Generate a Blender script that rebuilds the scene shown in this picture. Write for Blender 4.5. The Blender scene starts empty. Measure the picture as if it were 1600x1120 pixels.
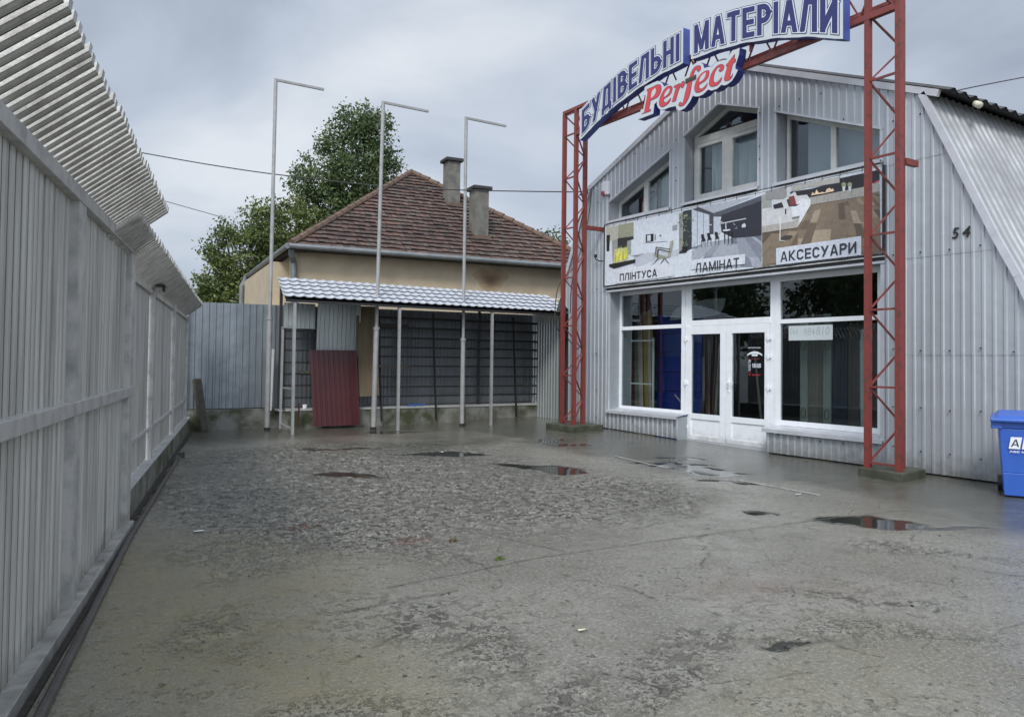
import bpy, math, random
import numpy as np
from mathutils import Matrix, Vector, noise
R = math.radians
rnd = random.Random(7)
scene = bpy.context.scene

# ------------------------------------------------------------------ camera
cam_data = bpy.data.cameras.new("camera")
cam = bpy.data.objects.new("camera", cam_data)
scene.collection.objects.link(cam)
cam_data.sensor_fit = 'HORIZONTAL'
cam_data.sensor_width = 36.0
cam_data.lens = 27.104
cam_data.shift_y = -0.01644
cam_data.clip_start = 0.05
cam_data.clip_end = 2000.0
yaw, pitch, roll = R(32.4474), R(1.4273), R(0.7042)
fw = Vector((math.sin(yaw) * math.cos(pitch), math.cos(yaw) * math.cos(pitch), math.sin(pitch)))
rt0 = Vector((math.cos(yaw), -math.sin(yaw), 0))
up0 = rt0.cross(fw)
rt = rt0 * math.cos(roll) + up0 * math.sin(roll)
up = -rt0 * math.sin(roll) + up0 * math.cos(roll)
M = Matrix.Identity(4)
for i in range(3):
    M[i][0], M[i][1], M[i][2] = rt[i], up[i], -fw[i]
M[2][3] = 1.6
cam.matrix_world = M
scene.camera = cam

# ------------------------------------------------------------------ sky and sun (overcast)
SUN_EL, SUN_AZ = R(44), R(-138)      # azimuth clockwise from +Y; the brighter part of the cloud is over the yard's left
world = bpy.data.worlds.new("World")
scene.world = world
world.use_nodes = True
wn = world.node_tree
wn.nodes.clear()
wout = wn.nodes.new('ShaderNodeOutputWorld')
wbg = wn.nodes.new('ShaderNodeBackground')
wbg.inputs['Strength'].default_value = 0.1
sky = wn.nodes.new('ShaderNodeTexSky')
sky.sky_type = 'NISHITA'
sky.sun_disc = False
sky.sun_elevation = SUN_EL
sky.sun_rotation = SUN_AZ
sky.dust_density = 3.0
tc = wn.nodes.new('ShaderNodeTexCoord')
mp = wn.nodes.new('ShaderNodeMapping')
mp.inputs['Scale'].default_value = (1.0, 1.0, 1.9)
mp.inputs['Rotation'].default_value = (0.0, 0.0, 0.6)
wn.links.new(tc.outputs['Generated'], mp.inputs['Vector'])
n1 = wn.nodes.new('ShaderNodeTexNoise')
n1.inputs['Scale'].default_value = 2.1
n1.inputs['Detail'].default_value = 6.0
n1.inputs['Roughness'].default_value = 0.48
n1.inputs['Distortion'].default_value = 0.35
wn.links.new(mp.outputs['Vector'], n1.inputs['Vector'])
ramp = wn.nodes.new('ShaderNodeValToRGB')
ramp.color_ramp.elements[0].position = 0.34
ramp.color_ramp.elements[0].color = (2.7, 3.05, 3.75, 1)
ramp.color_ramp.elements[1].position = 0.66
ramp.color_ramp.elements[1].color = (6.1, 6.4, 6.8, 1)
e = ramp.color_ramp.elements.new(0.50)
e.color = (4.1, 4.6, 5.4, 1)
wn.links.new(n1.outputs['Fac'], ramp.inputs['Fac'])
wmix = wn.nodes.new('ShaderNodeMixRGB')
wmix.inputs['Fac'].default_value = 0.90
wn.links.new(sky.outputs['Color'], wmix.inputs['Color1'])
wn.links.new(ramp.outputs['Color'], wmix.inputs['Color2'])
# the cloud deck is brighter towards the hidden sun (behind the camera) than in front
wnrm = wn.nodes.new('ShaderNodeVectorMath')
wnrm.operation = 'DOT_PRODUCT'
wn.links.new(tc.outputs['Generated'], wnrm.inputs[0])
wnrm.inputs[1].default_value = (math.sin(SUN_AZ) * math.cos(SUN_EL), math.cos(SUN_AZ) * math.cos(SUN_EL), math.sin(SUN_EL))
wgr = wn.nodes.new('ShaderNodeMapRange')
wgr.inputs['From Min'].default_value = 0.05
wgr.inputs['From Max'].default_value = 1.0
wgr.inputs['To Min'].default_value = 0.86
wgr.inputs['To Max'].default_value = 2.1
wn.links.new(wnrm.outputs['Value'], wgr.inputs['Value'])
wsc = wn.nodes.new('ShaderNodeVectorMath')
wsc.operation = 'SCALE'
wn.links.new(wmix.outputs['Color'], wsc.inputs[0])
wn.links.new(wgr.outputs['Result'], wsc.inputs['Scale'])
wn.links.new(wsc.outputs['Vector'], wbg.inputs['Color'])
wn.links.new(wbg.outputs['Background'], wout.inputs['Surface'])

sun_data = bpy.data.lights.new("sun", 'SUN')
sun_data.energy = 1.5
sun_data.angle = R(16)
sun_data.color = (1.0, 0.97, 0.92)
sun = bpy.data.objects.new("sun", sun_data)
scene.collection.objects.link(sun)
sdir = Vector((math.sin(SUN_AZ) * math.cos(SUN_EL), math.cos(SUN_AZ) * math.cos(SUN_EL), math.sin(SUN_EL)))
sun.rotation_euler = sdir.to_track_quat('Z', 'Y').to_euler()

vs = scene.view_settings
vs.view_transform = 'Standard'
vs.look = 'None'
vs.exposure = 0.62
vs.gamma = 1.0
vs.use_curve_mapping = False
scene.cycles.max_bounces = 8
scene.cycles.glossy_bounces = 4
scene.cycles.transparent_max_bounces = 12
scene.cycles.use_denoising = True

# ------------------------------------------------------------------ materials
def lin(c):
    return tuple(((v / 255.0) / 12.92 if v / 255.0 <= 0.04045 else ((v / 255.0 + 0.055) / 1.055) ** 2.4) for v in c)

def mat(name, col, rough=0.6, metal=0.0, var=0.0, vscale=3.0, bump=0.0, bscale=60.0, col2=None, streak=False, spec=0.5, attr=None, rvar=0.0, detail=5.0, lo=0.35, hi=0.68, dirt=0.0, dent=0.0, dirth=0.5):
    m = bpy.data.materials.new(name)
    m.use_nodes = True
    nt = m.node_tree
    b = nt.nodes['Principled BSDF']
    b.inputs['Base Color'].default_value = (*col, 1)
    b.inputs['Roughness'].default_value = rough
    b.inputs['Metallic'].default_value = metal
    b.inputs['Specular IOR Level'].default_value = spec
    tcn = nt.nodes.new('ShaderNodeTexCoord')
    src = None
    if attr:
        an = nt.nodes.new('ShaderNodeAttribute')
        an.attribute_name = attr
        src = an.outputs['Color']
        nt.links.new(src, b.inputs['Base Color'])
    if var > 0 or col2:
        mpn = nt.nodes.new('ShaderNodeMapping')
        if streak:
            mpn.inputs['Scale'].default_value = (1, 1, 0.06)
        nt.links.new(tcn.outputs['Object'], mpn.inputs['Vector'])
        nz = nt.nodes.new('ShaderNodeTexNoise')
        nz.inputs['Scale'].default_value = vscale
        nz.inputs['Detail'].default_value = detail
        nz.inputs['Roughness'].default_value = 0.62
        nt.links.new(mpn.outputs['Vector'], nz.inputs['Vector'])
        rp = nt.nodes.new('ShaderNodeMapRange')
        rp.inputs['From Min'].default_value = lo
        rp.inputs['From Max'].default_value = hi
        nt.links.new(nz.outputs['Fac'], rp.inputs['Value'])
        mx = nt.nodes.new('ShaderNodeMixRGB')
        if src is not None:
            nt.links.new(src, mx.inputs['Color1'])
            mul = nt.nodes.new('ShaderNodeMixRGB')
            mul.blend_type = 'MULTIPLY'
            mul.inputs['Fac'].default_value = 1.0
            nt.links.new(src, mul.inputs['Color1'])
            mul.inputs['Color2'].default_value = (1 - var, 1 - var, 1 - var, 1)
            nt.links.new(mul.outputs['Color'], mx.inputs['Color2'])
        else:
            mx.inputs['Color1'].default_value = (*col, 1)
            c2 = col2 if col2 else tuple(v * (1 - var) for v in col)
            mx.inputs['Color2'].default_value = (*c2, 1)
        nt.links.new(rp.outputs['Result'], mx.inputs['Fac'])
        nt.links.new(mx.outputs['Color'], b.inputs['Base Color'])
        if rvar:
            mr = nt.nodes.new('ShaderNodeMapRange')
            mr.inputs['From Min'].default_value = 0.3
            mr.inputs['From Max'].default_value = 0.7
            mr.inputs['To Min'].default_value = max(0.02, rough - rvar)
            mr.inputs['To Max'].default_value = min(1, rough + rvar)
            nt.links.new(nz.outputs['Fac'], mr.inputs['Value'])
            nt.links.new(mr.outputs['Result'], b.inputs['Roughness'])
    if dirt > 0:
        base_l = b.inputs['Base Color'].links[0].from_socket if b.inputs['Base Color'].links else None
        sx = nt.nodes.new('ShaderNodeSeparateXYZ')
        nt.links.new(tcn.outputs['Object'], sx.inputs[0])
        zr = nt.nodes.new('ShaderNodeMapRange')
        zr.inputs['From Min'].default_value = 0.0
        zr.inputs['From Max'].default_value = dirth
        zr.inputs['To Min'].default_value = 1.0
        zr.inputs['To Max'].default_value = 0.0
        nt.links.new(sx.outputs['Z'], zr.inputs['Value'])
        dn_ = nt.nodes.new('ShaderNodeTexNoise')
        dn_.inputs['Scale'].default_value = 9.0
        dn_.inputs['Detail'].default_value = 7.0
        nt.links.new(tcn.outputs['Object'], dn_.inputs['Vector'])
        dm = nt.nodes.new('ShaderNodeMath'); dm.operation = 'ADD'
        nt.links.new(zr.outputs['Result'], dm.inputs[0]); nt.links.new(dn_.outputs['Fac'], dm.inputs[1])
        dr_ = nt.nodes.new('ShaderNodeMapRange')
        dr_.inputs['From Min'].default_value = 0.85
        dr_.inputs['From Max'].default_value = 1.5
        dr_.inputs['To Max'].default_value = dirt
        nt.links.new(dm.outputs[0], dr_.inputs['Value'])
        dx = nt.nodes.new('ShaderNodeMixRGB')
        dx.inputs['Color2'].default_value = (0.10, 0.095, 0.07, 1)
        if base_l is not None: nt.links.new(base_l, dx.inputs['Color1'])
        else: dx.inputs['Color1'].default_value = (*col, 1)
        nt.links.new(dr_.outputs['Result'], dx.inputs['Fac'])
        nt.links.new(dx.outputs['Color'], b.inputs['Base Color'])
    dbump = None
    if dent > 0:
        nd = nt.nodes.new('ShaderNodeTexNoise')
        nd.inputs['Scale'].default_value = 2.3
        nd.inputs['Detail'].default_value = 2.0
        nt.links.new(tcn.outputs['Object'], nd.inputs['Vector'])
        dbump = nt.nodes.new('ShaderNodeBump')
        dbump.inputs['Strength'].default_value = dent
        dbump.inputs['Distance'].default_value = 0.12
        nt.links.new(nd.outputs['Fac'], dbump.inputs['Height'])
        nt.links.new(dbump.outputs['Normal'], b.inputs['Normal'])
    if bump > 0:
        nb = nt.nodes.new('ShaderNodeTexNoise')
        nb.inputs['Scale'].default_value = bscale
        nb.inputs['Detail'].default_value = 4
        nt.links.new(tcn.outputs['Object'], nb.inputs['Vector'])
        bp = nt.nodes.new('ShaderNodeBump')
        bp.inputs['Strength'].default_value = bump
        bp.inputs['Distance'].default_value = 0.01
        nt.links.new(nb.outputs['Fac'], bp.inputs['Height'])
        if dbump: nt.links.new(dbump.outputs['Normal'], bp.inputs['Normal'])
        nt.links.new(bp.outputs['Normal'], b.inputs['Normal'])
    return m

def glass_mat(name, tint=(0.6, 0.66, 0.68), spec=1.0, transp=0.7):
    """thin window pane: see-through, with a mirror-like reflection that grows towards grazing angles"""
    m = bpy.data.materials.new(name)
    m.use_nodes = True
    nt = m.node_tree
    nt.nodes.clear()
    o = nt.nodes.new('ShaderNodeOutputMaterial')
    tr = nt.nodes.new('ShaderNodeBsdfTransparent')
    tr.inputs['Color'].default_value = (tint[0] * transp, tint[1] * transp, tint[2] * transp, 1)
    gl = nt.nodes.new('ShaderNodeBsdfGlossy')
    gl.inputs['Roughness'].default_value = 0.01
    gl.inputs['Color'].default_value = (0.9, 0.95, 1.0, 1)
    fr = nt.nodes.new('ShaderNodeFresnel')
    geo = nt.nodes.new('ShaderNodeNewGeometry')
    ior = nt.nodes.new('ShaderNodeMapRange')      # the Fresnel node inverts the index on back faces: undo that, a pane is thin
    ior.inputs['To Min'].default_value = 1.5
    ior.inputs['To Max'].default_value = 1 / 1.5
    nt.links.new(geo.outputs['Backfacing'], ior.inputs['Value'])
    nt.links.new(ior.outputs['Result'], fr.inputs['IOR'])
    ml = nt.nodes.new('ShaderNodeMath')
    ml.operation = 'MULTIPLY'
    ml.use_clamp = True
    ml.inputs[1].default_value = spec
    nt.links.new(fr.outputs['Fac'], ml.inputs[0])
    mx = nt.nodes.new('ShaderNodeMixShader')
    nt.links.new(ml.outputs[0], mx.inputs['Fac'])
    nt.links.new(tr.outputs[0], mx.inputs[1])
    nt.links.new(gl.outputs[0], mx.inputs[2])
    nt.links.new(mx.outputs[0], o.inputs['Surface'])
    return m

MT = {
 'facade': mat('painted_sheet', (0.43, 0.462, 0.495), 0.36, 0.35, dirt=0.55, dent=0.12, var=0.12, vscale=1.3, streak=True, bump=0.08, bscale=18, rvar=0.08),
 'roofsheet': mat('old_zinc_roof', (0.33, 0.345, 0.36), 0.6, 0.15, col2=(0.24, 0.25, 0.26), vscale=1.6, rvar=0.1),
 'trim': mat('trim_sheet', (0.56, 0.58, 0.62), 0.4, 0.25, var=0.15, vscale=4),
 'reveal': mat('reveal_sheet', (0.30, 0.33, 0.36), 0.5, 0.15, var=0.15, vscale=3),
 'darkroof': mat('dark_roof_sheet', (0.06, 0.06, 0.062), 0.7, 0.0, var=0.4, vscale=6),
 'pvc': mat('white_frame', (0.78, 0.81, 0.84), 0.35, var=0.08, vscale=6, dirt=0.5, dirth=0.4),
 'pvc_old': mat('grey_frame', (0.55, 0.56, 0.54), 0.45, var=0.15, vscale=6),
 'glass': glass_mat('window_glass', (0.74, 0.78, 0.78), spec=1.25, transp=1.0),
 'glass_up': glass_mat('upper_window_glass', (0.88, 0.92, 0.92), spec=1.5, transp=1.0),
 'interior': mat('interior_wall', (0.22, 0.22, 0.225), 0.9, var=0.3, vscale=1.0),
 'rust_red': mat('red_oxide_paint', (0.185, 0.036, 0.030), 0.5, col2=(0.10, 0.035, 0.026), lo=0.50, hi=0.66, vscale=11, bump=0.25, bscale=50, rvar=0.12),
 'concrete': mat('mossy_concrete', (0.20, 0.20, 0.185), 0.8, col2=(0.045, 0.055, 0.025), vscale=2.2, bump=0.5, bscale=30, lo=0.40, hi=0.62),
 'pad': mat('wet_moss_concrete', (0.075, 0.078, 0.055), 0.6, col2=(0.03, 0.035, 0.02), vscale=6, bump=0.5, bscale=40),
 'wallcap': mat('wall_coping', (0.42, 0.43, 0.42), 0.6, var=0.25, vscale=5, bump=0.2),
 'gate': mat('silver_paint', (0.52, 0.52, 0.51), 0.40, 0.22, dirt=0.6, dent=0.04, dirth=0.3, col2=(0.27, 0.28, 0.275), vscale=5.5, bump=0.15, bscale=35, rvar=0.1, lo=0.45, hi=0.75),
 'picket': mat('silver_picket_paint', (0.53, 0.53, 0.505), 0.42, 0.20, dirt=0.8, dent=0.1, dirth=0.35, col2=(0.19, 0.185, 0.16), vscale=7, streak=True, bump=0.2, bscale=40, rvar=0.1, lo=0.42, hi=0.80),
 'gap_shade_grime': mat('shaded_grimy_gap', (0.045, 0.043, 0.04), 0.7, var=0.4, vscale=8),  # near-black: paints shade and grime into the gaps between slats
 'pipe': mat('dirty_pipe', (0.10, 0.095, 0.09), 0.45, 0.3, var=0.4, vscale=8, bump=0.3),
 'pole': mat('galvanised_pole', (0.33, 0.335, 0.335), 0.5, 0.2, var=0.25, vscale=6),
 'bluefence': mat('blue_grey_sheet', (0.22, 0.252, 0.28), 0.42, 0.25, dent=0.3, var=0.25, vscale=1.5, streak=True, rvar=0.1),
 'galv': mat('galvanised_sheet', (0.42, 0.46, 0.46), 0.35, 0.5, var=0.3, vscale=4, streak=True),
 'redsheet': mat('maroon_sheet', (0.070, 0.015, 0.018), 0.32, 0.0, var=0.25, vscale=2),
 'ply': mat('old_plywood', (0.16, 0.13, 0.08), 0.8, var=0.45, vscale=9, streak=True),
 'blackmetal': mat('black_rack_steel', (0.022, 0.02, 0.02), 0.6, var=0.3, vscale=6),
 'canopy': mat('metal_tile', (0.60, 0.63, 0.68), 0.30, 0.15, var=0.18, vscale=5, rvar=0.1),
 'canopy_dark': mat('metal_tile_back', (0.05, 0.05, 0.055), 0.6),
 'stucco': mat('ochre_render', (0.50, 0.42, 0.30), 0.9, col2=(0.40, 0.33, 0.235), vscale=1.5, bump=0.25, bscale=60),
 'soot': mat('soot_stain', (0.20, 0.135, 0.085), 0.9, attr='Col', var=0.15, vscale=3),
 'shadesheet': mat('shaded_grey_sheet', (0.22, 0.245, 0.265), 0.45, 0.3, var=0.35, vscale=2, streak=True, rvar=0.1),  # grey sheet, its colour darkened for the shade under the shelter
 'tile': mat('roof_tile', (0.2, 0.1, 0.08), 0.75, attr='Col', var=0.45, vscale=6, bump=0.6, bscale=25),
 'ridge': mat('ridge_tile', (0.085, 0.062, 0.05), 0.85, col2=(0.16, 0.10, 0.07), vscale=6, bump=0.5),
 'chimney': mat('chimney_render', (0.17, 0.165, 0.145), 0.9, col2=(0.09, 0.09, 0.08), vscale=3.5, bump=0.5, bscale=30),
 'chimcap': mat('chimney_cap', (0.035, 0.036, 0.038), 0.8, var=0.3),
 'gutter': mat('gutter_zinc', (0.22, 0.24, 0.25), 0.45, 0.4, var=0.3),
 'darkwood': mat('dark_eaves_wood', (0.05, 0.045, 0.04), 0.8, var=0.3),
 'plank': mat('weathered_plank', (0.075, 0.07, 0.055), 0.8, var=0.4, vscale=9, bump=0.4),
 'bark': mat('bark', (0.09, 0.07, 0.05), 0.9, var=0.4, vscale=8, bump=0.5),
 'binblue': mat('blue_bin_plastic', (0.03, 0.11, 0.47), 0.38, var=0.18, vscale=5, bump=0.06, bscale=80),
 'black': mat('black_plastic', (0.015, 0.015, 0.016), 0.5),
 'white': mat('white_paint', (0.80, 0.82, 0.85), 0.5, var=0.06),
 'whiteboard': mat('white_board', (0.58, 0.59, 0.60), 0.6, var=0.15, vscale=7),
 'silverface': mat('silver_sign_face', (0.56, 0.60, 0.62), 0.4, 0.1, var=0.06, vscale=8),
 'navy': mat('navy_vinyl', (0.022, 0.028, 0.13), 0.4),
 'navyside': mat('navy_sign_side', (0.02, 0.03, 0.19), 0.5, var=0.2),
 'blueside': mat('blue_sign_side', (0.055, 0.085, 0.33), 0.45, var=0.15, vscale=5),
 'whitevinyl': mat('white_vinyl', (0.68, 0.72, 0.78), 0.4),
 'redvinyl': mat('red_vinyl', (0.56, 0.055, 0.065), 0.4, var=0.1),
 'darkbar': mat('dark_tape', (0.05, 0.045, 0.04), 0.6),
 'print': mat('printed_vinyl', (0.7, 0.72, 0.76), 0.5, attr='Col', var=0.22, vscale=14, detail=9, dent=0.12),
 'ink': mat('dark_ink', (0.03, 0.035, 0.045), 0.5),
 'paper': mat('paper', (0.50, 0.56, 0.57), 0.7, var=0.06),
 'pencil': mat('faded_marker', (0.30, 0.36, 0.38), 0.8),
 'redlens': mat('red_lens', (0.35, 0.03, 0.03), 0.3),
 'cable': mat('black_cable', (0.02, 0.02, 0.022), 0.6),
 'rope': mat('banner_rope', (0.03, 0.03, 0.035), 0.7),
 'curtain': mat('net_curtain', (0.50, 0.54, 0.56), 0.9, var=0.3, vscale=5, streak=True),
 'blind': mat('grey_blind', (0.32, 0.35, 0.38), 0.8, var=0.1, vscale=1.5),
 'bluepanel': mat('blue_garage_panel', (0.02, 0.07, 0.40), 0.45, var=0.15),
 'yellowpipe': mat('cream_gas_pipe', (0.55, 0.47, 0.30), 0.6),
 'foam': mat('packing_foam', (0.30, 0.33, 0.30), 0.6, var=0.2),
 'doorwood': mat('wrapped_door_leaf', (0.20, 0.18, 0.155), 0.5, var=0.35, vscale=5, streak=True),
 'doordark': mat('dark_door_leaf', (0.10, 0.082, 0.075), 0.5, var=0.3, vscale=4, streak=True),
 'navyinner': mat('dark_blue_door_leaf', (0.02, 0.025, 0.05), 0.5),
 'cream': mat('cream_ceramic', (0.60, 0.57, 0.45), 0.4),
 'leaf_litter': mat('pale_leaf', (0.62, 0.60, 0.42), 0.7),
 'litter': mat('white_litter', (0.75, 0.77, 0.78), 0.6),
 'brick': mat('crushed_brick', (0.15, 0.085, 0.068), 0.8, var=0.4, vscale=30),
 'gravel': mat('loose_gravel', (0.11, 0.11, 0.10), 0.7, var=0.6, vscale=14),
 'soil': mat('dirt_strip', (0.035, 0.033, 0.028), 0.9, var=0.5, vscale=18, bump=0.8, bscale=40),
 'joint': mat('joint_dirt', (0.05, 0.047, 0.04), 0.8, col2=(0.20, 0.19, 0.165), vscale=6),
 'grass': mat('grass_blades', (0.10, 0.14, 0.03), 0.7),
 'housewhite': mat('house_window_frame', (0.75, 0.75, 0.74), 0.5),
 'chalk': mat('worn_white_line', (0.46, 0.47, 0.45), 0.6, col2=(0.20, 0.20, 0.19), vscale=12),
 'jute': mat('blue_scrap', (0.05, 0.13, 0.40), 0.5),
}
def wood(name, c):
    return mat(name, c, 0.6, var=0.35, vscale=8, streak=True)
WOODS = [wood('plank_brown', (0.13, 0.065, 0.045)), wood('plank_grey', (0.30, 0.28, 0.25)), wood('plank_white', (0.55, 0.53, 0.50)),
         wood('plank_yellow', (0.40, 0.32, 0.11)), wood('plank_red', (0.17, 0.07, 0.05)), wood('plank_teal', (0.12, 0.15, 0.15))]

def leaf_mat(name, c1, c2, c3):
    m = bpy.data.materials.new(name)
    m.use_nodes = True
    nt = m.node_tree
    b = nt.nodes['Principled BSDF']
    b.inputs['Roughness'].default_value = 0.55
    an = nt.nodes.new('ShaderNodeAttribute')
    an.attribute_name = 'Col'
    rp = nt.nodes.new('ShaderNodeValToRGB')
    rp.color_ramp.elements[0].color = (*c1, 1)
    rp.color_ramp.elements[1].color = (*c3, 1)
    e = rp.color_ramp.elements.new(0.5)
    e.color = (*c2, 1)
    nt.links.new(an.outputs['Fac'], rp.inputs['Fac'])
    nt.links.new(rp.outputs['Color'], b.inputs['Base Color'])
    tl = nt.nodes.new('ShaderNodeBsdfTranslucent')
    nt.links.new(rp.outputs['Color'], tl.inputs['Color'])
    mx = nt.nodes.new('ShaderNodeMixShader')
    mx.inputs['Fac'].default_value = 0.25
    nt.links.new(b.outputs[0], mx.inputs[1])
    nt.links.new(tl.outputs[0], mx.inputs[2])
    nt.links.new(mx.outputs[0], nt.nodes['Material Output'].inputs['Surface'])
    return m
LEAF_DARK = leaf_mat('leaves_dark', (0.030, 0.055, 0.020), (0.070, 0.112, 0.038), (0.14, 0.19, 0.07))
LEAF_MID = leaf_mat('leaves_mid', (0.040, 0.066, 0.018), (0.095, 0.135, 0.034), (0.18, 0.21, 0.06))

# ------------------------------------------------------------------ builders
COL = scene.collection
MW = {}
def tag(o, label, cat, group=None, kind='thing'):
    o['label'] = label
    o['category'] = cat
    if group: o['group'] = group
    if kind: o['kind'] = kind
    return o
def thing(name, label, cat, loc=(0, 0, 0), rz=0.0, group=None):
    o = bpy.data.objects.new(name, None)
    COL.objects.link(o)
    o.location = loc
    o.rotation_euler = (0, 0, rz)
    o.empty_display_size = 0.2
    MW[o.name] = Matrix.Translation(loc) @ Matrix.Rotation(rz, 4, 'Z')
    return tag(o, label, cat, group)

class MB:
    def __init__(s, frame=None):
        s.v = []; s.f = []; s.c = []; s.frame = frame; s.mi = 0; s.m = {}
    def p(s, pts):
        i = len(s.v)
        if s.frame is not None:
            pts = [s.frame @ Vector(q) for q in pts]
        s.v.extend([tuple(q) for q in pts])
        return i
    def face(s, pts, col=None):
        i = s.p(pts)
        s.f.append(tuple(range(i, i + len(pts)))); s.c.append(col)
    def hexa(s, a, b, col=None):
        """a = 4 bottom pts ccw, b = 4 top pts"""
        i = s.p(list(a) + list(b))
        for q in ((3, 2, 1, 0), (4, 5, 6, 7), (0, 1, 5, 4), (1, 2, 6, 5), (2, 3, 7, 6), (3, 0, 4, 7)):
            if s.mi: s.m[len(s.f)] = s.mi
            s.f.append(tuple(i + k for k in q)); s.c.append(col)
    def box(s, x0, x1, y0, y1, z0, z1, col=None):
        if x0 > x1: x0, x1 = x1, x0
        if y0 > y1: y0, y1 = y1, y0
        if z0 > z1: z0, z1 = z1, z0
        s.hexa([(x0, y0, z0), (x1, y0, z0), (x1, y1, z0), (x0, y1, z0)], [(x0, y0, z1), (x1, y0, z1), (x1, y1, z1), (x0, y1, z1)], col)
    def beam(s, p0, p1, w, h, col=None, upv=(0, 0, 1)):
        p0, p1 = Vector(p0), Vector(p1)
        d = (p1 - p0).normalized()
        u = Vector(upv)
        if abs(d.dot(u)) > 0.98: u = Vector((1, 0, 0))
        a = d.cross(u).normalized(); b = a.cross(d).normalized()
        q = [(-1, -1), (1, -1), (1, 1), (-1, 1)]
        s.hexa([p0 + a * (w / 2 * i) + b * (h / 2 * j) for i, j in q], [p1 + a * (w / 2 * i) + b * (h / 2 * j) for i, j in q], col)
    def tube(s, pts, r, n=10, caps=True, col=None):
        pts = [Vector(p) for p in pts]
        rr = r if isinstance(r, (list, tuple)) else [r] * len(pts)
        rings = []
        a = None
        for k, p in enumerate(pts):
            d = (pts[min(k + 1, len(pts) - 1)] - pts[max(k - 1, 0)]).normalized()
            if a is None:
                u = Vector((0, 0, 1)) if abs(d.z) < 0.9 else Vector((1, 0, 0))
                a = d.cross(u).normalized()
            else:
                a = (a - d * a.dot(d)).normalized()
            b = d.cross(a)
            rings.append(s.p([p + (a * math.cos(t) + b * math.sin(t)) * rr[k] for t in [2 * math.pi * i / n for i in range(n)]]))
        for k in range(len(rings) - 1):
            for i in range(n):
                j = (i + 1) % n
                s.f.append((rings[k] + i, rings[k] + j, rings[k + 1] + j, rings[k + 1] + i)); s.c.append(col)
        if caps:
            s.f.append(tuple(rings[0] + i for i in range(n - 1, -1, -1))); s.c.append(col)
            s.f.append(tuple(rings[-1] + i for i in range(n))); s.c.append(col)
    def build(s, name, material, parent=None, loc=None, smooth=False, bevel=0.0):
        me = bpy.data.meshes.new(name)
        if parent is not None:
            mw = MW[parent.name]
        else:
            mw = Matrix.Translation(loc) if loc is not None else Matrix.Identity(4)
        inv = mw.inverted()
        me.from_pydata([tuple(inv @ Vector(q)) for q in s.v], [], s.f)
        if isinstance(material, (list, tuple)):
            for mm in material: me.materials.append(mm)
        else:
            me.materials.append(material)
        if any(c is not None for c in s.c):
            at = me.color_attributes.new('Col', 'FLOAT_COLOR', 'CORNER')
            buf = []
            for f, c in zip(s.f, s.c):
                if c is not None and c[0] == 'g':
                    for q in c[1]: buf.extend((*q, 1))
                    continue
                c = c if c is not None else (1, 1, 1)
                if len(c) == 3: c = (*c, 1)
                buf.extend(list(c) * len(f))
            at.data.foreach_set('color', buf)
        for fi, mi_ in s.m.items(): me.polygons[fi].material_index = mi_
        me.update()
        if smooth:
            me.polygons.foreach_set('use_smooth', [True] * len(me.polygons))
        o = bpy.data.objects.new(name, me)
        COL.objects.link(o)
        if parent is not None:
            o.parent = parent
        elif loc is not None:
            o.location = loc
        MW[o.name] = mw
        if bevel > 0:
            bv = o.modifiers.new('bevel', 'BEVEL')
            bv.width = bevel; bv.segments = 2; bv.limit_method = 'ANGLE'
        return o
def part(name, parent, material, fn, **k):
    b = MB(k.pop('frame', None)); fn(b)
    return b.build(name, material, parent, **k)
def copy_tree(o, parent=None):
    c = o.copy(); COL.objects.link(c)
    if parent is not None: c.parent = parent
    for ch in [q for q in bpy.data.objects if q.parent == o]:
        copy_tree(ch, c)
    return c

PROFILE = ((0.0, 0), (0.58, 0), (0.68, 1), (0.90, 1))
def corrugated(mb, O, U, V, N, u0, u1, zlo, zhi, pitch=0.14, depth=0.012, openings=(), extra=(), profile=PROFILE, phase=0.0, thick=0.0):
    """sheet in the plane O + u*U + v*V, ribs proud along N; zlo/zhi are functions of u; openings are (ua, ub, vlo, vhi(u))"""
    O, U, V, N = Vector(O), Vector(U), Vector(V), Vector(N)
    bp = {round(u0, 5), round(u1, 5)}
    k0 = math.floor((u0 - phase) / pitch) - 1
    k1 = math.ceil((u1 - phase) / pitch) + 1
    for k in range(k0, k1):
        for t, _ in profile:
            bp.add(round(phase + (k + t) * pitch, 5))
    for op in openings: bp.add(round(op[0], 5)); bp.add(round(op[1], 5))
    for q in extra: bp.add(round(q, 5))
    bp = sorted(b for b in bp if u0 - 1e-6 <= b <= u1 + 1e-6)
    def h(u):
        t = ((u - phase) / pitch) % 1.0
        pr = list(profile) + [(1.0, profile[0][1])]
        for (a, ha), (b, hb) in zip(pr, pr[1:]):
            if a - 1e-9 <= t <= b + 1e-9:
                return (ha + (hb - ha) * (t - a) / max(b - a, 1e-9)) * depth
        return 0.0
    for a, b in zip(bp, bp[1:]):
        if b - a < 1e-5: continue
        m = (a + b) / 2
        ha, hb = h(a + 1e-7), h(b - 1e-7)
        iv = [(lambda u: zlo(u), lambda u: zhi(u))]
        segs = [(zlo(a), zlo(b), zhi(a), zhi(b))]
        for (ua, ub, vl, vh) in sorted(openings, key=lambda q: q[2]):
            if ua - 1e-6 <= m <= ub + 1e-6:
                la, lb, ta, tb = segs.pop()
                if vl > min(la, lb):
                    segs.append((la, lb, vl, vl))
                segs.append((vh(a), vh(b), ta, tb))
        for la, lb, ta, tb in segs:
            if max(ta - la, tb - lb) < 1e-4: continue
            mb.face([O + U * a + V * la + N * ha, O + U * b + V * lb + N * hb, O + U * b + V * max(tb, lb) + N * hb, O + U * a + V * max(ta, la) + N * ha])

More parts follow.
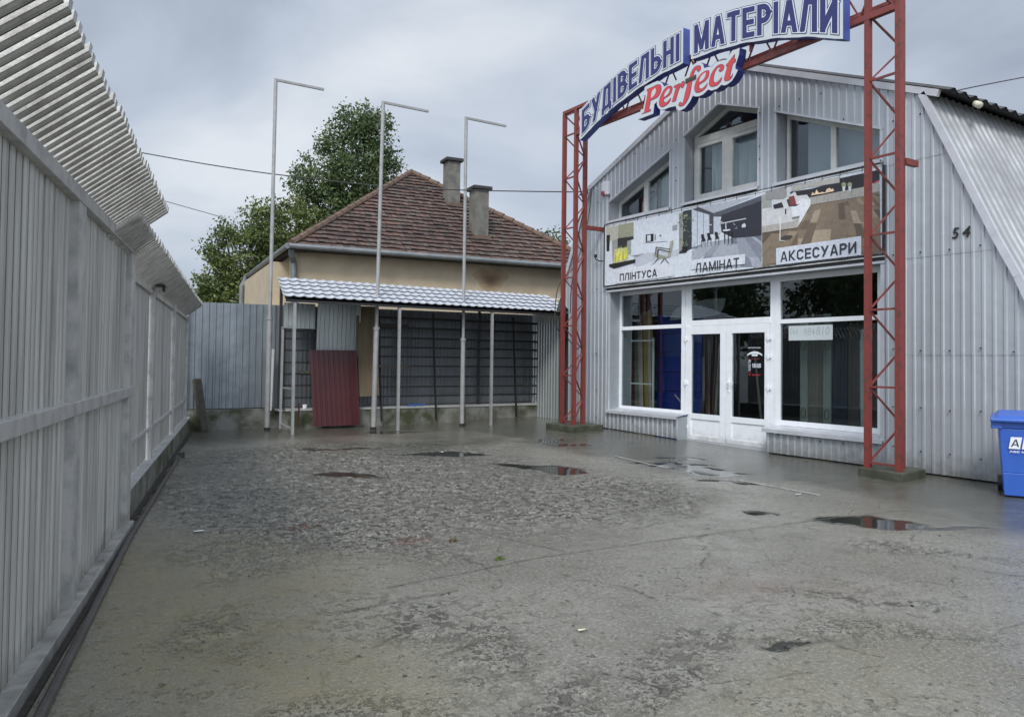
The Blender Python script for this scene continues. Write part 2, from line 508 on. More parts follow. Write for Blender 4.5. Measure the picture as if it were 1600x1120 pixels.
def text_mesh(name, s, O, U, V, width, height, material, parent, N=None, extrude=0.0, offset=0.0, warp=None, shear=0.0):
    """flat lettering fitted to width x height in the plane O + u*U + v*V"""
    cu = bpy.data.curves.new(name + '_curve', 'FONT')
    cu.body = s
    cu.size = 1.0
    cu.offset = offset
    cu.extrude = extrude
    cu.shear = shear
    cu.resolution_u = 3
    to = bpy.data.objects.new(name + '_tmp', cu)
    COL.objects.link(to)
    bpy.context.view_layer.update()
    dg = bpy.context.evaluated_depsgraph_get()
    me = bpy.data.meshes.new_from_object(to.evaluated_get(dg))
    bpy.data.objects.remove(to); bpy.data.curves.remove(cu)
    vs_ = [v.co.copy() for v in me.vertices]
    x0 = min(v.x for v in vs_); x1 = max(v.x for v in vs_)
    y0 = min(v.y for v in vs_); y1 = max(v.y for v in vs_)
    sx = width / (x1 - x0); sy = height / (y1 - y0)
    O, U, V = Vector(O), Vector(U), Vector(V)
    N = Vector(N) if N is not None else U.cross(V)
    inv = MW[parent.name].inverted()
    for v, c in zip(me.vertices, vs_):
        q = O + U * ((c.x - x0) * sx) + V * ((c.y - y0) * sy) + N * c.z
        if warp: q = warp(q)
        v.co = inv @ q
    me.name = name
    me.materials.clear(); me.materials.append(material)
    o = bpy.data.objects.new(name, me)
    COL.objects.link(o); o.parent = parent
    MW[o.name] = MW[parent.name]
    return o

def smooth_poly(pts, n=3):
    out = []
    L = len(pts)
    for i in range(L):
        p0, p1, p2, p3 = (Vector(pts[(i + k - 1) % L]) for k in range(4))
        ang = (p1 - p0).angle(p2 - p1, 0) if (p1 - p0).length > 0 and (p2 - p1).length > 0 else 0
        ang2 = (p2 - p1).angle(p3 - p2, 0) if (p3 - p2).length > 0 else 0
        m1 = (p2 - p0) * 0.5 if ang < 1.15 else (p2 - p1)
        m2 = (p3 - p1) * 0.5 if ang2 < 1.15 else (p2 - p1)
        lim = (p2 - p1).length * 1.2
        if m1.length > lim: m1 = m1.normalized() * lim
        if m2.length > lim: m2 = m2.normalized() * lim
        for k in range(n):
            t = k / n
            a = 2 * t ** 3 - 3 * t ** 2 + 1; b = t ** 3 - 2 * t ** 2 + t; c = -2 * t ** 3 + 3 * t ** 2; d = t ** 3 - t ** 2
            q = p1 * a + m1 * b + p2 * c + m2 * d
            out.append((q.x, q.y))
    return out
from mathutils.geometry import tessellate_polygon
def flat_poly(mb, pts, to3, col=None):
    tri = tessellate_polygon([[Vector((p[0], p[1], 0)) for p in pts]])
    i = mb.p([to3(*p) for p in pts])
    for t in tri:
        a, b, c = (Vector(pts[k]) for k in t)
        cr = (b - a).x * (c - a).y - (b - a).y * (c - a).x
        t = t if cr > 0 else (t[0], t[2], t[1])
        mb.f.append(tuple(i + k for k in t)); mb.c.append(col)
def prism_sides(mb, pts, f0, f1, col=None):
    L = len(pts)
    for i in range(L):
        j = (i + 1) % L
        mb.face([f0(*pts[i]), f0(*pts[j]), f1(*pts[j]), f1(*pts[i])], col)

# frames of reference: the left fence runs 13 degrees off the yard's long axis
FR = R(-13.005)
FENCE = Matrix.Rotation(FR, 4, 'Z')                     # local x = off, local y = along
HOUSE_O = Vector((6.008, 20.5, 0))
HOUSE = Matrix.Translation(HOUSE_O) @ Matrix.Rotation(R(-6.7), 4, 'Z')
def fpt(off, s, z=0.0):
    return FENCE @ Vector((off, s, z))

# ------------------------------------------------------------------ block capitals drawn as strokes (used on signs, banner and bin)
def path_strip(pts, hw, a):
    """quads along an open path, half width hw + a, ends pushed out by a"""
    pts = [Vector((p[0], p[1], 0)) for p in pts]
    pts[0] = pts[0] + (pts[0] - pts[1]).normalized() * a
    pts[-1] = pts[-1] + (pts[-1] - pts[-2]).normalized() * a
    L_, R_ = [], []
    for i, p in enumerate(pts):
        d0 = (pts[i] - pts[i - 1]).normalized() if i else (pts[1] - pts[0]).normalized()
        d1 = (pts[i + 1] - pts[i]).normalized() if i < len(pts) - 1 else d0
        d = (d0 + d1).normalized(); n_ = Vector((-d.y, d.x, 0)) * ((hw + a) / max(0.5, d.dot(d0)))
        L_.append((p + n_).xy[:]); R_.append((p - n_).xy[:])
    return [[L_[i], R_[i], R_[i + 1], L_[i + 1]] for i in range(len(pts) - 1)]
def glyph(ch, w, h, t, a):
    hw = t / 2
    out = []
    def rect(x0, y0, x1, y1): out.append([(x0 - a, y0 - a), (x1 + a, y0 - a), (x1 + a, y1 + a), (x0 - a, y1 + a)])
    def vert(x, y0=0, y1=h): rect(x - hw, y0, x + hw, y1)
    def bar(y, x0=0, x1=w): rect(x0, y - hw * 0.9, x1, y + hw * 0.9)
    def para(x0, y0, x1, y1, k=1.0):
        s_ = math.hypot(x1 - x0, y1 - y0) / abs(y1 - y0); H_ = hw * s_ * k ** 0.5 + a * s_
        sl = (x1 - x0) / (y1 - y0); e0, e1 = y0 - a * (1 if y1 > y0 else -1), y1 + a * (1 if y1 > y0 else -1)
        xa, xb = x0 + sl * (e0 - y0), x1 + sl * (e1 - y1)
        out.append([(xa - H_, e0), (xa + H_, e0), (xb + H_, e1), (xb - H_, e1)])
    def bowl(x0, x1, y0, y1):
        yb, yt, xr = y0 + hw, y1 - hw, x1 - hw
        r = min((yt - yb) / 2, (xr - x0) * 0.75)
        P_ = [(x0, yb)]
        for i in range(7):
            q = -math.pi / 2 + math.pi / 2 * i / 6; P_.append((xr - r + r * math.cos(q), yb + r + r * math.sin(q)))
        for i in range(7):
            q = math.pi / 2 * i / 6; P_.append((xr - r + r * math.cos(q), yt - r + r * math.sin(q)))
        P_.append((x0, yt)); out.extend(path_strip(P_, hw, a))
    m = h / 2
    if ch == 'Б': vert(hw); bar(h - hw, hw, w * 0.94); bowl(hw, w, 0, h * 0.60)
    elif ch == 'У': para(w * 0.26, 0, w - hw, h); para(w * 0.56, h * 0.34, hw, h)
    elif ch == 'Д': para(w * 0.17, h * 0.16, w * 0.30, h); vert(w * 0.80, h * 0.16, h); bar(h - hw, w * 0.26, w * 0.84); rect(0, h * 0.12, w, h * 0.12 + t * 0.9); rect(0, 0, t * 0.8, h * 0.14); rect(w - t * 0.8, 0, w, h * 0.14)
    elif ch == 'І': vert(w / 2)
    elif ch == 'В': vert(hw); bowl(hw, w, 0, h * 0.56); bowl(hw, w * 0.93, h * 0.44, h)
    elif ch == 'Е' or ch == 'E': vert(hw); bar(hw, hw, w); bar(m, hw, w * 0.93); bar(h - hw, hw, w)
    elif ch == 'Л': para(w * 0.10, h * 0.04, w * 0.36, h); vert(w - hw); bar(h - hw, w * 0.34, w - hw); rect(-t * 0.1, 0, t * 0.7, t * 0.55)
    elif ch == 'Ь': vert(hw); bowl(hw, w, 0, h * 0.60)
    elif ch == 'Н': vert(hw); vert(w - hw); bar(m, hw, w - hw)
    elif ch == 'М': vert(hw); vert(w - hw); para(w / 2, h * 0.06, hw * 1.1, h, 0.8); para(w / 2, h * 0.06, w - hw * 1.1, h, 0.8)
    elif ch == 'А' or ch == 'A': para(hw, 0, w / 2 - hw * 0.25, h, 0.9); para(w - hw, 0, w / 2 + hw * 0.25, h, 0.9); rect(w * 0.28, h * 0.22, w * 0.72, h * 0.22 + t * 0.8)
    elif ch == 'V': para(w / 2 - hw * 0.25, 0, hw, h, 0.9); para(w / 2 + hw * 0.25, 0, w - hw, h, 0.9)
    elif ch == 'Т': vert(w / 2); bar(h - hw)
    elif ch == 'Р': vert(hw); bowl(hw, w, h * 0.40, h)
    elif ch == 'И': vert(hw); vert(w - hw); para(hw * 1.2, h * 0.10, w - hw * 1.2, h * 0.90)
    elif ch == 'П': vert(hw); vert(w - hw); bar(h - hw, hw, w - hw)
    elif ch == 'К': vert(hw); para(w - hw * 1.1, 0, t * 0.9, h * 0.52); para(t * 0.9, h * 0.44, w - hw * 1.1, h)
    elif ch == 'С':
        P_ = []
        rx, ry = w / 2 - hw, h * 0.30

        cx = w / 2
        P_ = [(cx + rx, h * 0.30)]
        for i in range(7):
            q = -math.pi / 2 * i / 6; P_.append((cx + rx * math.cos(q), ry + hw * 0 + (ry - hw) * math.sin(q)))
        for i in range(7):
            q = -math.pi / 2 - math.pi / 2 * i / 6; P_.append((cx + rx * math.cos(q), ry + (ry - hw) * math.sin(q)))
        for i in range(7):
            q = math.pi - math.pi / 2 * i / 6; P_.append((cx + rx * math.cos(q), h - ry + (ry - hw) * math.sin(q)))
        for i in range(7):
            q = math.pi / 2 - math.pi / 2 * i / 6; P_.append((cx + rx * math.cos(q), h - ry + (ry - hw) * math.sin(q)))
        P_.append((cx + rx, h * 0.70))
        P_ = [p for i, p in enumerate(P_) if i == 0 or (Vector(p) - Vector(P_[i - 1])).length > 1e-4]
        out.extend(path_strip(P_, hw, a))
    return out
REL = {'І': 0.30, 'М': 1.22, 'Д': 1.12, 'А': 1.05, 'A': 1.05, 'V': 1.0, 'У': 1.02, 'Е': 0.86, 'E': 0.86, 'Т': 0.94, 'Р': 0.92, 'Л': 1.02, 'С': 0.96, 'К': 0.98}
def word_strokes(name, word, parent, material, O, U, V, N, width, height, t, a=0.0, gap=0.3, base=0.0, warp=None, lift=0.0, per_letter=False, drop=()):
    O, U, V, N = Vector(O), Vector(U), Vector(V), Vector(N)
    g = t * gap
    rel = [REL.get(c, 1.0) for c in word]
    fixed = sum(t for c in word if c == 'І')
    unit = (width - g * (len(word) - 1) - fixed) / sum(r for c, r in zip(word, rel) if c != 'І')
    x = 0.0
    b = MB(); k = 0
    for c, r in zip(word, rel):
        w_ = t if c == 'І' else unit * r
        hh = height + (0.05 if c in drop else 0); oy = -0.05 if c in drop else 0
        if per_letter: b = MB(); k = 0
        for poly in glyph(c, w_, hh, t, a):
            pts = []
            for (px, py) in poly:
                q = O + U * (x + px) + V * (py + oy) + N * (lift + 0.00012 * k)
                pts.append(warp(q) if warp else q)
            k += 1
            b.face(pts)
        if per_letter: b.build(name, material, parent)
        x += w_ + g
    if not per_letter: b.build(name, material, parent)

# ------------------------------------------------------------------ ground: one sheet, fine where the yard is
def vnoise(x, y, seed):
    xi = np.floor(x).astype(np.int64); yi = np.floor(y).astype(np.int64)
    xf = x - xi; yf = y - yi
    u = xf * xf * (3 - 2 * xf); v = yf * yf * (3 - 2 * yf)
    def hsh(a, b):
        n = (a * 374761393 + b * 668265263 + seed * 974711) & 0x7fffffff
        n = ((n ^ (n >> 13)) * 1274126177) & 0x7fffffff
        return ((n ^ (n >> 16)) & 0xffff) / 65535.0
    return (hsh(xi, yi) * (1 - u) + hsh(xi + 1, yi) * u) * (1 - v) + (hsh(xi, yi + 1) * (1 - u) + hsh(xi + 1, yi + 1) * u) * v
def fbm(x, y, seed, octv=4):
    s = np.zeros_like(x); a = 0.5; t = 0
    for k in range(octv):
        s += a * vnoise(x * 2 ** k, y * 2 ** k, seed + k * 7); t += a; a *= 0.5
    return s / t
def sstep(a, b, x):
    t = np.clip((x - a) / (b - a), 0, 1)
    return t * t * (3 - 2 * t)
def base_z(x, y):
    return 0.082 * sstep(9.3, 14.8, y) * sstep(8.6, 10.8, x)
def gz(x, y):
    return float(base_z(np.array([float(x)]), np.array([float(y)]))[0])
g_fine = 0.027
gx = np.concatenate([np.array([-400, -150, -60, -25, -12, -6, -3.0]), np.arange(-1.5, 12.6, g_fine), np.array([14, 18, 26, 45, 90, 200, 420])])
gy = np.concatenate([np.array([-400, -150, -60, -25, -12, -6, -3.0, -1.0]), np.arange(0.6, 18.4, g_fine), np.array([20, 24, 32, 50, 90, 200, 450])])
X, Y = np.meshgrid(gx, gy)
Z = base_z(X, Y)
fineM = ((X > -1.5) & (X < 12.5) & (Y > 0.6) & (Y < 18.3)).astype(float)
warpx = X + 0.7 * (fbm(X * 0.9, Y * 0.9, 3) - 0.5) * 2
warpy = Y + 0.7 * (fbm(X * 0.9, Y * 0.9, 13) - 0.5) * 2
# broken, crumbled area in the middle of the yard and smaller scaled-off patches in front
def blob(cx, cy, rx, ry, ang=0.0, soft=0.35):
    c, s = math.cos(ang), math.sin(ang)
    dx, dy = warpx - cx, warpy - cy
    a = (dx * c + dy * s) / rx; b = (-dx * s + dy * c) / ry
    return 1 - sstep(1 - soft, 1 + soft, np.sqrt(a * a + b * b))
broken = np.zeros_like(X)
for q in ((4.3, 9.3, 3.0, 3.1, 0), (2.6, 7.6, 1.2, 1.9, 0), (5.6, 7.4, 1.6, 1.3, 0), (4.6, 12.6, 3.2, 1.6, 0), (1.6, 9.5, 0.7, 3.2, 0.23)):
    broken = np.maximum(broken, blob(*q))
for q in ((1.55, 5.85, 0.5, 0.22, 0.5), (2.35, 4.1, 0.42, 0.2, 0.4), (1.1, 4.7, 0.3, 0.25, 0), (3.0, 3.3, 0.5, 0.18, 0.3), (3.75, 2.95, 0.65, 0.11, 2.2), (4.3, 2.5, 0.5, 0.2, 2.3),
          (2.2, 3.35, 0.4, 0.2, 0.4), (4.9, 3.2, 0.45, 0.12, 2.2), (6.6, 3.6, 0.7, 0.2, 2.2), (1.2, 3.6, 0.5, 0.2, 0.2)):
    broken = np.maximum(broken, 0.62 * blob(*q, soft=0.6))
chunks = fbm(X * 6.5, Y * 6.5, 21, 4)
fineN = fbm(X * 16, Y * 16, 41, 2)
pit = sstep(0.56, 0.60, chunks) * broken
Z = Z + fineM * (-0.014 * pit + 0.006 * (fineN - 0.5) * (0.15 + broken) + 0.010 * (fbm(X * 0.8, Y * 0.8, 5) - 0.5))
# puddles: (cx, cy, rx, ry, angle)
PUD = ((6.1, 11.75, 0.6, 0.24, -0.6), (3.75, 9.93, 0.62, 0.26, -0.6), (6.85, 9.55, 0.62, 0.26, -0.6), (7.45, 4.62, 0.62, 0.23, -0.75), (6.95, 5.52, 0.16, 0.1, 0),
       (9.15, 12.3, 0.30, 0.65, 0.3), (8.75, 8.5, 0.25, 0.8, 0.25), (9.2, 9.4, 0.16, 0.4, 0.2), (8.1, 7.4, 0.15, 0.35, 0), (3.72, 2.86, 0.34, 0.045, 2.25), (7.9, 4.0, 0.3, 0.09, -0.7), (4.9, 13.2, 0.5, 0.14, -0.5), (6.9, 15.6, 0.5, 0.35, 0))
pud = np.zeros_like(X)
for q in PUD:
    pud = np.maximum(pud, blob(q[0], q[1], q[2], q[3], q[4], soft=0.28))
lvl = base_z(X, Y) - 0.012
Z = Z * (1 - pud) + lvl * pud
# wet apron along the shop and under the shelter
wet = np.maximum(sstep(8.0, 9.0, warpx + 0.25 * (6 - warpy).clip(0, 3)), sstep(14.2, 16.0, warpy)) 
wet = np.maximum(wet, 0.9 * sstep(0.35, 0.7, fbm(X * 0.5, Y * 0.5, 77)) * sstep(10.0, 13.5, warpy))
ocre = blob(0.9, 6.1, 1.0, 1.5, 0.2, 0.8) * 0.9 + blob(0.9, 4.2, 0.9, 0.8, 0, 0.8) * 0.7 + blob(3.2, 2.2, 1.2, 0.7, 0, 0.9) * 0.35
redst = blob(4.6, 3.6, 0.5, 0.3, 0, 0.9) * 0.5 + blob(6.3, 15.2, 1.0, 0.8, 0, 0.9) * 0.7
nx, ny = len(gx), len(gy)
me = bpy.data.meshes.new('ground')
co = np.stack([X, Y, Z], -1).reshape(-1, 3).astype(np.float32)
me.vertices.add(nx * ny); me.vertices.foreach_set('co', co.ravel())
idx = np.arange(nx * ny).reshape(ny, nx)
quads = np.stack([idx[:-1, :-1], idx[:-1, 1:], idx[1:, 1:], idx[1:, :-1]], -1).reshape(-1, 4)
me.loops.add(quads.size); me.loops.foreach_set('vertex_index', quads.ravel().astype(np.int32))
me.polygons.add(len(quads)); me.polygons.foreach_set('loop_start', (np.arange(len(quads)) * 4).astype(np.int32))
me.polygons.foreach_set('loop_total', np.full(len(quads), 4, np.int32))
me.update(calc_edges=True); me.validate()
me.polygons.foreach_set('use_smooth', [True] * len(me.polygons))
for nm, arr in (('A', (broken, pud, wet)), ('B', (np.clip(ocre, 0, 1), np.clip(redst, 0, 1), pit))):
    at = me.color_attributes.new(nm, 'FLOAT_COLOR', 'POINT')
    buf = np.ones((nx * ny, 4), np.float32)
    for k in range(3): buf[:, k] = arr[k].ravel()
    at.data.foreach_set('color', buf.ravel())
ground = bpy.data.objects.new('ground', me); COL.objects.link(ground); ground['kind'] = 'structure'

def ground_mat():
    m = bpy.data.materials.new('wet_worn_concrete')
    m.use_nodes = True
    nt = m.node_tree; N = nt.nodes; L = nt.links
    b = N['Principled BSDF']
    tcn = N.new('ShaderNodeTexCoord')
    P = tcn.outputs['Object']
    def noise_(sc, det=6, rough=0.6, dist=0.0, mpsc=None):
        n = N.new('ShaderNodeTexNoise')
        n.inputs['Scale'].default_value = sc; n.inputs['Detail'].default_value = det
        n.inputs['Roughness'].default_value = rough; n.inputs['Distortion'].default_value = dist
        if mpsc:
            q = N.new('ShaderNodeMapping'); q.inputs['Scale'].default_value = mpsc[0]; q.inputs['Rotation'].default_value = (0, 0, mpsc[1])
            L.new(P, q.inputs['Vector']); L.new(q.outputs[0], n.inputs['Vector'])
        else:
            L.new(P, n.inputs['Vector'])
        return n.outputs['Fac']
    def rng(src, a, b_, c=0.0, d=1.0):
        r = N.new('ShaderNodeMapRange'); r.inputs['From Min'].default_value = a; r.inputs['From Max'].default_value = b_
        r.inputs['To Min'].default_value = c; r.inputs['To Max'].default_value = d
        L.new(src, r.inputs['Value']); return r.outputs['Result']
    def mth(op, a, b_):
        q = N.new('ShaderNodeMath'); q.operation = op; q.use_clamp = True
        for k, v in enumerate((a, b_)):
            if isinstance(v, (int, float)): q.inputs[k].default_value = v
            else: L.new(v, q.inputs[k])
        return q.outputs[0]
    def mixc(f, a, b_):
        q = N.new('ShaderNodeMixRGB')
        if isinstance(f, (int, float)): q.inputs['Fac'].default_value = f
        else: L.new(f, q.inputs['Fac'])
        for k, v in (('Color1', a), ('Color2', b_)):
            if isinstance(v, tuple): q.inputs[k].default_value = (*v, 1)
            else: L.new(v, q.inputs[k])
        return q.outputs['Color']
    def attr(nm):
        a = N.new('ShaderNodeAttribute'); a.attribute_name = nm
        s = N.new('ShaderNodeSeparateColor'); L.new(a.outputs['Color'], s.inputs['Color'])
        return s.outputs
    A = attr('A'); B = attr('B')
    broken_, pud_, wet_ = A[0], A[1], A[2]
    big = noise_(0.7, 5, 0.6, 0.6)
    mid = noise_(4.0, 8, 0.68, 0.4)
    fin = noise_(38.0, 6, 0.7)
    grit = noise_(120.0, 3, 0.7)
    c = mixc(rng(big, 0.35, 0.65), (0.168, 0.164, 0.139), (0.262, 0.256, 0.222))
    c = mixc(rng(mid, 0.42, 0.66, 0, 0.6), c, (0.122, 0.116, 0.088))
    c = mixc(rng(fin, 0.48, 0.64, 0, 0.6), c, (0.42, 0.40, 0.35))
    c = mixc(rng(grit, 0.58, 0.66, 0, 0.7), c, (0.05, 0.05, 0.045))
    # scaled-off flakes: thin dark edges and pits, dense where the surface is broken
    fl = noise_(10.0, 12, 0.66, 0.15, ((1.0, 1.0, 1.0), 0.3))
    flk = mth('MULTIPLY', rng(fl, 0.54, 0.575), mth('ADD', mth('MULTIPLY', broken_, 0.8), rng(big, 0.50, 0.70, 0.0, 0.45)))
    flk2 = noise_(30.0, 8, 0.72, 0.1)
    flk2 = mth('MULTIPLY', rng(flk2, 0.55, 0.585), mth('MULTIPLY', broken_, 0.85))
    flk3 = mth('MULTIPLY', rng(noise_(16.0, 12, 0.74, 0.25, ((1.0, 1.0, 1.0), 0.9)), 0.60, 0.64), rng(noise_(1.3, 4, 0.6), 0.42, 0.58, 0.04, 0.85))
    dark = mth('MAXIMUM', mth('MAXIMUM', flk, flk2), flk3)
    dark = mth('MAXIMUM', dark, mth('MULTIPLY', B[2], 0.38))
    c = mixc(dark, c, (0.028, 0.027, 0.022))
    # cracks: thin lines on cell borders
    vo = N.new('ShaderNodeTexVoronoi'); vo.feature = 'DISTANCE_TO_EDGE'; vo.inputs['Scale'].default_value = 0.75
    wv = N.new('ShaderNodeMixRGB'); wv.inputs['Fac'].default_value = 0.16
    nzc = N.new('ShaderNodeTexNoise'); nzc.inputs['Scale'].default_value = 2.5; nzc.inputs['Detail'].default_value = 8; L.new(P, nzc.inputs['Vector'])
    L.new(P, wv.inputs['Color1']); L.new(nzc.outputs['Color'], wv.inputs['Color2']); L.new(wv.outputs['Color'], vo.inputs['Vector'])
    crk = mth('MULTIPLY', rng(vo.outputs['Distance'], 0.0, 0.006, 1.0, 0.0), rng(mid, 0.47, 0.55, 0, 0.85))
    c = mixc(crk, c, (0.03, 0.03, 0.025))
    c = mixc(mth('MULTIPLY', B[0], rng(mid, 0.3, 0.6, 0.35, 0.8)), c, (0.25, 0.22, 0.12))
    c = mixc(mth('MULTIPLY', B[1], 0.45), c, (0.14, 0.065, 0.05))
    wetf = mth('MAXIMUM', mth('MULTIPLY', wet_, rng(mid, 0.3, 0.6, 0.75, 1.0)), rng(pud_, 0.0, 0.5, 0.0, 0.85))
    c = mixc(mth('MULTIPLY', wetf, 0.80), c, (0.055, 0.057, 0.043))
    pm = rng(mth('ADD', pud_, mth('ADD', mth('MULTIPLY', mth('SUBTRACT', fl, 0.35), 0.9), mth('MULTIPLY', mth('SUBTRACT', mid, 0.4), 0.5))), 0.62, 0.78)
    c = mixc(mth('MULTIPLY', pm, 0.85), c, (0.020, 0.021, 0.018))
    L.new(c, b.inputs['Base Color'])
    ro = rng(mid, 0.35, 0.65, 0.12, 0.34)
    ro = mth('ADD', ro, mth('MULTIPLY', dark, 0.25))
    rw = mth('ADD', mth('MULTIPLY', ro, 0.34), 0.04)
    def mixv(f, a, b_):
        q = N.new('ShaderNodeMix'); L.new(f, q.inputs[0])
        for k, v in ((2, a), (3, b_)):
            if isinstance(v, (int, float)): q.inputs[k].default_value = v
            else: L.new(v, q.inputs[k])
        return q.outputs[0]
    ro = mixv(wetf, ro, rw)
    ro = mixv(pm, ro, 0.02)
    L.new(ro, b.inputs['Roughness'])
    hgt = mth('ADD', mth('MULTIPLY', fin, 0.25), mth('MULTIPLY', grit, 0.15))
    hgt = mth('ADD', hgt, mth('MULTIPLY', mid, 0.25))
    hh = N.new('ShaderNodeMath'); hh.operation = 'SUBTRACT'; L.new(hgt, hh.inputs[0]); L.new(mth('MULTIPLY', dark, 0.6), hh.inputs[1])
    bp = N.new('ShaderNodeBump'); bp.inputs['Distance'].default_value = 0.03
    st = mixv(pm, mixv(wetf, 1.0, 0.35), 0.015)
    L.new(st, bp.inputs['Strength']); L.new(hh.outputs[0], bp.inputs['Height']); L.new(bp.outputs['Normal'], b.inputs['Normal'])
    return m
me.materials.append(ground_mat())

# dirt strip between the fence wall and the guide pipe
b = MB(FENCE)
for s in np.arange(8.0, 17.2, 0.16):
    w = rnd.uniform(0.05, 0.085)
    b.face([(-0.985, s, 0.012), (-0.985 + w, s, 0.008), (-0.985 + w, s + 0.165, 0.008), (-0.985, s + 0.165, 0.012)])
o = b.build('soil_strip', MT['soil']); o['kind'] = 'structure'

# loose stones on the broken part (stuff)
b = MB()
def stone(b, x, y, z, r):
    ps = []
    for dz, k in ((0.0, 1.0), (0.55, 0.75)):
        for i in range(5):
            a = i * 1.2566 + rnd.random() * 0.7
            ps.append((x + math.cos(a) * r * k * rnd.uniform(0.7, 1.1), y + math.sin(a) * r * k * rnd.uniform(0.7, 1.1), z + dz * r))
    i0 = b.p(ps)
    for i in range(5):
        j = (i + 1) % 5
        b.f.append((i0 + i, i0 + j, i0 + 5 + j, i0 + 5 + i)); b.c.append(None)
    b.f.append(tuple(i0 + 5 + i for i in range(5))); b.c.append(None)
n = 0
while n < 4200:
    x = rnd.uniform(0.4, 8.2); y = rnd.uniform(2.5, 16.2)
    ix = int(np.searchsorted(gx, x)); iy = int(np.searchsorted(gy, y))
    if pud[iy, ix] > 0.2: continue
    if rnd.random() > 0.012 + broken[iy, ix] ** 2: continue
    if FENCE.inverted() @ Vector((x, y, 0)) and (FENCE.inverted() @ Vector((x, y, 0))).x < -0.8: continue
    stone(b, x, y, float(Z[iy, ix]) - 0.002, rnd.choice([0.004, 0.005, 0.007, 0.009, 0.013]))
    n += 1
o = b.build('gravel', MT['gravel']); o['kind'] = 'stuff'; o['label'] = 'loose grit and flakes scattered over the crumbling concrete'; o['category'] = 'gravel'

def ground_strip(name, pts, w, material, kind='structure'):
    b = MB()
    for (p, q) in zip(pts, pts[1:]):
        p = Vector((p[0], p[1], 0)); q = Vector((q[0], q[1], 0))
        n_ = max(2, int((q - p).length / 0.12)); d = (q - p).normalized(); s = Vector((d.y, -d.x, 0))
        for k in range(n_):
            a = p + (q - p) * (k / n_); c = p + (q - p) * ((k + 1) / n_)
            wa = w * rnd.uniform(0.7, 1.15)
            b.face([(*(a - s * wa).xy, gz(a.x, a.y) + 0.009), (*(a + s * wa).xy, gz(a.x, a.y) + 0.009), (*(c + s * wa).xy, gz(c.x, c.y) + 0.009), (*(c - s * wa).xy, gz(c.x, c.y) + 0.009)])
    o = b.build(name, material); o['kind'] = kind
    return o
ground_strip('apron_edge', [(8.55, 10.15), (8.36, 9.1), (8.32, 8.6)], 0.022, MT['chalk'])
ground_strip('apron_edge', [(8.33, 7.3), (8.3, 6.6), (8.27, 5.95)], 0.022, MT['chalk'])
ground_strip('joint_line', [(2.2, 5.05), (3.6, 5.2), (4.9, 5.15), (6.6, 5.05), (8.4, 4.9)], 0.006, MT['joint'])
ground_strip('joint_line', [(3.9, 5.25), (3.5, 6.6), (3.6, 7.0)], 0.006, MT['joint'])
ground_strip('joint_line', [(1.75, 4.7), (2.6, 4.75)], 0.006, MT['joint'])

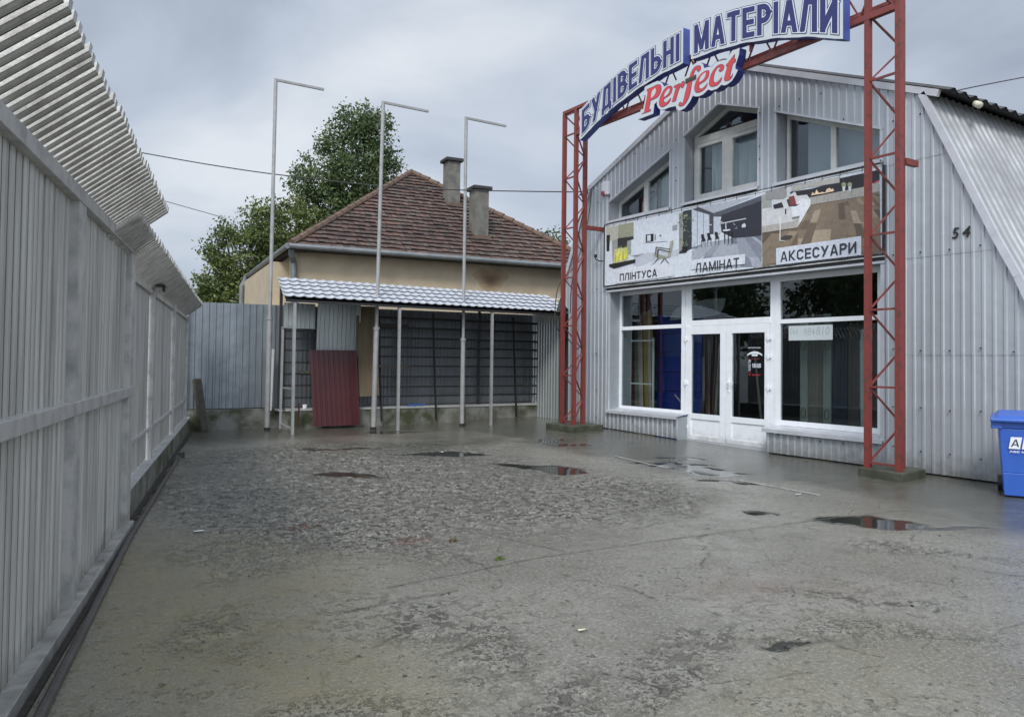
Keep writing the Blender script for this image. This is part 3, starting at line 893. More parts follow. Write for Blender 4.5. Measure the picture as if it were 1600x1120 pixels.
# ------------------------------------------------------------------ outlines of the printed banner pictures and the script sign, in metres (y, z)
SCRIPT_SIGN = {'BACK': [(11.413, 6.374),(11.322, 6.555),(11.26, 6.538),(11.192, 6.79),(11.268, 6.803),(11.214, 6.965),(11.013, 6.977),(10.855, 6.975),(10.747, 6.911),(10.678, 6.809),(10.489, 6.823),(10.358, 6.835),(10.175, 6.839),(10.058, 6.823),(10.015, 6.901),(9.958, 6.982),(9.857, 7.002),(9.758, 6.978),(9.695, 6.923),(9.666, 6.84),(9.561, 6.833),(9.48, 6.799),(9.417, 6.846),(9.323, 6.854),(9.229, 6.843),(9.152, 6.82),(9.092, 6.896),(9.031, 6.935),(8.867, 6.938),(8.881, 6.826),(8.958, 6.657),(8.954, 6.603),(8.902, 6.569),(8.954, 6.497),(9.028, 6.425),(9.134, 6.392),(9.203, 6.394),(9.265, 6.425),(9.366, 6.383),(9.493, 6.389),(9.574, 6.431),(9.687, 6.378),(9.802, 6.374),(9.903, 6.403),(9.94, 6.432),(10.01, 6.337),(10.134, 6.253),(10.261, 6.241),(10.344, 6.283),(10.372, 6.358),(10.541, 6.377),(10.674, 6.37),(10.79, 6.404),(10.849, 6.461),(10.879, 6.531),(10.87, 6.583),(10.948, 6.546),(10.976, 6.374)], 'P': [(11.307, 6.456),(11.229, 6.459),(11.122, 6.849),(11.156, 6.873),(11.152, 6.893),(11.012, 6.894),(10.873, 6.901),(10.785, 6.868),(10.759, 6.805),(10.778, 6.729),(10.851, 6.668),(10.969, 6.653),(11.049, 6.654),(11.097, 6.494),(11.047, 6.47),(11.047, 6.445)], 'P0': [(10.961, 6.84),(10.912, 6.85),(10.896, 6.79),(10.931, 6.732),(11.0, 6.696),(11.037, 6.696),(11.007, 6.809)], 'e': [(10.801, 6.502),(10.807, 6.573),(10.754, 6.681),(10.659, 6.762),(10.564, 6.782),(10.478, 6.75),(10.468, 6.68),(10.524, 6.615),(10.638, 6.586),(10.695, 6.575),(10.685, 6.525),(10.637, 6.491),(10.58, 6.502),(10.505, 6.542),(10.508, 6.503),(10.579, 6.455),(10.693, 6.435),(10.761, 6.453)], 'e0': [(10.676, 6.618),(10.648, 6.678),(10.582, 6.72),(10.535, 6.733),(10.525, 6.696),(10.562, 6.646),(10.638, 6.614)], 'r': [(10.466, 6.46),(10.366, 6.697),(10.422, 6.722),(10.413, 6.737),(10.275, 6.749),(10.283, 6.706),(10.211, 6.757),(10.157, 6.754),(10.147, 6.705),(10.183, 6.649),(10.219, 6.653),(10.229, 6.703),(10.283, 6.652),(10.319, 6.583),(10.373, 6.451)], 'f': [(10.016, 6.799),(9.974, 6.874),(9.907, 6.928),(9.823, 6.933),(9.757, 6.899),(9.753, 6.842),(9.806, 6.822),(9.839, 6.857),(9.831, 6.886),(9.873, 6.88),(9.906, 6.841),(9.939, 6.776),(9.964, 6.683),(10.011, 6.481),(10.081, 6.37),(10.171, 6.316),(10.261, 6.325),(10.295, 6.356),(10.28, 6.386),(10.244, 6.389),(10.189, 6.347),(10.171, 6.395),(10.136, 6.504),(10.075, 6.67)], 'BAR': [(10.113, 6.779),(9.931, 6.771),(9.859, 6.788),(9.858, 6.705),(10.024, 6.714),(10.113, 6.696)], 'e2': [(9.896, 6.563),(9.863, 6.653),(9.789, 6.73),(9.69, 6.773),(9.592, 6.773),(9.552, 6.742),(9.567, 6.662),(9.64, 6.61),(9.754, 6.589),(9.795, 6.57),(9.778, 6.51),(9.721, 6.487),(9.639, 6.512),(9.591, 6.552),(9.606, 6.502),(9.687, 6.452),(9.803, 6.446),(9.87, 6.48)], 'e20': [(9.783, 6.629),(9.747, 6.704),(9.673, 6.743),(9.621, 6.752),(9.632, 6.694),(9.689, 6.637)], 'c': [(9.545, 6.545),(9.519, 6.647),(9.448, 6.734),(9.353, 6.783),(9.26, 6.777),(9.21, 6.731),(9.228, 6.677),(9.29, 6.661),(9.325, 6.696),(9.29, 6.721),(9.298, 6.747),(9.353, 6.753),(9.416, 6.688),(9.447, 6.6),(9.438, 6.525),(9.383, 6.496),(9.305, 6.521),(9.258, 6.555),(9.273, 6.499),(9.351, 6.451),(9.462, 6.453),(9.526, 6.49)], 't': [(9.159, 6.733),(9.091, 6.777),(8.971, 6.861),(8.982, 6.777),(8.948, 6.768),(8.962, 6.723),(9.007, 6.714),(9.067, 6.543),(9.081, 6.489),(9.029, 6.514),(9.011, 6.544),(9.028, 6.49),(9.089, 6.455),(9.165, 6.464),(9.196, 6.494),(9.189, 6.545),(9.121, 6.715),(9.156, 6.72)]}
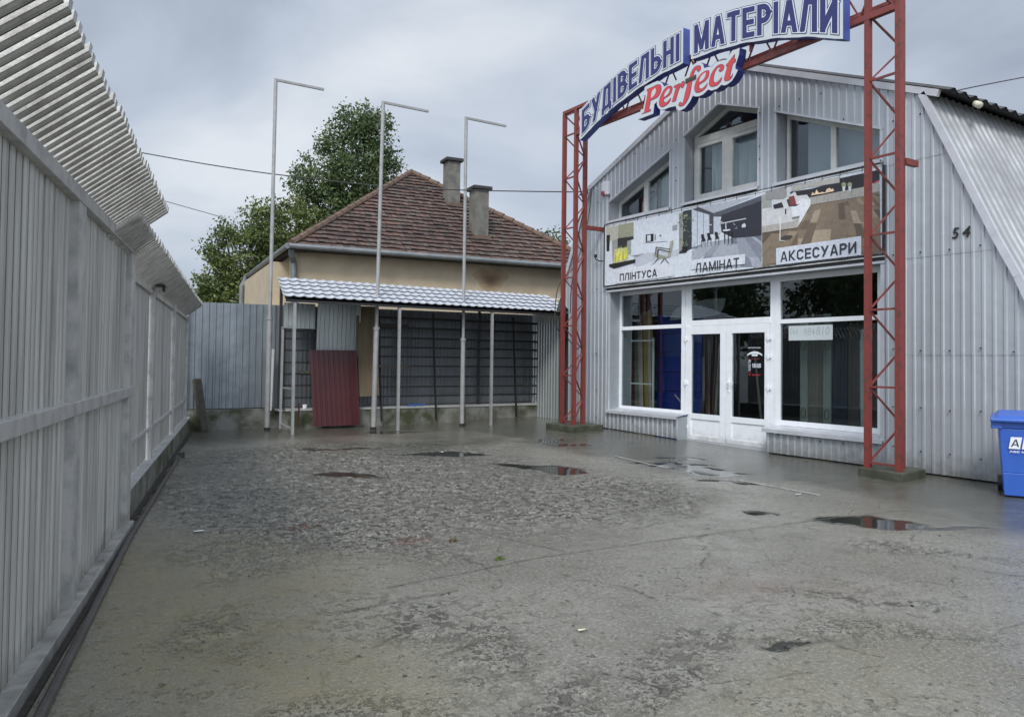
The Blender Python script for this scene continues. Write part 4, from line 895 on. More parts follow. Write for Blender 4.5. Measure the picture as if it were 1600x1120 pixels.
BANNER_ART = [((178,178,166),1,[(13.721,4.689),(13.299,4.666),(13.295,4.367),(13.716,4.338)]),((150,152,132),1,[(13.3,4.68),(12.781,4.671),(12.777,4.354),(13.295,4.367)]),((52,52,54),2,[(13.315,4.379),(12.777,4.36),(12.777,4.289),(12.982,4.274),(12.992,3.947),(13.309,3.982)]),((150,155,150),2,[(13.518,4.35),(13.315,4.37),(13.307,3.837),(13.482,3.837)]),((150,160,150),3,[(12.982,4.265),(12.855,4.276),(12.851,3.976),(12.979,3.972)]),((30,30,32),2,[(13.704,4.502),(13.576,4.495),(13.599,4.123),(13.699,4.125)]),((190,192,150),3,[(13.454,3.834),(13.422,4.139),(12.981,4.141),(12.937,3.879),(13.192,3.817)]),((222,220,90),4,[(13.014,3.888),(13.019,4.019),(13.003,4.131),(13.005,4.213),(12.99,4.081),(12.98,3.966),(12.986,3.885)]),((206,206,70),4,[(13.374,3.863),(13.382,3.983),(13.348,4.084),(13.339,4.157),(13.323,4.036),(13.304,3.93),(13.317,3.857)]),((240,238,170),4,[(13.166,3.876),(13.171,3.974),(13.153,4.057),(13.145,4.117),(13.139,4.019),(13.128,3.933),(13.135,3.873)]),((206,206,70),4,[(13.089,3.884),(13.096,4.007),(13.07,4.112),(13.064,4.188),(13.05,4.064),(13.035,3.955),(13.045,3.88)]),((222,220,90),4,[(13.234,3.871),(13.238,3.939),(13.222,3.997),(13.224,4.04),(13.21,3.97),(13.2,3.91),(13.207,3.868)]),((180,176,70),4,[(13.032,3.888),(13.038,4.016),(13.015,4.124),(13.021,4.204),(12.996,4.074),(12.982,3.962),(12.992,3.884)]),((236,232,140),4,[(13.355,3.861),(13.36,3.927),(13.34,3.982),(13.349,4.023),(13.325,3.956),(13.314,3.898),(13.322,3.858)]),((236,232,140),4,[(13.22,3.874),(13.228,4.011),(13.198,4.127),(13.177,4.21),(13.176,4.074),(13.159,3.953),(13.17,3.869)]),((206,206,70),4,[(13.245,3.872),(13.251,3.954),(13.224,4.023),(13.21,4.072),(13.204,3.99),(13.189,3.917),(13.2,3.867)]),((236,232,140),4,[(13.294,3.869),(13.304,4.006),(13.268,4.12),(13.246,4.201),(13.241,4.066),(13.22,3.946),(13.234,3.863)]),((236,232,140),4,[(13.267,3.87),(13.275,3.983),(13.246,4.078),(13.241,4.148),(13.223,4.034),(13.207,3.934),(13.218,3.865)]),((206,206,70),4,[(13.044,3.889),(13.051,3.979),(13.019,4.053),(13.007,4.107),(12.994,4.017),(12.976,3.937),(12.989,3.883)]),((180,176,70),4,[(13.237,3.872),(13.243,4.0),(13.221,4.109),(13.21,4.187),(13.203,4.059),(13.19,3.946),(13.198,3.868)]),((236,232,140),4,[(13.222,3.873),(13.228,3.937),(13.205,3.99),(13.189,4.028),(13.188,3.965),(13.176,3.908),(13.185,3.869)]),((206,206,70),4,[(13.169,3.878),(13.176,3.993),(13.151,4.091),(13.131,4.16),(13.131,4.046),(13.117,3.944),(13.126,3.873)]),((180,176,70),4,[(13.131,3.881),(13.138,3.971),(13.111,4.047),(13.104,4.102),(13.092,4.011),(13.077,3.931),(13.087,3.876)]),((180,176,70),4,[(13.303,3.867),(13.309,3.93),(13.282,3.982),(13.265,4.019),(13.263,3.957),(13.248,3.9),(13.258,3.862)]),((236,232,140),4,[(13.086,3.882),(13.09,3.957),(13.075,4.021),(13.056,4.065),(13.063,3.991),(13.054,3.925),(13.06,3.88)]),((180,176,70),4,[(13.384,3.859),(13.388,3.956),(13.372,4.04),(13.378,4.102),(13.359,4.002),(13.349,3.916),(13.355,3.856)]),((206,206,70),4,[(13.058,3.887),(13.064,3.94),(13.037,3.983),(13.041,4.016),(13.018,3.961),(13.004,3.914),(13.014,3.882)]),((222,220,90),4,[(13.346,3.863),(13.353,3.99),(13.328,4.097),(13.339,4.177),(13.309,4.048),(13.295,3.936),(13.304,3.859)]),((222,220,90),4,[(13.271,3.868),(13.275,3.934),(13.259,3.991),(13.241,4.03),(13.247,3.965),(13.238,3.906),(13.244,3.865)]),((34,34,34),5,[(13.595,3.821),(12.701,3.846),(12.7,3.772),(13.411,3.706),(13.594,3.766)]),((110,110,112),5,[(12.925,3.949),(12.663,3.903),(12.433,3.938),(12.663,3.92)]),((25,27,30),2,[(12.387,4.338),(12.144,4.331),(12.142,4.164),(12.386,4.174)]),((205,212,220),3,[(12.337,4.314),(12.225,4.312),(12.224,4.188),(12.336,4.189)]),((40,42,46),2,[(12.11,4.31),(12.083,4.306),(12.081,4.187),(12.108,4.182)]),((150,155,160),2,[(11.585,4.422),(11.443,4.422),(11.442,4.312),(11.584,4.307)]),((120,122,125),2,[(12.411,4.169),(11.741,4.12),(11.741,4.106),(12.41,4.155)]),((60,62,66),3,[(11.921,4.285),(11.896,4.231),(11.92,4.248),(11.968,4.249)]),((160,160,145),3,[(11.635,4.098),(11.555,4.124),(11.538,4.053),(11.632,3.783),(11.714,3.767)]),((150,148,132),4,[(12.122,3.895),(12.037,3.894),(11.702,3.782),(11.772,3.757),(11.963,3.785),(12.109,3.851)]),((58,54,50),6,[(12.081,3.891),(12.067,4.033),(12.038,4.038),(11.634,3.946),(11.634,3.932),(12.033,4.021),(12.054,3.883)]),((58,54,50),6,[(12.024,3.808),(12.018,3.968),(11.99,3.99),(11.622,3.89),(11.622,3.873),(11.977,3.969),(11.997,3.797)]),((58,54,50),6,[(11.963,3.777),(12.169,3.674),(12.181,3.675),(11.987,3.788)]),((58,54,50),6,[(11.796,3.759),(11.909,3.665),(11.924,3.667),(11.82,3.767)]),((58,54,50),6,[(11.772,3.762),(11.572,3.543),(11.588,3.544),(11.791,3.757)]),((52,56,62),2,[(11.287,4.673),(11.044,4.67),(11.037,3.879),(11.302,3.813),(11.392,3.814),(11.392,3.855),(11.28,3.908)]),((150,152,148),2,[(11.4,4.642),(11.287,4.649),(11.28,3.908),(11.392,3.852)]),((174,180,152),4,[(11.259,4.325),(11.248,4.298),(11.222,4.275),(11.233,4.303)]),((70,84,64),5,[(11.108,4.535),(11.169,4.548),(11.226,4.54),(11.164,4.526)]),((96,110,84),6,[(10.956,4.442),(10.995,4.462),(11.037,4.467),(10.999,4.448)]),((70,84,64),4,[(11.227,4.56),(11.281,4.528),(11.302,4.477),(11.248,4.509)]),((96,110,84),5,[(11.068,4.043),(11.03,4.056),(11.009,4.083),(11.046,4.069)]),((96,110,84),6,[(11.352,4.148),(11.342,4.108),(11.309,4.073),(11.318,4.113)]),((128,140,108),4,[(11.072,4.412),(11.045,4.44),(11.041,4.477),(11.069,4.449)]),((174,180,152),5,[(11.222,4.572),(11.289,4.606),(11.364,4.616),(11.296,4.581)]),((128,140,108),6,[(11.167,4.617),(11.203,4.598),(11.22,4.566),(11.183,4.585)]),((174,180,152),4,[(11.282,4.228),(11.264,4.252),(11.265,4.282),(11.283,4.258)]),((128,140,108),5,[(11.223,4.012),(11.264,4.012),(11.296,3.999),(11.256,3.998)]),((174,180,152),6,[(11.186,4.0),(11.161,3.976),(11.125,3.961),(11.15,3.985)]),((96,110,84),4,[(11.046,4.158),(11.1,4.147),(11.137,4.118),(11.082,4.128)]),((174,180,152),5,[(11.233,4.022),(11.298,4.057),(11.373,4.068),(11.307,4.033)]),((150,158,128),6,[(11.157,4.264),(11.216,4.28),(11.274,4.275),(11.214,4.259)]),((70,84,64),4,[(11.328,4.575),(11.364,4.552),(11.377,4.518),(11.341,4.54)]),((70,84,64),5,[(11.0,4.422),(11.051,4.454),(11.112,4.467),(11.061,4.435)]),((150,158,128),6,[(11.207,4.5),(11.232,4.533),(11.274,4.557),(11.249,4.524)]),((70,84,64),4,[(11.057,4.121),(11.026,4.161),(11.026,4.211),(11.058,4.171)]),((70,84,64),5,[(11.042,4.377),(11.093,4.363),(11.124,4.33),(11.073,4.345)]),((96,110,84),4,[(11.169,4.474),(11.108,4.481),(11.065,4.51),(11.126,4.503)]),((96,110,84),5,[(11.129,4.603),(11.17,4.562),(11.175,4.506),(11.135,4.548)]),((174,180,152),6,[(11.271,4.567),(11.202,4.551),(11.138,4.56),(11.206,4.576)]),((174,180,152),4,[(11.134,4.573),(11.18,4.59),(11.227,4.591),(11.181,4.574)]),((174,180,152),5,[(11.249,4.376),(11.264,4.417),(11.301,4.451),(11.287,4.411)]),((150,158,128),6,[(11.379,4.085),(11.327,4.109),(11.302,4.15),(11.353,4.126)]),((96,110,84),4,[(11.069,4.471),(11.073,4.514),(11.104,4.555),(11.1,4.512)]),((96,110,84),5,[(11.191,4.459),(11.144,4.475),(11.118,4.507),(11.164,4.491)]),((174,180,152),4,[(10.938,3.99),(10.976,3.963),(10.989,3.923),(10.951,3.95)]),((96,110,84),5,[(11.072,4.201),(11.118,4.242),(11.181,4.266),(11.135,4.225)]),((150,158,128),6,[(11.195,4.571),(11.239,4.541),(11.254,4.496),(11.21,4.526)]),((128,140,108),4,[(11.244,4.439),(11.193,4.427),(11.144,4.433),(11.196,4.445)]),((96,110,84),5,[(11.233,4.595),(11.285,4.593),(11.325,4.572),(11.272,4.574)]),((96,110,84),6,[(11.226,4.485),(11.27,4.49),(11.308,4.479),(11.264,4.474)]),((96,110,84),4,[(11.343,4.338),(11.311,4.378),(11.312,4.428),(11.344,4.388)]),((70,84,64),5,[(11.157,4.029),(11.153,4.084),(11.186,4.138),(11.189,4.084)]),((128,140,108),6,[(11.134,3.935),(11.171,3.96),(11.216,3.971),(11.18,3.946)]),((96,110,84),4,[(11.203,3.943),(11.213,3.972),(11.238,3.996),(11.229,3.968)]),((128,140,108),5,[(11.152,4.349),(11.203,4.363),(11.252,4.358),(11.201,4.344)]),((70,84,64),6,[(11.228,4.626),(11.285,4.613),(11.321,4.579),(11.264,4.592)]),((70,84,64),4,[(11.44,4.467),(11.387,4.448),(11.333,4.448),(11.386,4.467)]),((150,158,128),5,[(11.288,4.063),(11.335,4.067),(11.374,4.055),(11.328,4.051)]),((96,110,84),6,[(11.213,4.489),(11.137,4.487),(11.077,4.512),(11.153,4.514)]),((96,110,84),4,[(11.151,4.071),(11.197,4.032),(11.207,3.978),(11.162,4.017)]),((24,24,26),5,[(11.303,3.951),(11.141,3.959),(11.168,3.822),(11.268,3.817)]),((190,196,206),1,[(12.767,3.958),(11.404,3.906),(11.403,3.775),(12.06,3.761),(12.557,3.674),(12.764,3.694)]),((196,204,216),1,[(11.044,4.667),(10.575,4.49),(10.57,3.95),(11.037,3.928)]),((120,130,145),2,[(10.901,4.612),(10.885,4.607),(10.88,3.941),(10.895,3.933)]),((120,130,145),2,[(10.736,4.586),(10.722,4.581),(10.716,3.921),(10.731,3.913)]),((74,76,84),2,[(11.044,4.67),(10.86,4.686),(10.462,4.504),(10.458,4.092),(10.572,4.107),(10.575,4.49)]),((176,182,192),2,[(10.835,4.678),(9.966,4.674),(9.45,4.659),(10.462,4.504)]),((84,88,98),2,[(10.462,4.504),(9.315,4.646),(9.314,4.507),(10.259,4.403),(10.461,4.434)]),((190,198,210),3,[(10.461,4.434),(10.319,4.412),(10.288,4.331),(10.286,4.084),(10.458,4.092)]),((46,48,58),3,[(10.259,4.434),(9.314,4.551),(9.311,3.918),(9.961,3.958),(10.257,4.111),(10.288,4.3)]),((205,210,216),4,[(10.278,4.283),(9.669,4.289),(9.66,4.272),(10.278,4.265)]),((210,214,220),4,[(10.328,4.314),(10.238,4.311),(10.238,4.293),(10.328,4.298)]),((205,208,214),4,[(10.584,4.296),(10.501,4.292),(10.501,4.275),(10.583,4.28)]),((200,206,214),4,[(9.762,4.179),(9.697,4.199),(9.668,4.165),(9.677,4.119),(9.762,4.126)]),((150,155,165),4,[(9.963,4.245),(9.944,4.242),(9.943,4.212),(9.909,4.207),(9.909,4.197),(9.963,4.204)]),((150,155,165),4,[(9.933,4.143),(9.889,4.129),(9.889,4.167),(9.876,4.165),(9.876,4.117),(9.933,4.128)]),((214,222,232),5,[(10.155,4.273),(10.139,4.271),(10.132,4.148),(10.158,4.151)]),((225,228,232),5,[(10.217,4.144),(10.04,4.135),(10.04,4.112),(10.138,4.11),(10.217,4.124)]),((26,28,34),6,[(10.781,4.134),(10.707,4.125),(10.686,4.043),(10.654,4.0),(10.738,3.987),(10.764,4.053)]),((40,42,48),5,[(10.77,4.022),(10.755,4.02),(10.758,3.871),(10.769,3.872)]),((40,42,48),5,[(10.679,4.011),(10.665,4.009),(10.668,3.86),(10.678,3.861)]),((26,28,34),6,[(10.624,4.137),(10.551,4.127),(10.53,4.046),(10.499,4.004),(10.581,3.991),(10.607,4.056)]),((40,42,48),5,[(10.613,4.026),(10.598,4.024),(10.601,3.876),(10.611,3.877)]),((40,42,48),5,[(10.524,4.014),(10.509,4.013),(10.512,3.865),(10.522,3.866)]),((26,28,34),6,[(10.428,4.134),(10.357,4.125),(10.336,4.045),(10.306,4.002),(10.386,3.989),(10.411,4.054)]),((40,42,48),5,[(10.417,4.024),(10.403,4.022),(10.406,3.876),(10.416,3.877)]),((40,42,48),5,[(10.33,4.013),(10.316,4.011),(10.319,3.865),(10.329,3.866)]),((22,24,30),6,[(10.187,4.117),(10.159,4.113),(10.162,3.884),(10.181,3.872)]),((22,24,30),6,[(10.098,4.105),(10.071,4.101),(10.073,3.874),(10.093,3.861)]),((22,24,30),6,[(10.01,4.093),(9.983,4.089),(9.986,3.863),(10.005,3.85)]),((132,138,150),1,[(11.037,3.912),(10.57,3.95),(9.961,3.958),(9.311,3.914),(9.308,3.345),(11.033,3.479)]),((196,202,212),2,[(11.037,3.912),(10.57,3.935),(10.498,3.863),(10.746,3.641),(11.035,3.607)]),((118,124,136),2,[(10.744,3.928),(10.924,3.862),(11.037,3.875),(11.037,3.906),(11.015,3.913)]),((166,172,182),2,[(10.748,3.926),(10.595,3.908),(11.035,3.697),(11.036,3.821)]),((166,172,182),2,[(10.426,3.943),(10.374,3.937),(10.906,3.587),(11.035,3.6),(11.035,3.697),(10.529,3.94),(10.498,3.941)]),((150,156,168),2,[(10.221,3.948),(10.498,3.676),(10.732,3.701),(10.363,3.944)]),((166,172,182),2,[(10.099,3.95),(10.347,3.519),(10.63,3.547),(10.221,3.948)]),((150,156,168),2,[(9.991,3.953),(10.015,3.815),(10.166,3.833),(10.099,3.95)]),((166,172,182),2,[(10.166,3.833),(10.015,3.815),(10.06,3.564),(10.306,3.59)]),((150,156,168),2,[(10.306,3.59),(10.06,3.564),(10.088,3.405),(10.398,3.429)]),((118,124,136),2,[(9.894,3.949),(9.876,3.849),(10.006,3.865),(9.991,3.953),(9.961,3.953)]),((166,172,182),2,[(10.009,3.848),(9.873,3.832),(9.792,3.382),(10.088,3.405)]),((150,156,168),2,[(9.804,3.942),(9.651,3.64),(9.842,3.661),(9.894,3.949)]),((150,156,168),2,[(9.842,3.661),(9.651,3.64),(9.607,3.553),(9.827,3.576)]),((150,156,168),2,[(9.717,3.936),(9.399,3.539),(9.611,3.561),(9.804,3.942)]),((166,172,182),2,[(9.611,3.561),(9.399,3.539),(9.308,3.425),(9.308,3.355),(9.517,3.375)]),((150,156,168),2,[(9.517,3.375),(9.308,3.355),(9.308,3.345),(9.51,3.36)]),((166,172,182),2,[(9.482,3.92),(9.31,3.809),(9.31,3.738),(9.556,3.925)]),((110,115,128),2,[(9.41,3.915),(9.311,3.858),(9.31,3.809),(9.482,3.92)]),((110,115,128),2,[(9.342,3.91),(9.311,3.894),(9.311,3.877),(9.353,3.882),(9.41,3.915)]),((160,165,160),1,[(9.306,4.659),(9.094,4.658),(9.093,4.356),(9.305,4.404)]),((132,118,102),1,[(9.301,4.389),(8.243,4.329),(7.331,4.286),(7.039,4.316),(7.018,3.325),(9.296,3.351)]),((166,152,132),2,[(8.344,4.179),(8.436,4.044),(8.473,4.049),(8.374,4.176)]),((112,98,84),2,[(8.421,4.065),(8.282,4.044),(8.359,3.897),(8.521,3.919)]),((166,152,132),2,[(8.544,3.77),(8.432,3.756),(8.531,3.566),(8.543,3.567)]),((166,152,132),2,[(8.079,4.207),(8.157,3.993),(8.298,4.014),(8.205,4.193)]),((138,122,102),2,[(8.298,4.014),(8.157,3.993),(8.162,3.98),(8.305,4.001)]),((112,98,84),2,[(8.305,4.001),(8.162,3.98),(8.319,3.552),(8.526,3.576)]),((152,137,118),2,[(8.526,3.576),(8.319,3.552),(8.362,3.436),(8.543,3.455),(8.543,3.542)]),((166,152,132),2,[(8.543,3.455),(8.362,3.436),(8.389,3.364),(8.403,3.364),(8.543,3.378)]),((126,112,98),2,[(8.543,3.378),(8.403,3.364),(8.543,3.368)]),((166,152,132),2,[(8.203,3.868),(8.047,3.847),(8.15,3.389),(8.371,3.413)]),((126,112,98),2,[(8.371,3.413),(8.15,3.389),(8.157,3.357),(8.389,3.364)]),((138,122,102),2,[(7.858,4.23),(7.867,4.126),(7.98,4.144),(7.963,4.219)]),((126,112,98),2,[(8.01,4.011),(7.879,3.992),(7.893,3.838),(8.044,3.859)]),((166,152,132),2,[(8.044,3.859),(7.893,3.838),(7.923,3.497),(8.121,3.52)]),((126,112,98),2,[(8.121,3.52),(7.923,3.497),(7.932,3.399),(8.142,3.422)]),((138,122,102),2,[(7.76,4.24),(7.76,4.236),(7.776,4.239)]),((126,112,98),2,[(7.888,3.889),(7.746,3.869),(7.738,3.661),(7.907,3.683)]),((152,137,118),2,[(7.924,3.492),(7.731,3.469),(7.73,3.45),(7.926,3.472)]),((152,137,118),2,[(7.934,3.375),(7.727,3.353),(7.726,3.345),(7.937,3.351)]),((98,86,74),2,[(7.671,4.25),(7.625,3.962),(7.751,3.98),(7.76,4.24)]),((126,112,98),2,[(7.748,3.917),(7.615,3.898),(7.581,3.685),(7.74,3.706)]),((112,98,84),2,[(7.738,3.652),(7.572,3.631),(7.526,3.339),(7.726,3.345)]),((112,98,84),2,[(7.588,4.259),(7.567,4.183),(7.663,4.198),(7.671,4.25)]),((138,122,102),2,[(7.597,3.784),(7.453,3.764),(7.426,3.668),(7.582,3.688)]),((138,122,102),2,[(7.58,3.675),(7.423,3.655),(7.348,3.383),(7.536,3.404)]),((166,152,132),2,[(7.542,4.093),(7.438,4.076),(7.4,3.976),(7.515,3.994)]),((166,152,132),2,[(7.515,3.994),(7.4,3.976),(7.353,3.856),(7.483,3.874)]),((98,86,74),2,[(7.483,3.874),(7.353,3.856),(7.262,3.617),(7.418,3.637)]),((112,98,84),2,[(7.383,3.509),(7.213,3.489),(7.152,3.328),(7.335,3.334)]),((166,152,132),2,[(7.362,3.878),(7.237,3.859),(7.228,3.84),(7.354,3.858)]),((138,122,102),2,[(7.354,3.858),(7.228,3.84),(7.195,3.772),(7.328,3.79)]),((126,112,98),2,[(7.328,3.79),(7.195,3.772),(7.133,3.644),(7.28,3.663)]),((112,98,84),2,[(7.28,3.663),(7.133,3.644),(7.02,3.413),(7.018,3.325),(7.156,3.34)]),((166,152,132),2,[(7.156,3.34),(7.018,3.325),(7.018,3.325),(7.152,3.328)]),((152,137,118),2,[(7.372,4.281),(7.295,4.149),(7.386,4.164),(7.439,4.274)]),((126,112,98),2,[(7.386,4.164),(7.295,4.149),(7.227,4.033),(7.33,4.05)]),((126,112,98),2,[(7.33,4.05),(7.227,4.033),(7.181,3.955),(7.292,3.972)]),((126,112,98),2,[(7.292,3.972),(7.181,3.955),(7.026,3.69),(7.02,3.413)]),((138,122,102),2,[(7.308,4.285),(7.284,4.25),(7.362,4.264),(7.372,4.281),(7.331,4.286)]),((152,137,118),2,[(7.315,4.185),(7.229,4.17),(7.057,3.916),(7.168,3.933)]),((138,122,102),2,[(7.168,3.933),(7.057,3.916),(7.03,3.876),(7.026,3.69)]),((166,152,132),2,[(7.243,4.284),(7.11,4.111),(7.199,4.125),(7.308,4.285)]),((98,86,74),2,[(7.146,4.048),(7.049,4.032),(7.032,4.01),(7.03,3.876)]),((112,98,84),2,[(7.206,4.236),(7.13,4.223),(7.035,4.111),(7.034,4.082),(7.095,4.091)]),((138,122,102),2,[(7.122,4.282),(7.036,4.191),(7.035,4.111),(7.181,4.283)]),((98,86,74),2,[(7.064,4.281),(7.037,4.254),(7.037,4.236),(7.086,4.244),(7.122,4.282)]),((138,122,102),2,[(7.086,4.244),(7.037,4.236),(7.036,4.191)]),((166,152,132),2,[(9.214,4.005),(9.299,3.946),(9.299,4.011)]),((98,86,74),2,[(9.024,3.991),(9.298,3.768),(9.299,3.946),(9.214,4.005)]),((98,86,74),2,[(8.841,3.978),(8.908,3.914),(9.089,3.938),(9.024,3.991)]),((138,122,102),2,[(9.298,3.768),(9.085,3.742),(9.297,3.538)]),((126,112,98),2,[(9.296,3.398),(9.161,3.385),(9.187,3.353),(9.296,3.351)]),((112,98,84),2,[(8.544,3.896),(8.706,3.918),(8.666,3.965),(8.545,3.956)]),((152,137,118),2,[(8.706,3.918),(8.544,3.896),(8.544,3.884),(8.607,3.792),(8.793,3.816)]),((138,122,102),2,[(8.793,3.816),(8.607,3.792),(8.896,3.368),(9.153,3.394)]),((112,98,84),2,[(8.543,3.542),(8.559,3.511),(8.781,3.536),(8.544,3.884)]),((112,98,84),2,[(8.781,3.536),(8.559,3.511),(8.635,3.366),(8.689,3.365),(8.885,3.385)]),((152,137,118),2,[(8.885,3.385),(8.689,3.365),(8.901,3.36)]),((138,122,102),2,[(8.543,3.384),(8.621,3.392),(8.543,3.542)]),((44,42,48),2,[(8.695,4.6),(8.259,4.577),(7.737,4.613),(7.737,4.653),(7.331,4.651),(7.039,4.656),(7.039,4.48),(7.331,4.433),(8.354,4.436),(8.694,4.488)]),((178,176,170),3,[(8.679,4.696),(7.737,4.679),(7.737,4.58),(8.37,4.611),(8.678,4.604)]),((168,166,160),3,[(8.354,4.432),(7.331,4.433),(7.039,4.43),(7.039,4.316),(7.331,4.286),(8.29,4.307),(8.353,4.347)]),((120,118,112),4,[(8.165,4.42),(8.158,4.419),(8.157,4.31),(8.165,4.312)]),((120,118,112),4,[(7.952,4.419),(7.944,4.417),(7.944,4.308),(7.951,4.31)]),((120,118,112),4,[(7.729,4.417),(7.722,4.416),(7.722,4.306),(7.729,4.308)]),((120,118,112),4,[(7.513,4.415),(7.506,4.414),(7.506,4.305),(7.513,4.306)]),((236,206,176),5,[(8.275,4.464),(8.244,4.513),(8.204,4.479),(8.166,4.546),(8.119,4.477),(8.058,4.486),(7.997,4.462),(7.975,4.512),(7.922,4.529),(7.877,4.494),(7.855,4.51),(7.832,4.459),(8.027,4.454)]),((214,216,216),5,[(7.686,4.512),(7.625,4.508),(7.636,4.421),(7.671,4.42)]),((150,160,130),6,[(7.7,4.554),(7.657,4.574),(7.613,4.544),(7.616,4.501),(7.686,4.505)]),((214,216,216),5,[(7.577,4.492),(7.517,4.488),(7.529,4.402),(7.563,4.4)]),((150,160,130),6,[(7.592,4.533),(7.549,4.554),(7.506,4.524),(7.509,4.481),(7.577,4.485)]),((200,110,100),4,[(7.153,4.457),(7.043,4.493),(7.043,4.462),(7.126,4.443)]),((214,214,210),5,[(7.18,4.538),(7.162,4.535),(7.162,4.282),(7.173,4.284)]),((150,150,150),2,[(9.226,4.71),(8.762,4.704),(8.761,4.5),(9.225,4.551)]),((205,205,205),3,[(8.77,4.705),(8.753,4.705),(8.753,4.505),(8.769,4.508)]),((205,205,205),3,[(8.725,4.704),(8.703,4.703),(8.703,4.504),(8.724,4.507)]),((206,208,210),5,[(9.301,4.36),(9.278,4.4),(9.067,4.387),(9.059,4.522),(8.981,4.512),(8.828,4.497),(8.612,4.586),(8.588,4.581),(8.555,4.506),(8.354,4.491),(8.275,4.389),(8.274,4.307),(8.545,3.956),(9.299,3.964)]),((176,172,166),6,[(9.299,4.084),(8.66,4.077),(8.521,4.098),(8.545,3.956),(9.299,3.964)]),((226,230,236),6,[(8.677,4.331),(8.562,4.382),(8.433,4.443),(8.282,4.387),(8.282,4.305),(8.496,4.012),(8.521,4.154),(8.643,4.158),(8.66,4.245)]),((46,42,50),7,[(9.058,4.429),(8.87,4.45),(8.827,4.349),(9.032,4.353)]),((60,56,66),7,[(8.769,4.473),(8.694,4.488),(8.579,4.357),(8.497,4.364),(8.562,4.327),(8.719,4.345)]),((132,62,62),8,[(8.724,4.514),(8.612,4.523),(8.562,4.354),(8.685,4.354)]),((130,130,128),7,[(8.652,4.146),(8.5,4.15),(8.5,4.112),(8.652,4.111)]),((70,66,64),7,[(8.893,3.821),(8.825,3.85),(8.692,3.844),(8.634,3.82),(8.692,3.781),(8.842,3.772)]),((226,226,222),8,[(8.912,4.227),(8.886,4.224),(8.893,3.778),(8.8,3.763),(8.8,3.753),(8.913,3.771)]),((40,38,40),7,[(8.802,4.316),(8.769,4.318),(8.773,4.22),(8.797,4.224)]),((216,220,226),9,[(13.327,3.659),(11.538,3.641),(11.536,3.378),(13.323,3.361)]),((214,219,228),9,[(11.035,3.655),(9.678,3.625),(9.677,3.44),(11.033,3.463)]),((206,212,224),9,[(8.986,3.648),(7.344,3.654),(7.343,3.303),(8.984,3.328)])]

# ------------------------------------------------------------------ the shop: gambrel hangar clad in profiled sheet
FX = 11.32
YC = 10.39
PROF = [(0.0, 7.41), (4.05, 5.69), (4.53, 4.64), (5.07, 3.43), (5.36, 2.84), (6.50, 0.0)]
def ztop(y):
    d = abs(y - YC)
    for (a, za), (b_, zb) in zip(PROF, PROF[1:]):
        if a <= d <= b_: return za + (zb - za) * (d - a) / (b_ - a)
    return 0.0
def lerpf(y0, z0, y1, z1):
    return lambda y: z0 + (z1 - z0) * (y - y0) / (y1 - y0)
shop = thing('shop_building', 'grey profiled metal hangar with a gable front, white shop windows and glazed double door', 'building', (FX, YC, 0))
gable = lambda y: (6.633 + (6.224 - 6.633) * (y - 10.42) / (11.32 - 10.42)) if y > 10.42 else (6.633 + (6.297 - 6.633) * (10.42 - y) / (10.42 - 9.46))
w1top = lerpf(11.74, 6.02, 13.68, 5.268)
w3top = lerpf(7.07, 5.317, 9.05, 6.115)
OPEN = [(11.47, 13.64, 0.50, lambda y: 3.19), (9.24, 11.47, -1.0, lambda y: 3.19), (7.05, 9.24, 0.43, lambda y: 3.19),
        (11.74, 13.68, 4.78, w1top), (9.46, 11.32, 4.76, gable), (7.07, 9.05, 4.76, w3top)]
b = MB()
ylo, yhi = YC - 6.50, YC + 6.50
def sec(za, zb, xoff, ya, yb):
    corrugated(b, (FX - xoff, 0, 0), (0, 1, 0), (0, 0, 1), (-1, 0, 0), ya, yb,
               lambda y: max(za, 0.025 + gz(FX - 0.4, y)) if za < 1 else za, lambda y: max(min(zb, ztop(y) - 0.01), za),
               pitch=0.142, depth=0.017, openings=[o_ for o_ in OPEN if not (o_[2] > zb or (za > 4.0 and o_[2] < 4))],
               extra=[YC - q[0] for q in PROF] + [YC + q[0] for q in PROF] + [10.42], phase=0.03)
sec(0.0, 1.775, 0.000, ylo, 15.2)
sec(1.760, 3.235, 0.006, ylo, 15.2)
sec(3.220, 4.72, 0.012, ylo, 15.62)
sec(4.70, 7.5, 0.018, ylo, yhi)
# the piece of the front that overhangs at the far corner
corrugated(b, (FX - 0.009, 0, 0), (0, 1, 0), (0, 0, 1), (-1, 0, 0), 15.2, 15.75, lambda y: 2.85 + (y - 15.2) * 0.9, lambda y: min(3.9, ztop(y) - 0.01), pitch=0.142, depth=0.017)
facade = b.build('facade_wall', MT['facade'], shop)
# screws
b = MB()
k = 0
y = ylo + 0.4
while y < 15.0:
    for zz in (0.10, 0.34, 0.95, 1.83, 2.55, 3.30, 4.0, 4.65, 5.35, 5.6, 6.2, 6.75):
        if (int(y * 7) + int(zz * 10)) % 3: 
            if zz < ztop(y) - 0.12 and not any(o_[0] - 0.03 < y < o_[1] + 0.03 and o_[2] < zz < o_[3](y) for o_ in OPEN):
                dz_ = rnd.uniform(-.03, .03); b.box(FX - 0.045, FX - 0.02, y - 0.008, y + 0.008, zz - 0.008 + dz_, zz + 0.008 + dz_)
    y += 0.142 * 3
o = b.build('screw_heads', MT['black'], shop); o['kind'] = 'stuff'
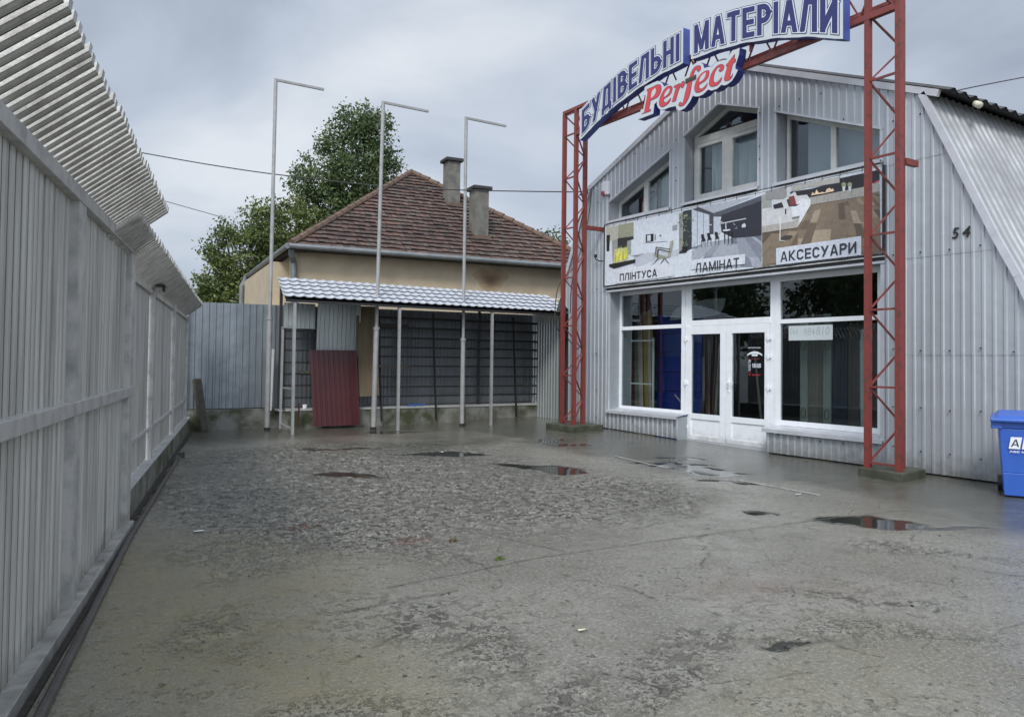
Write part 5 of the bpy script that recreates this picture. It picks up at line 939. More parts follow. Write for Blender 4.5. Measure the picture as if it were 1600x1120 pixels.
# gable trim: an angle strip over the sheet edge
def edge_pts(side, k0=0, k1=5):
    return [(YC + side * d, z) for d, z in PROF[k0:k1 + 1]]
b = MB()
for side in (-1, 1):
    pts = edge_pts(side)
    for i, ((ya, za), (yb, zb)) in enumerate(zip(pts, pts[1:])):
        if side > 0 and i >= 3: break
        t = 0.10
        d = Vector((0, yb - ya, zb - za)).normalized()
        nrm = Vector((0, -d.z * -side, 0)) if False else Vector((0, side * abs(d.z), abs(d.y)))
        x0, x1 = FX - 0.075, FX - 0.002
        ia = Vector((0, ya, za)); ib = Vector((0, yb, zb))
        if i == 0:
            ia = ia + nrm * 0.05; ib = ib + nrm * 0.05 + d * 0.22
        q = [ia - nrm * t, ib - nrm * t, ib, ia]
        b.hexa([(x0, *p.yz) for p in q], [(x1, *p.yz) for p in q])
b.build('gable_trim', MT['trim'], shop)
# roof: two upper slopes that overhang, two steep sides
XR = 46.0
for side in (-1, 1):
    b = MB()
    up_ = Vector((0, side * 4.05, 5.69 - 7.41)).normalized()
    L_ = math.hypot(4.05, 1.72) + 0.36
    nrm = Vector((0, side * 1.72, 4.05)).normalized()
    O_ = Vector((FX - 0.06, YC, 7.41)) + nrm * 0.065
    corrugated(b, O_, (1, 0, 0), up_, nrm, 0, XR - FX, lambda u: 0, lambda u: L_, pitch=0.30, depth=0.05, profile=((0, 0), (0.2, 0.5), (0.35, 1), (0.5, 1), (0.7, 0.4), (0.85, 0)))
    corrugated(b, O_ - nrm * 0.02, (1, 0, 0), up_, nrm, 0, XR - FX, lambda u: 0, lambda u: L_ - 0.003, pitch=0.30, depth=0.05, profile=((0, 0), (0.2, 0.5), (0.35, 1), (0.5, 1), (0.7, 0.4), (0.85, 0)))
    b.build('roof', MT['darkroof'], shop)
    b = MB()
    pts = edge_pts(side, 1, 5)
    for (ya, za), (yb, zb) in zip(pts, pts[1:]):
        xs_ = 1.9 if (side > 0 and za < 3.0) else 0.0
        d = Vector((0, yb - ya, zb - za)); Ls = d.length; d.normalize()
        n_ = Vector((0, side * abs(d.z), abs(d.y)))
        corrugated(b, Vector((FX - 0.01, ya, za)), (1, 0, 0), d, n_, xs_, XR - FX, lambda u: 0, lambda u: Ls, pitch=0.19, depth=0.022)
    b.build('steep_side_wall', MT['roofsheet'], shop)
# the recess under the overhanging far corner
part('side_recess', shop, MT['reveal'], lambda b: (b.face([(FX + 0.01, 15.19, 0), (13.25, 15.19, 0), (13.25, 15.19, 2.85), (FX + 0.01, 15.19, 2.85)]), b.face([(FX + 0.01, 15.19, 2.84), (13.25, 15.19, 2.84), (13.25, 15.76, 2.84), (FX + 0.01, 15.76, 3.3)]), b.face([(13.22, 15.19, 0), (13.22, 17.0, 0), (13.22, 15.8, 2.86), (13.22, 15.19, 2.86)])))
# reveals and lintels of the openings
b = MB()
RX = 11.66
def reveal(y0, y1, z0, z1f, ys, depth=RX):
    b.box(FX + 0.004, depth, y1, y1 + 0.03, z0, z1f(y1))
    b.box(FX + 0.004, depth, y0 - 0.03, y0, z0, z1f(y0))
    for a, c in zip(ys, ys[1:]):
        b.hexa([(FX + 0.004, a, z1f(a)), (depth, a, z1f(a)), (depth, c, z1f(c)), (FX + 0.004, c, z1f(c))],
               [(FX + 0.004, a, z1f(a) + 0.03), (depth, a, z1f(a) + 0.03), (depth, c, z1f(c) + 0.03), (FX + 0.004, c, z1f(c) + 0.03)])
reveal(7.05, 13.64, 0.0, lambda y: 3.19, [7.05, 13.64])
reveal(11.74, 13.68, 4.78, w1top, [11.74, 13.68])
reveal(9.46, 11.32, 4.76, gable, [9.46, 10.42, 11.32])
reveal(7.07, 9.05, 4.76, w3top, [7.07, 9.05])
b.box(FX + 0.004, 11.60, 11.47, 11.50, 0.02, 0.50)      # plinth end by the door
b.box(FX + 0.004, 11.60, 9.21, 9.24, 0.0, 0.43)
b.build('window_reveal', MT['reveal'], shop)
# thin drip trims round the openings
b = MB()
x0, x1 = FX - 0.04, FX + 0.004
b.box(x0 - 0.02, x1, 6.98, 13.72, 3.19, 3.225)
b.box(x0, x1, 6.99, 7.05, 0.40, 3.19)
b.box(x0, x1, 13.64, 13.665, 0.50, 3.19)
for y0, y1, fn in ((11.70, 13.70, w1top), (9.42, 10.42, gable), (10.42, 11.34, gable), (7.02, 9.10, w3top)):
    b.hexa([(x0, y0, fn(y0) - 0.012), (x1, y0, fn(y0) - 0.012), (x1, y1, fn(y1) - 0.012), (x0, y1, fn(y1) - 0.012)],
           [(x0, y0, fn(y0) + 0.022), (x1, y0, fn(y0) + 0.022), (x1, y1, fn(y1) + 0.022), (x0, y1, fn(y1) + 0.022)])
b.box(x0 + 0.01, x1, 11.70, 11.74, 4.78, 6.0); b.box(x0 + 0.01, x1, 9.42, 9.46, 4.76, 6.27); b.box(x0 + 0.01, x1, 7.02, 7.07, 4.76, 5.30)
b.box(x0 + 0.01, x1, 11.32, 11.335, 4.76, 6.2); b.box(x0 + 0.01, x1, 9.05, 9.065, 4.76, 6.1)
b.build('opening_trim', MT['trim'], shop)
# lintel band behind the banner's lower edge
part('lintel', shop, MT['darkroof'], lambda b: (b.box(FX - 0.035, FX - 0.02, 7.0, 13.74, 3.235, 3.33),))

def sill(name, y0, y1, z, parent, proud=0.075, drop=0.05):
    def fn(b):
        x0 = FX - proud
        b.hexa([(x0, y0, z), (11.62, y0, z + 0.05), (11.62, y1, z + 0.05), (x0, y1, z)], [(x0, y0, z + 0.012), (11.62, y0, z + 0.062), (11.62, y1, z + 0.062), (x0, y1, z + 0.012)])
        b.box(x0 - 0.004, x0 + 0.004, y0, y1, z - drop, z + 0.012)
    return part(name, parent, MT['trim'], fn)
FXW = 11.60
def frame_bar(b, y0, y1, z0, z1, x0=FXW, x1=FXW + 0.07): b.box(x0, x1, y0, y1, z0, z1)
# left shop window
w = MB()
frame_bar(w, 13.58, 13.64, 0.535, 3.19); frame_bar(w, 11.56, 11.665, 0.52, 3.19)
frame_bar(w, 11.665, 13.58, 0.535, 0.615); frame_bar(w, 11.665, 13.58, 3.12, 3.19); frame_bar(w, 11.665, 13.58, 2.33, 2.41)
win = w.build('window', MT['pvc'], shop)
part('pane', win, MT['glass'], lambda b: (b.box(11.63, 11.636, 11.665, 13.58, 0.615, 2.33), b.box(11.63, 11.636, 11.665, 13.58, 2.41, 3.12)))
sill('sill', 11.44, 13.70, 0.50, win)
# transom window over the door
w = MB()
frame_bar(w, 11.40, 11.555, 0.04, 3.19, FXW + 0.01); frame_bar(w, 9.30, 9.41, 0.04, 3.19, FXW + 0.01)
frame_bar(w, 9.41, 11.40, 2.36, 2.47); frame_bar(w, 9.41, 11.40, 3.12, 3.19)
win = w.build('transom_window', MT['pvc'], shop)
part('pane', win, MT['glass'], lambda b: (b.box(11.635, 11.641, 9.41, 11.40, 2.47, 3.12),))
# right shop window
w = MB()
frame_bar(w, 9.19, 9.295, 0.49, 3.19); frame_bar(w, 7.20, 7.30, 0.49, 3.19)
frame_bar(w, 7.30, 9.19, 0.50, 0.59); frame_bar(w, 7.30, 9.19, 3.10, 3.19); frame_bar(w, 7.30, 9.19, 2.335, 2.41)
win = w.build('window', MT['pvc'], shop)
part('pane', win, MT['glass'], lambda b: (b.box(11.63, 11.636, 7.30, 9.19, 0.59, 2.335), b.box(11.63, 11.636, 7.30, 9.19, 2.41, 3.10)))
sill('sill', 7.0, 9.30, 0.435, win)
# double door
def door_leaf(y0, y1, gl, gr, hinge_y, label):
    m = MB(); x0, x1 = 11.59, 11.66
    m.box(x0, x1, gr[0] if False else gl, y1, 0.045, 2.355)
    m.box(x0, x1, y0, gr, 0.045, 2.355)
    m.box(x0, x1, gr, gl, 2.185, 2.355); m.box(x0, x1, gr, gl, 0.045, 0.14); m.box(x0, x1, gr, gl, 0.465, 0.575)
    d = m.build('door_leaf', MT['pvc'], shop, bevel=0.004)
    d['label'] = label
    part('pane', d, MT['glass'], lambda b: (b.box(11.62, 11.626, gr, gl, 0.575, 2.185),))
    part('lower_panel', d, MT['pvc'], lambda b: (b.box(11.612, 11.65, gr, gl, 0.14, 0.465),))
    for z in ((2.09, 1.19, 0.30) if hinge_y > 11 else (2.08, 1.74, 1.16)):
        part('hinge', d, MT['pvc'], lambda b: (b.box(11.562, 11.59, hinge_y - 0.012, hinge_y + 0.012, z - 0.06, z + 0.06), b.box(11.57, 11.59, hinge_y - 0.06, hinge_y + 0.05, z - 0.03, z + 0.03)), bevel=0.004)
    return d
dl = door_leaf(10.455, 11.54, 11.38, 10.60, 11.52, 'left leaf of the white glazed door')
dr = door_leaf(9.42, 10.445, 10.31, 9.525, 9.43, 'right leaf of the white glazed door with opening hours on its glass')
def hnd(b):
    b.box(11.572, 11.59, 10.36, 10.39, 1.05, 1.31)
    b.tube([(11.575, 10.375, 1.23), (11.53, 10.375, 1.23), (11.53, 10.22, 1.232)], 0.011)
part('handle', dr, MT['pvc'], hnd)
part('lock', dr, MT['black'], lambda b: (b.tube([(11.568, 10.375, 1.11), (11.574, 10.375, 1.11)], 0.012),))
part('threshold', shop, MT['trim'], lambda b: (b.box(11.56, 11.70, 9.28, 11.5, 0.0, 0.04),))
# door lettering
decal = lambda n, s, y, z, w_, h_, m_, **k: text_mesh(n, s, (11.614, y, z), (0, -1, 0), (0, 0, 1), w_, h_, m_, dr, N=(-1, 0, 0), **k)
decal('door_lettering', 'МАГАЗИН-СКЛАД', 9.925, 1.885, 0.29, 0.03, MT['whitevinyl'], offset=0.02)
def arcb(b):
    c = (9.77, 1.58)
    P = []
    for i in range(13):
        a = math.radians(50 + 80 * i / 12); P.append((c[0] - 0.272 * math.cos(a), c[1] + 0.255 * math.sin(a)))
    Q = []
    for i in range(13):
        a = math.radians(130 - 80 * i / 12); Q.append((c[0] - 0.272 * math.cos(a), c[1] + 0.205 * math.sin(a) + (0.0 if 3 < i < 9 else 0.01)))
    for i in range(12):
        b.face([(11.6145, *P[i]), (11.6145, *P[i + 1]), (11.6145, *Q[11 - i]), (11.6145, *Q[12 - i])])
    b.box(11.6142, 11.6148, 9.70, 9.84, 1.745, 1.775)
part('door_lettering', dr, MT['whitevinyl'], arcb)
decal('door_lettering', 'вхідний', 9.91, 1.685, 0.26, 0.02, MT['redvinyl'])
for i, s in enumerate(('ПН', 'ВТ', 'СР', 'ЧТ', 'ПТ')):
    decal('door_lettering', s, 9.922, 1.642 - i * 0.044, 0.065, 0.033, MT['whitevinyl'], offset=0.03, shear=0.3)
decal('door_lettering', '9.00-18.00', 9.825, 1.525, 0.20, 0.085, MT['whitevinyl'], offset=0.03)
for i, s in enumerate(('СБ', 'НД')):
    decal('door_lettering', s, 9.91, 1.418 - i * 0.042, 0.05, 0.028, MT['redvinyl'], offset=0.01)
decal('door_lettering', 'Вихідні', 9.825, 1.372, 0.19, 0.042, MT['redvinyl'], shear=0.3, offset=0.01)
# upper windows
def up_window(y0, y1, z0, topf, bars, panes, name='window'):
    w = MB(); x0, x1 = 11.57, 11.63; t = 0.055
    w.box(x0, x1, y1 - t, y1, z0, topf(y1 - t) - 0.004); w.box(x0, x1, y0, y0 + t, z0, topf(y0 + t) - 0.004)
    w.box(x0, x1, y0 + t, y1 - t, z0, z0 + 0.09)
    ys = [y0, 10.42, y1] if topf is gable else [y0, y1]
    for a, c in zip(ys, ys[1:]):
        w.hexa([(x0 - 0.003, a, topf(a) - 0.075), (x1, a, topf(a) - 0.075), (x1, c, topf(c) - 0.075), (x0 - 0.003, c, topf(c) - 0.075)],
               [(x0 - 0.003, a, topf(a)), (x1, a, topf(a)), (x1, c, topf(c)), (x0 - 0.003, c, topf(c))])
    for k_, q in enumerate(bars): w.box(x0 - 0.006 - 0.0017 * k_, x1 + 0.0011 * (k_ + 1), *q)
    wn_ = w.build(name, MT['pvc_old'], shop)
    def pn(b):
        for a, c in zip(ys, ys[1:]):
            b.hexa([(11.60, a, z0), (11.606, a, z0), (11.606, c, z0), (11.60, c, z0)], [(11.60, a, topf(a)), (11.606, a, topf(a)), (11.606, c, topf(c)), (11.60, c, topf(c))])
    part('pane', wn_, MT['glass_up'], pn)
    sill('sill', y0 - 0.06, y1 + 0.06, z0 - 0.03, wn_, 0.07, 0.04)
    return wn_
u1 = up_window(11.76, 13.67, 4.84, w1top, [(12.68, 12.81, 4.85, 5.60)], None)
u1['label'] = 'left upper window with a slanted head'
u2 = up_window(9.48, 11.30, 4.86, gable, [(10.30, 10.55, 4.87, 6.10), (9.50, 11.28, 6.06, 6.20), (11.16, 11.25, 4.90, 6.06), (9.53, 9.62, 4.90, 6.06), (9.53, 11.25, 4.93, 5.02), (9.53, 10.30, 5.98, 6.05), (10.55, 11.25, 5.98, 6.05)], None)
u2['label'] = 'middle upper window with a pointed head'
u3 = up_window(7.10, 9.03, 4.84, w3top, [(8.03, 8.13, 4.85, 5.68)], None)
u3['label'] = 'right upper window with a slanted head'
# rooms behind the glass
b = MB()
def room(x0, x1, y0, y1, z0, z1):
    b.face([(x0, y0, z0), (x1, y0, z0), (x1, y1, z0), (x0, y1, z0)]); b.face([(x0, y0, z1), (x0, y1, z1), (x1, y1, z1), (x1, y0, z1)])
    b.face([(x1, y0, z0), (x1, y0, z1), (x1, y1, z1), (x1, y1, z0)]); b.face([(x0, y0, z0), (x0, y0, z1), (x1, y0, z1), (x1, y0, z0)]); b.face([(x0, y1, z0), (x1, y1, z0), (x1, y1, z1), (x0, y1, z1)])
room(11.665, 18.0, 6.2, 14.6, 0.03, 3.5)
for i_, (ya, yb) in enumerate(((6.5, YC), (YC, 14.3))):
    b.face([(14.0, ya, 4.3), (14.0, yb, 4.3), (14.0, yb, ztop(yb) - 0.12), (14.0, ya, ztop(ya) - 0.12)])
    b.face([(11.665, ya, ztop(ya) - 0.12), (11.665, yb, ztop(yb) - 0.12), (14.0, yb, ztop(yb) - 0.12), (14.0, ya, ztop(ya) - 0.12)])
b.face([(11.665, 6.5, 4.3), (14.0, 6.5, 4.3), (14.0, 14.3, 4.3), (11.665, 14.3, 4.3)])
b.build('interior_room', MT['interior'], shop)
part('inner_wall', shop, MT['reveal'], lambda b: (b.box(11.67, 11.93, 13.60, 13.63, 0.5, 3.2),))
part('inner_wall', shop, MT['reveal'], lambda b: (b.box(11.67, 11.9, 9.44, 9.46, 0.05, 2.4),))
# window frames of the upper floor get blinds and net curtains
def curtain(name, y0, y1, z0, z1, m_, label, wav=0.02, n=40, top=None, x=11.80):
    b = MB()
    for i in range(n):
        a = y0 + (y1 - y0) * i / n; c = y0 + (y1 - y0) * (i + 1) / n
        xa = x + wav * math.sin(i * 1.7) ; xc = x + wav * math.sin((i + 1) * 1.7)
        za = top(a) if top else z1; zc = top(c) if top else z1
        b.face([(xa, a, z0), (xc, c, z0), (xc, c, zc), (xa, a, za)])
    o = b.build(name, m_, loc=None)
    return tag(o, label, 'curtain' if 'curtain' in name else 'blind')
curtain('net_curtain', 11.75, 13.1, 4.86, 5.9, MT['curtain'], 'pale net curtain behind the left upper window with the slanted head', top=lambda y: min(w1top(y) - 0.05, 5.9) - max(0, (y - 12.9)) * 1.2)
curtain('net_curtain', 9.55, 11.0, 4.9, 6.04, MT['curtain'], 'pale net curtain behind the pointed middle upper window', wav=0.03)
curtain('roller_blind', 7.1, 8.75, 4.86, 6.0, MT['blind'], 'flat grey blind filling the right upper window with the slanted head', wav=0.0, n=2, top=lambda y: w3top(y) - 0.05)

# ------------------------------------------------------------------ things inside the shop windows
def lean(name, base, top, w_, t_, m_, label, cat, group=None):
    b = MB(); b.beam(base, top, w_, t_, upv=(1, 0, 0))
    o = b.build(name, m_, loc=base)
    return tag(o, label, cat, group)
cols = [5, 5, 0, 4, 1, 1, 2, 2, 0, 3, 3, 2, 3]
seq = [('dark teal strip', 13.50), ('slate grey-green strip', 13.40), ('dark brown strip', 13.28), ('reddish brown strip', 13.20), ('grey strip', 13.08), ('ash grey strip', 12.98),
       ('broad off-white strip', 12.86), ('slim off-white strip', 12.76), ('plain brown strip', 12.68), ('mustard yellow strip', 12.58), ('ochre yellow strip', 12.50), ('cream white strip', 12.40), ('olive yellow strip', 12.32)]
for i, (nm, y) in enumerate([(n_, 13.92 - 0.068 * k_) for k_, (n_, _) in enumerate(seq)]):
    h_ = (1.9, 2.0, 2.55, 2.6, 2.72, 2.76, 2.78, 2.72, 2.7, 2.8, 2.78, 2.82, 2.7)[i]
    lean('trim_plank', (12.05, y - 0.12, 0.06), (12.30, y + 0.25, h_), 0.075 if i % 3 else 0.10, 0.02, WOODS[cols[i]],
         nm + ' leaning in the rack behind the left shop window, ' + ('far left end' if i < 2 else 'left half' if i < 6 else 'middle' if i < 9 else 'right half') , 'plank', 'planks leaning behind the left shop window')
rk = thing('plank_rack', 'thin white rail rack holding planks behind the left shop window', 'rack', (11.95, 13.4, 0.06))
part('post', rk, MT['pvc'], lambda b: (b.box(11.92, 11.95, 12.85, 12.88, 0.06, 2.15),))
part('rail', rk, MT['pvc'], lambda b: (b.box(11.93, 11.95, 12.88, 14.1, 2.08, 2.11),))
part('rail', rk, MT['pvc'], lambda b: (b.box(11.93, 11.95, 12.88, 14.1, 1.10, 1.13),))
gd = thing('garage_door_panel', 'dark blue ribbed panel standing behind the left shop window', 'door panel', (12.55, 12.7, 0.06))
for i in range(6):
    part('panel_section', gd, MT['bluepanel'], lambda b: (b.box(12.55, 12.60, 12.0, 13.42, 0.08 + i * 0.44, 0.505 + i * 0.44),), bevel=0.006)
cv_ = MB()
hs_ = smooth_poly([(12.85, 2.56), (12.2, 2.58), (11.45, 2.62), (11.25, 2.72), (11.1, 2.95), (11.6, 2.96), (12.2, 2.90), (12.6, 2.80)], 4)
flat_poly(cv_, hs_, lambda y, z: (12.30 + (2.95 - z) * 0.25, y, z)); prism_sides(cv_, hs_, lambda y, z: (12.30 + (2.95 - z) * 0.25, y, z), lambda y, z: (12.31 + (2.95 - z) * 0.25, y, z))
tag(cv_.build('hanging_sheet', MT['whiteboard'], loc=(12.3, 12.0, 2.6)), 'curved pale sheet hanging above the blue panel behind the glass', 'sheet')
b = MB(); b.beam((11.8, 12.05, 0.92), (11.76, 11.68, 0.66), 0.022, 0.022)
tag(b.build('white_batten', MT['pvc'], loc=(11.8, 12.05, 0.9)), 'short white batten slanting across the blue panel', 'batten')
dseq = [(11.40, .05, 0), (11.33, -.08, 4), (11.27, .02, 0), (11.21, .16, 1), (11.15, .0, 4), (11.09, -.03, 1), (11.03, .05, 1), (10.97, .0, 5)]
dn = ['dark brown rod', 'reddish rod', 'brown rod at the left', 'grey rod crossing the others', 'rusty rod', 'light grey rod', 'grey rod near the right edge', 'greenish grey rod']
for i, (y, k, c) in enumerate(dseq):
    lean('moulding_rod', (12.0, y + 0.05, 0.06), (12.2, y + k + 0.1, 2.35 - 0.07 * i), 0.035, 0.02, WOODS[c], dn[i] + ' seen through the left door leaf', 'rod', 'rods leaning behind the left door leaf')
lean('moulding_rod', (12.1, 9.95, 0.06), (12.3, 10.35, 1.9), 0.05, 0.02, WOODS[1], 'single grey rod slanting behind the right door leaf', 'rod')
# door leaves for sale behind the right shop window
dd = thing('boxed_door_leaf', 'pale wooden door leaf with foam strips behind the right shop window', 'door leaf', (12.0, 8.75, 0.06))
part('leaf', dd, MT['doorwood'], lambda b: (b.box(12.02, 12.06, 8.44, 9.0, 0.1, 2.5),))
for y in (8.92, 8.44):
    st = part('foam_strip', dd, MT['foam'], lambda b: (b.box(11.99, 12.018, y - 0.02, y + 0.13, 0.1, 2.5),))
    for z in (0.72, 1.95):
        part('printed_ring', st, MT['black'], lambda b: [b.beam((11.985, y + 0.055 + 0.045 * math.cos(t), z + 0.09 * math.sin(t)), (11.985, y + 0.055 + 0.045 * math.cos(t + 0.4), z + 0.09 * math.sin(t + 0.4)), 0.006, 0.006, upv=(1, 0, 0)) for t in [0.3927 * q for q in range(16)]])
b = MB(); b.box(12.03, 12.07, 8.12, 8.40, 0.1, 2.42); tag(b.build('narrow_door_leaf', MT['navyinner'], loc=(0, 0, 0)), 'narrow blue-black door leaf right of the foam-edged one', 'door leaf')
b = MB(); b.box(12.0, 12.04, 7.55, 8.09, 0.1, 2.3); tag(b.build('brown_door_leaf', MT['doordark'], loc=(0, 0, 0)), 'broad dark brown door leaf behind the right shop window', 'door leaf')
b = MB(); b.box(11.9, 11.93, 7.70, 7.79, 0.1, 2.2); tag(b.build('cardboard_strip', MT['whiteboard'], loc=(0, 0, 0)), 'pale upright cardboard strip beside the brown door leaf', 'strip')
pn = thing('phone_notice', 'white paper with a handwritten phone number taped inside the right shop window', 'notice', (11.66, 8.49, 2.02))
part('sheet', pn, MT['paper'], lambda b: (b.box(11.6265, 11.6285, 8.13, 9.02, 2.025, 2.285),))
text_mesh('handwriting', '066', (11.6255, 8.99, 2.135), (0, -1, 0), (0, 0.02, 1), 0.17, 0.10, MT['pencil'], pn, N=(-1, 0, 0), offset=-0.012, shear=0.15)
text_mesh('handwriting', '984', (11.6255, 8.70, 2.115), (0, -1, 0), (0, 0.02, 1), 0.22, 0.125, MT['pencil'], pn, N=(-1, 0, 0), offset=-0.012, shear=0.15)
text_mesh('handwriting', '810', (11.6255, 8.45, 2.115), (0, -1, 0), (0, 0.02, 1), 0.26, 0.14, MT['pencil'], pn, N=(-1, 0, 0), offset=-0.008, shear=0.15)

# ------------------------------------------------------------------ banner
bn = thing('advertising_banner', 'long printed banner with three interior pictures between the shop windows', 'banner', (11.24, 10.4, 3.34))
BX = 11.245
def bnr(b):
    n = 60
    y0, y1 = 6.99, 13.76
    def xx(y, z): return BX
    b.box(BX, BX + 0.006, y0, y1, 3.345, 4.70, lin((212, 219, 228)))
part('canvas', bn, MT['print'], bnr)
def artp(b):
    for k, (c, l, pts) in enumerate(sorted(BANNER_ART, key=lambda q: q[1])):
        pts = [(min(max(y, 6.995), 13.755), min(max(z, 3.35), 4.695)) for y, z in pts]
        flat_poly(b, pts, lambda y, z: (BX - 0.0005 - 0.00006 * k, y, z), tuple(v for v in lin(c)))
part('printed_pictures', bn, MT['print'], artp)
tb = lambda s, y, z, w_, h_: word_strokes('banner_lettering', s, bn, MT['ink'], (BX - 0.0165, y, z), (0, -1, 0), (0, 0, 1), (-1, 0, 0), w_, h_, 0.032, gap=0.85)
tb('ПЛІНТУСА', 13.21, 3.405, 1.20, 0.165)
tb('ЛАМІНАТ', 10.915, 3.394, 1.10, 0.18)
tb('АКСЕСУАРИ', 8.892, 3.394, 1.47, 0.18)
for yy in (6.965, 13.76): part('frame_strip', bn, MT['rope'], lambda b: b.box(BX - 0.02, BX + 0.012, yy, yy + 0.025, 3.32, 4.72))
def rope_fn(b):
    for z in (4.745, 3.315):
        pts = [(BX - 0.01, 6.97 + i * 0.34, z + 0.012 * math.sin(i * 2.1)) for i in range(21)]
        b.tube(pts, 0.007, 5)
        for i in range(0, 20):
            y = 7.0 + i * 0.355 + rnd.uniform(-.05, .05); b.beam((BX - 0.01, y, z + 0.03), (BX - 0.012, y + 0.01, z - 0.07 if z > 4 else z + 0.05), 0.007, 0.007)
part('lacing_rope', bn, MT['rope'], rope_fn)
part('batten', bn, MT['pvc'], lambda b: (b.box(BX - 0.01, BX + 0.03, 6.97, 13.78, 3.285, 3.305), b.box(BX + 0.0, BX + 0.03, 6.97, 13.78, 4.712, 4.73)))

# small fittings on the facade
sr = thing('alarm_siren', 'white alarm box with a red lamp high at the left end of the facade', 'alarm', (11.24, 13.74, 5.38))
part('housing', sr, MT['white'], lambda b: (b.box(11.20, 11.30, 13.63, 13.86, 5.43, 5.74),), bevel=0.02)
part('red_lamp', sr, MT['redlens'], lambda b: (b.tube([(11.18, 13.79, 5.47), (11.25, 13.79, 5.47)], [0.055, 0.06], 14),))
hn = thing('house_number', 'black metal number 54 on the right side of the facade', 'house number', (FX - 0.03, 5.83, 3.44))
text_mesh('digit', '5', (FX - 0.032, 5.955, 3.435), (0, -1, 0), (0, 0, 1), 0.095, 0.155, MT['black'], hn, N=(-1, 0, 0), extrude=0.008, shear=0.2)
text_mesh('digit', '4', (FX - 0.032, 5.81, 3.435), (0, -1, 0), (0, 0, 1), 0.105, 0.155, MT['black'], hn, N=(-1, 0, 0), extrude=0.008, shear=0.2)
wl = thing('wall_bracket', 'small black bracket on the facade just left of the banner', 'bracket', (11.25, 14.0, 3.95))
part('arm', wl, MT['black'], lambda b: (b.tube([(11.31, 13.9, 3.93), (11.22, 13.93, 3.93), (11.18, 14.02, 3.98), (11.19, 14.03, 4.06)], 0.014, 6), b.box(11.17, 11.21, 14.0, 14.06, 4.02, 4.09)))
ins = thing('wire_insulator', 'cream ceramic insulator under the dark eave of the hangar', 'insulator', (12.0, 6.0, 5.45))
part('knob', ins, MT['cream'], lambda b: (b.tube([(11.95, 5.96, 5.53), (12.08, 5.96, 5.53)], [0.045, 0.052], 14),), smooth=True)

# ------------------------------------------------------------------ red lattice gantry
GX = 10.35
gan = thing('sign_gantry', 'tall red lattice gantry carrying the signs in front of the shop', 'gantry', (GX, 10.2, 0))
ZT = 7.23
def mast(ya, yb, zb):
    A_, B_, C_ = (GX, ya), (GX, yb), (GX + 0.40, (ya + yb) / 2 - 0.03)
    for i, q in enumerate((A_, B_, C_)):
        part('leg', gan, MT['rust_red'], lambda b: (b.box(q[0] - 0.04, q[0] + 0.04, q[1] - 0.04, q[1] + 0.04, zb, ZT),))
    nodes = [zb + 0.08, 1.29, 2.40, 3.48, 4.60, 5.74, 6.72]
    for (P_, Q_) in ((A_, B_), (B_, C_), (C_, A_)):
        d = (Vector(Q_) - Vector(P_)).normalized() * 0.04
        p = Vector(P_) + d; q = Vector(Q_) - d
        front = P_ is A_
        def lac(b):
            if front:
                for z in nodes + [ZT - 0.03]: b.beam((*p, z), (*q, z), 0.03, 0.03)
                return
            if P_ is C_: pq = (Vector(q), Vector(p))
            else: pq = (Vector(p), Vector(q))
            lacing(b, *pq)
        def lacing(b, p, q):
            for z0, z1 in zip(nodes, nodes[1:]):
                m_ = (z0 + z1) / 2
                b.beam((*p, z0 + 0.03), (*q, m_ - 0.06), 0.026, 0.026); b.beam((*q, m_ + 0.06), (*p, z1 - 0.03), 0.026, 0.026)
            b.beam((*p, ZT - 0.06), (*q, 6.80), 0.026, 0.026)
        part('lacing', gan, MT['rust_red'], lac)
mast(14.14, 13.70, 0.19)
mast(6.66, 6.19, 0.12)
part('top_chord', gan, MT['rust_red'], lambda b: (b.box(GX - 0.035, GX + 0.035, 6.15, 14.18, ZT, ZT + 0.07),))
part('bottom_chord', gan, MT['rust_red'], lambda b: (b.box(GX - 0.045, GX + 0.045, 6.23, 13.66, 6.64, 6.73),))
part('back_chord', gan, MT['rust_red'], lambda b: (b.beam((GX + 0.40, 6.4, 6.98), (GX + 0.40, 13.9, 6.98), 0.05, 0.05),))
def webs(b):
    n = 14
    for i in range(n):
        y0 = 13.62 - i * 0.525; y1 = y0 - 0.2625
        b.beam((GX, y0, 6.73), (GX + 0.38, y1, 6.97), 0.022, 0.022); b.beam((GX + 0.38, y1, 6.97), (GX, y0 - 0.525, 6.73), 0.022, 0.022)
        b.beam((GX, y0, 6.73), (GX, y1, ZT), 0.022, 0.022); b.beam((GX, y1, ZT), (GX, y0 - 0.525, 6.73), 0.022, 0.022)
part('lacing', gan, MT['rust_red'], webs)
part('wall_tie', gan, MT['rust_red'], lambda b: (b.beam((GX + 0.42, 6.36, 4.57), (FX - 0.24, 6.36, 4.57), 0.07, 0.09),))
part('wall_tie', gan, MT['rust_red'], lambda b: (b.beam((GX + 0.42, 13.9, 4.66), (FX - 0.02, 13.9, 4.66), 0.07, 0.09),))
def padf(pts, z0, z1):
    b = MB(); c = Vector((sum(p[0] for p in pts) / 4, sum(p[1] for p in pts) / 4))
    b.hexa([(*p, z0) for p in pts], [(*(c + (Vector(p) - c) * 0.985), z1) for p in pts])
    return b
tag(padf([(10.155, 6.03), (11.0, 6.17), (11.05, 6.88), (10.27, 6.77)], -0.03, 0.125).build('concrete_footing', MT['pad'], bevel=0.012), 'mossy concrete footing under the near right gantry mast', 'footing', 'footings under the gantry masts')
tag(padf([(10.05, 13.35), (11.0, 13.45), (11.0, 14.45), (10.08, 14.40)], 0.0, 0.20).build('concrete_footing', MT['pad'], bevel=0.012), 'dark concrete footing under the far left gantry mast', 'footing', 'footings under the gantry masts')

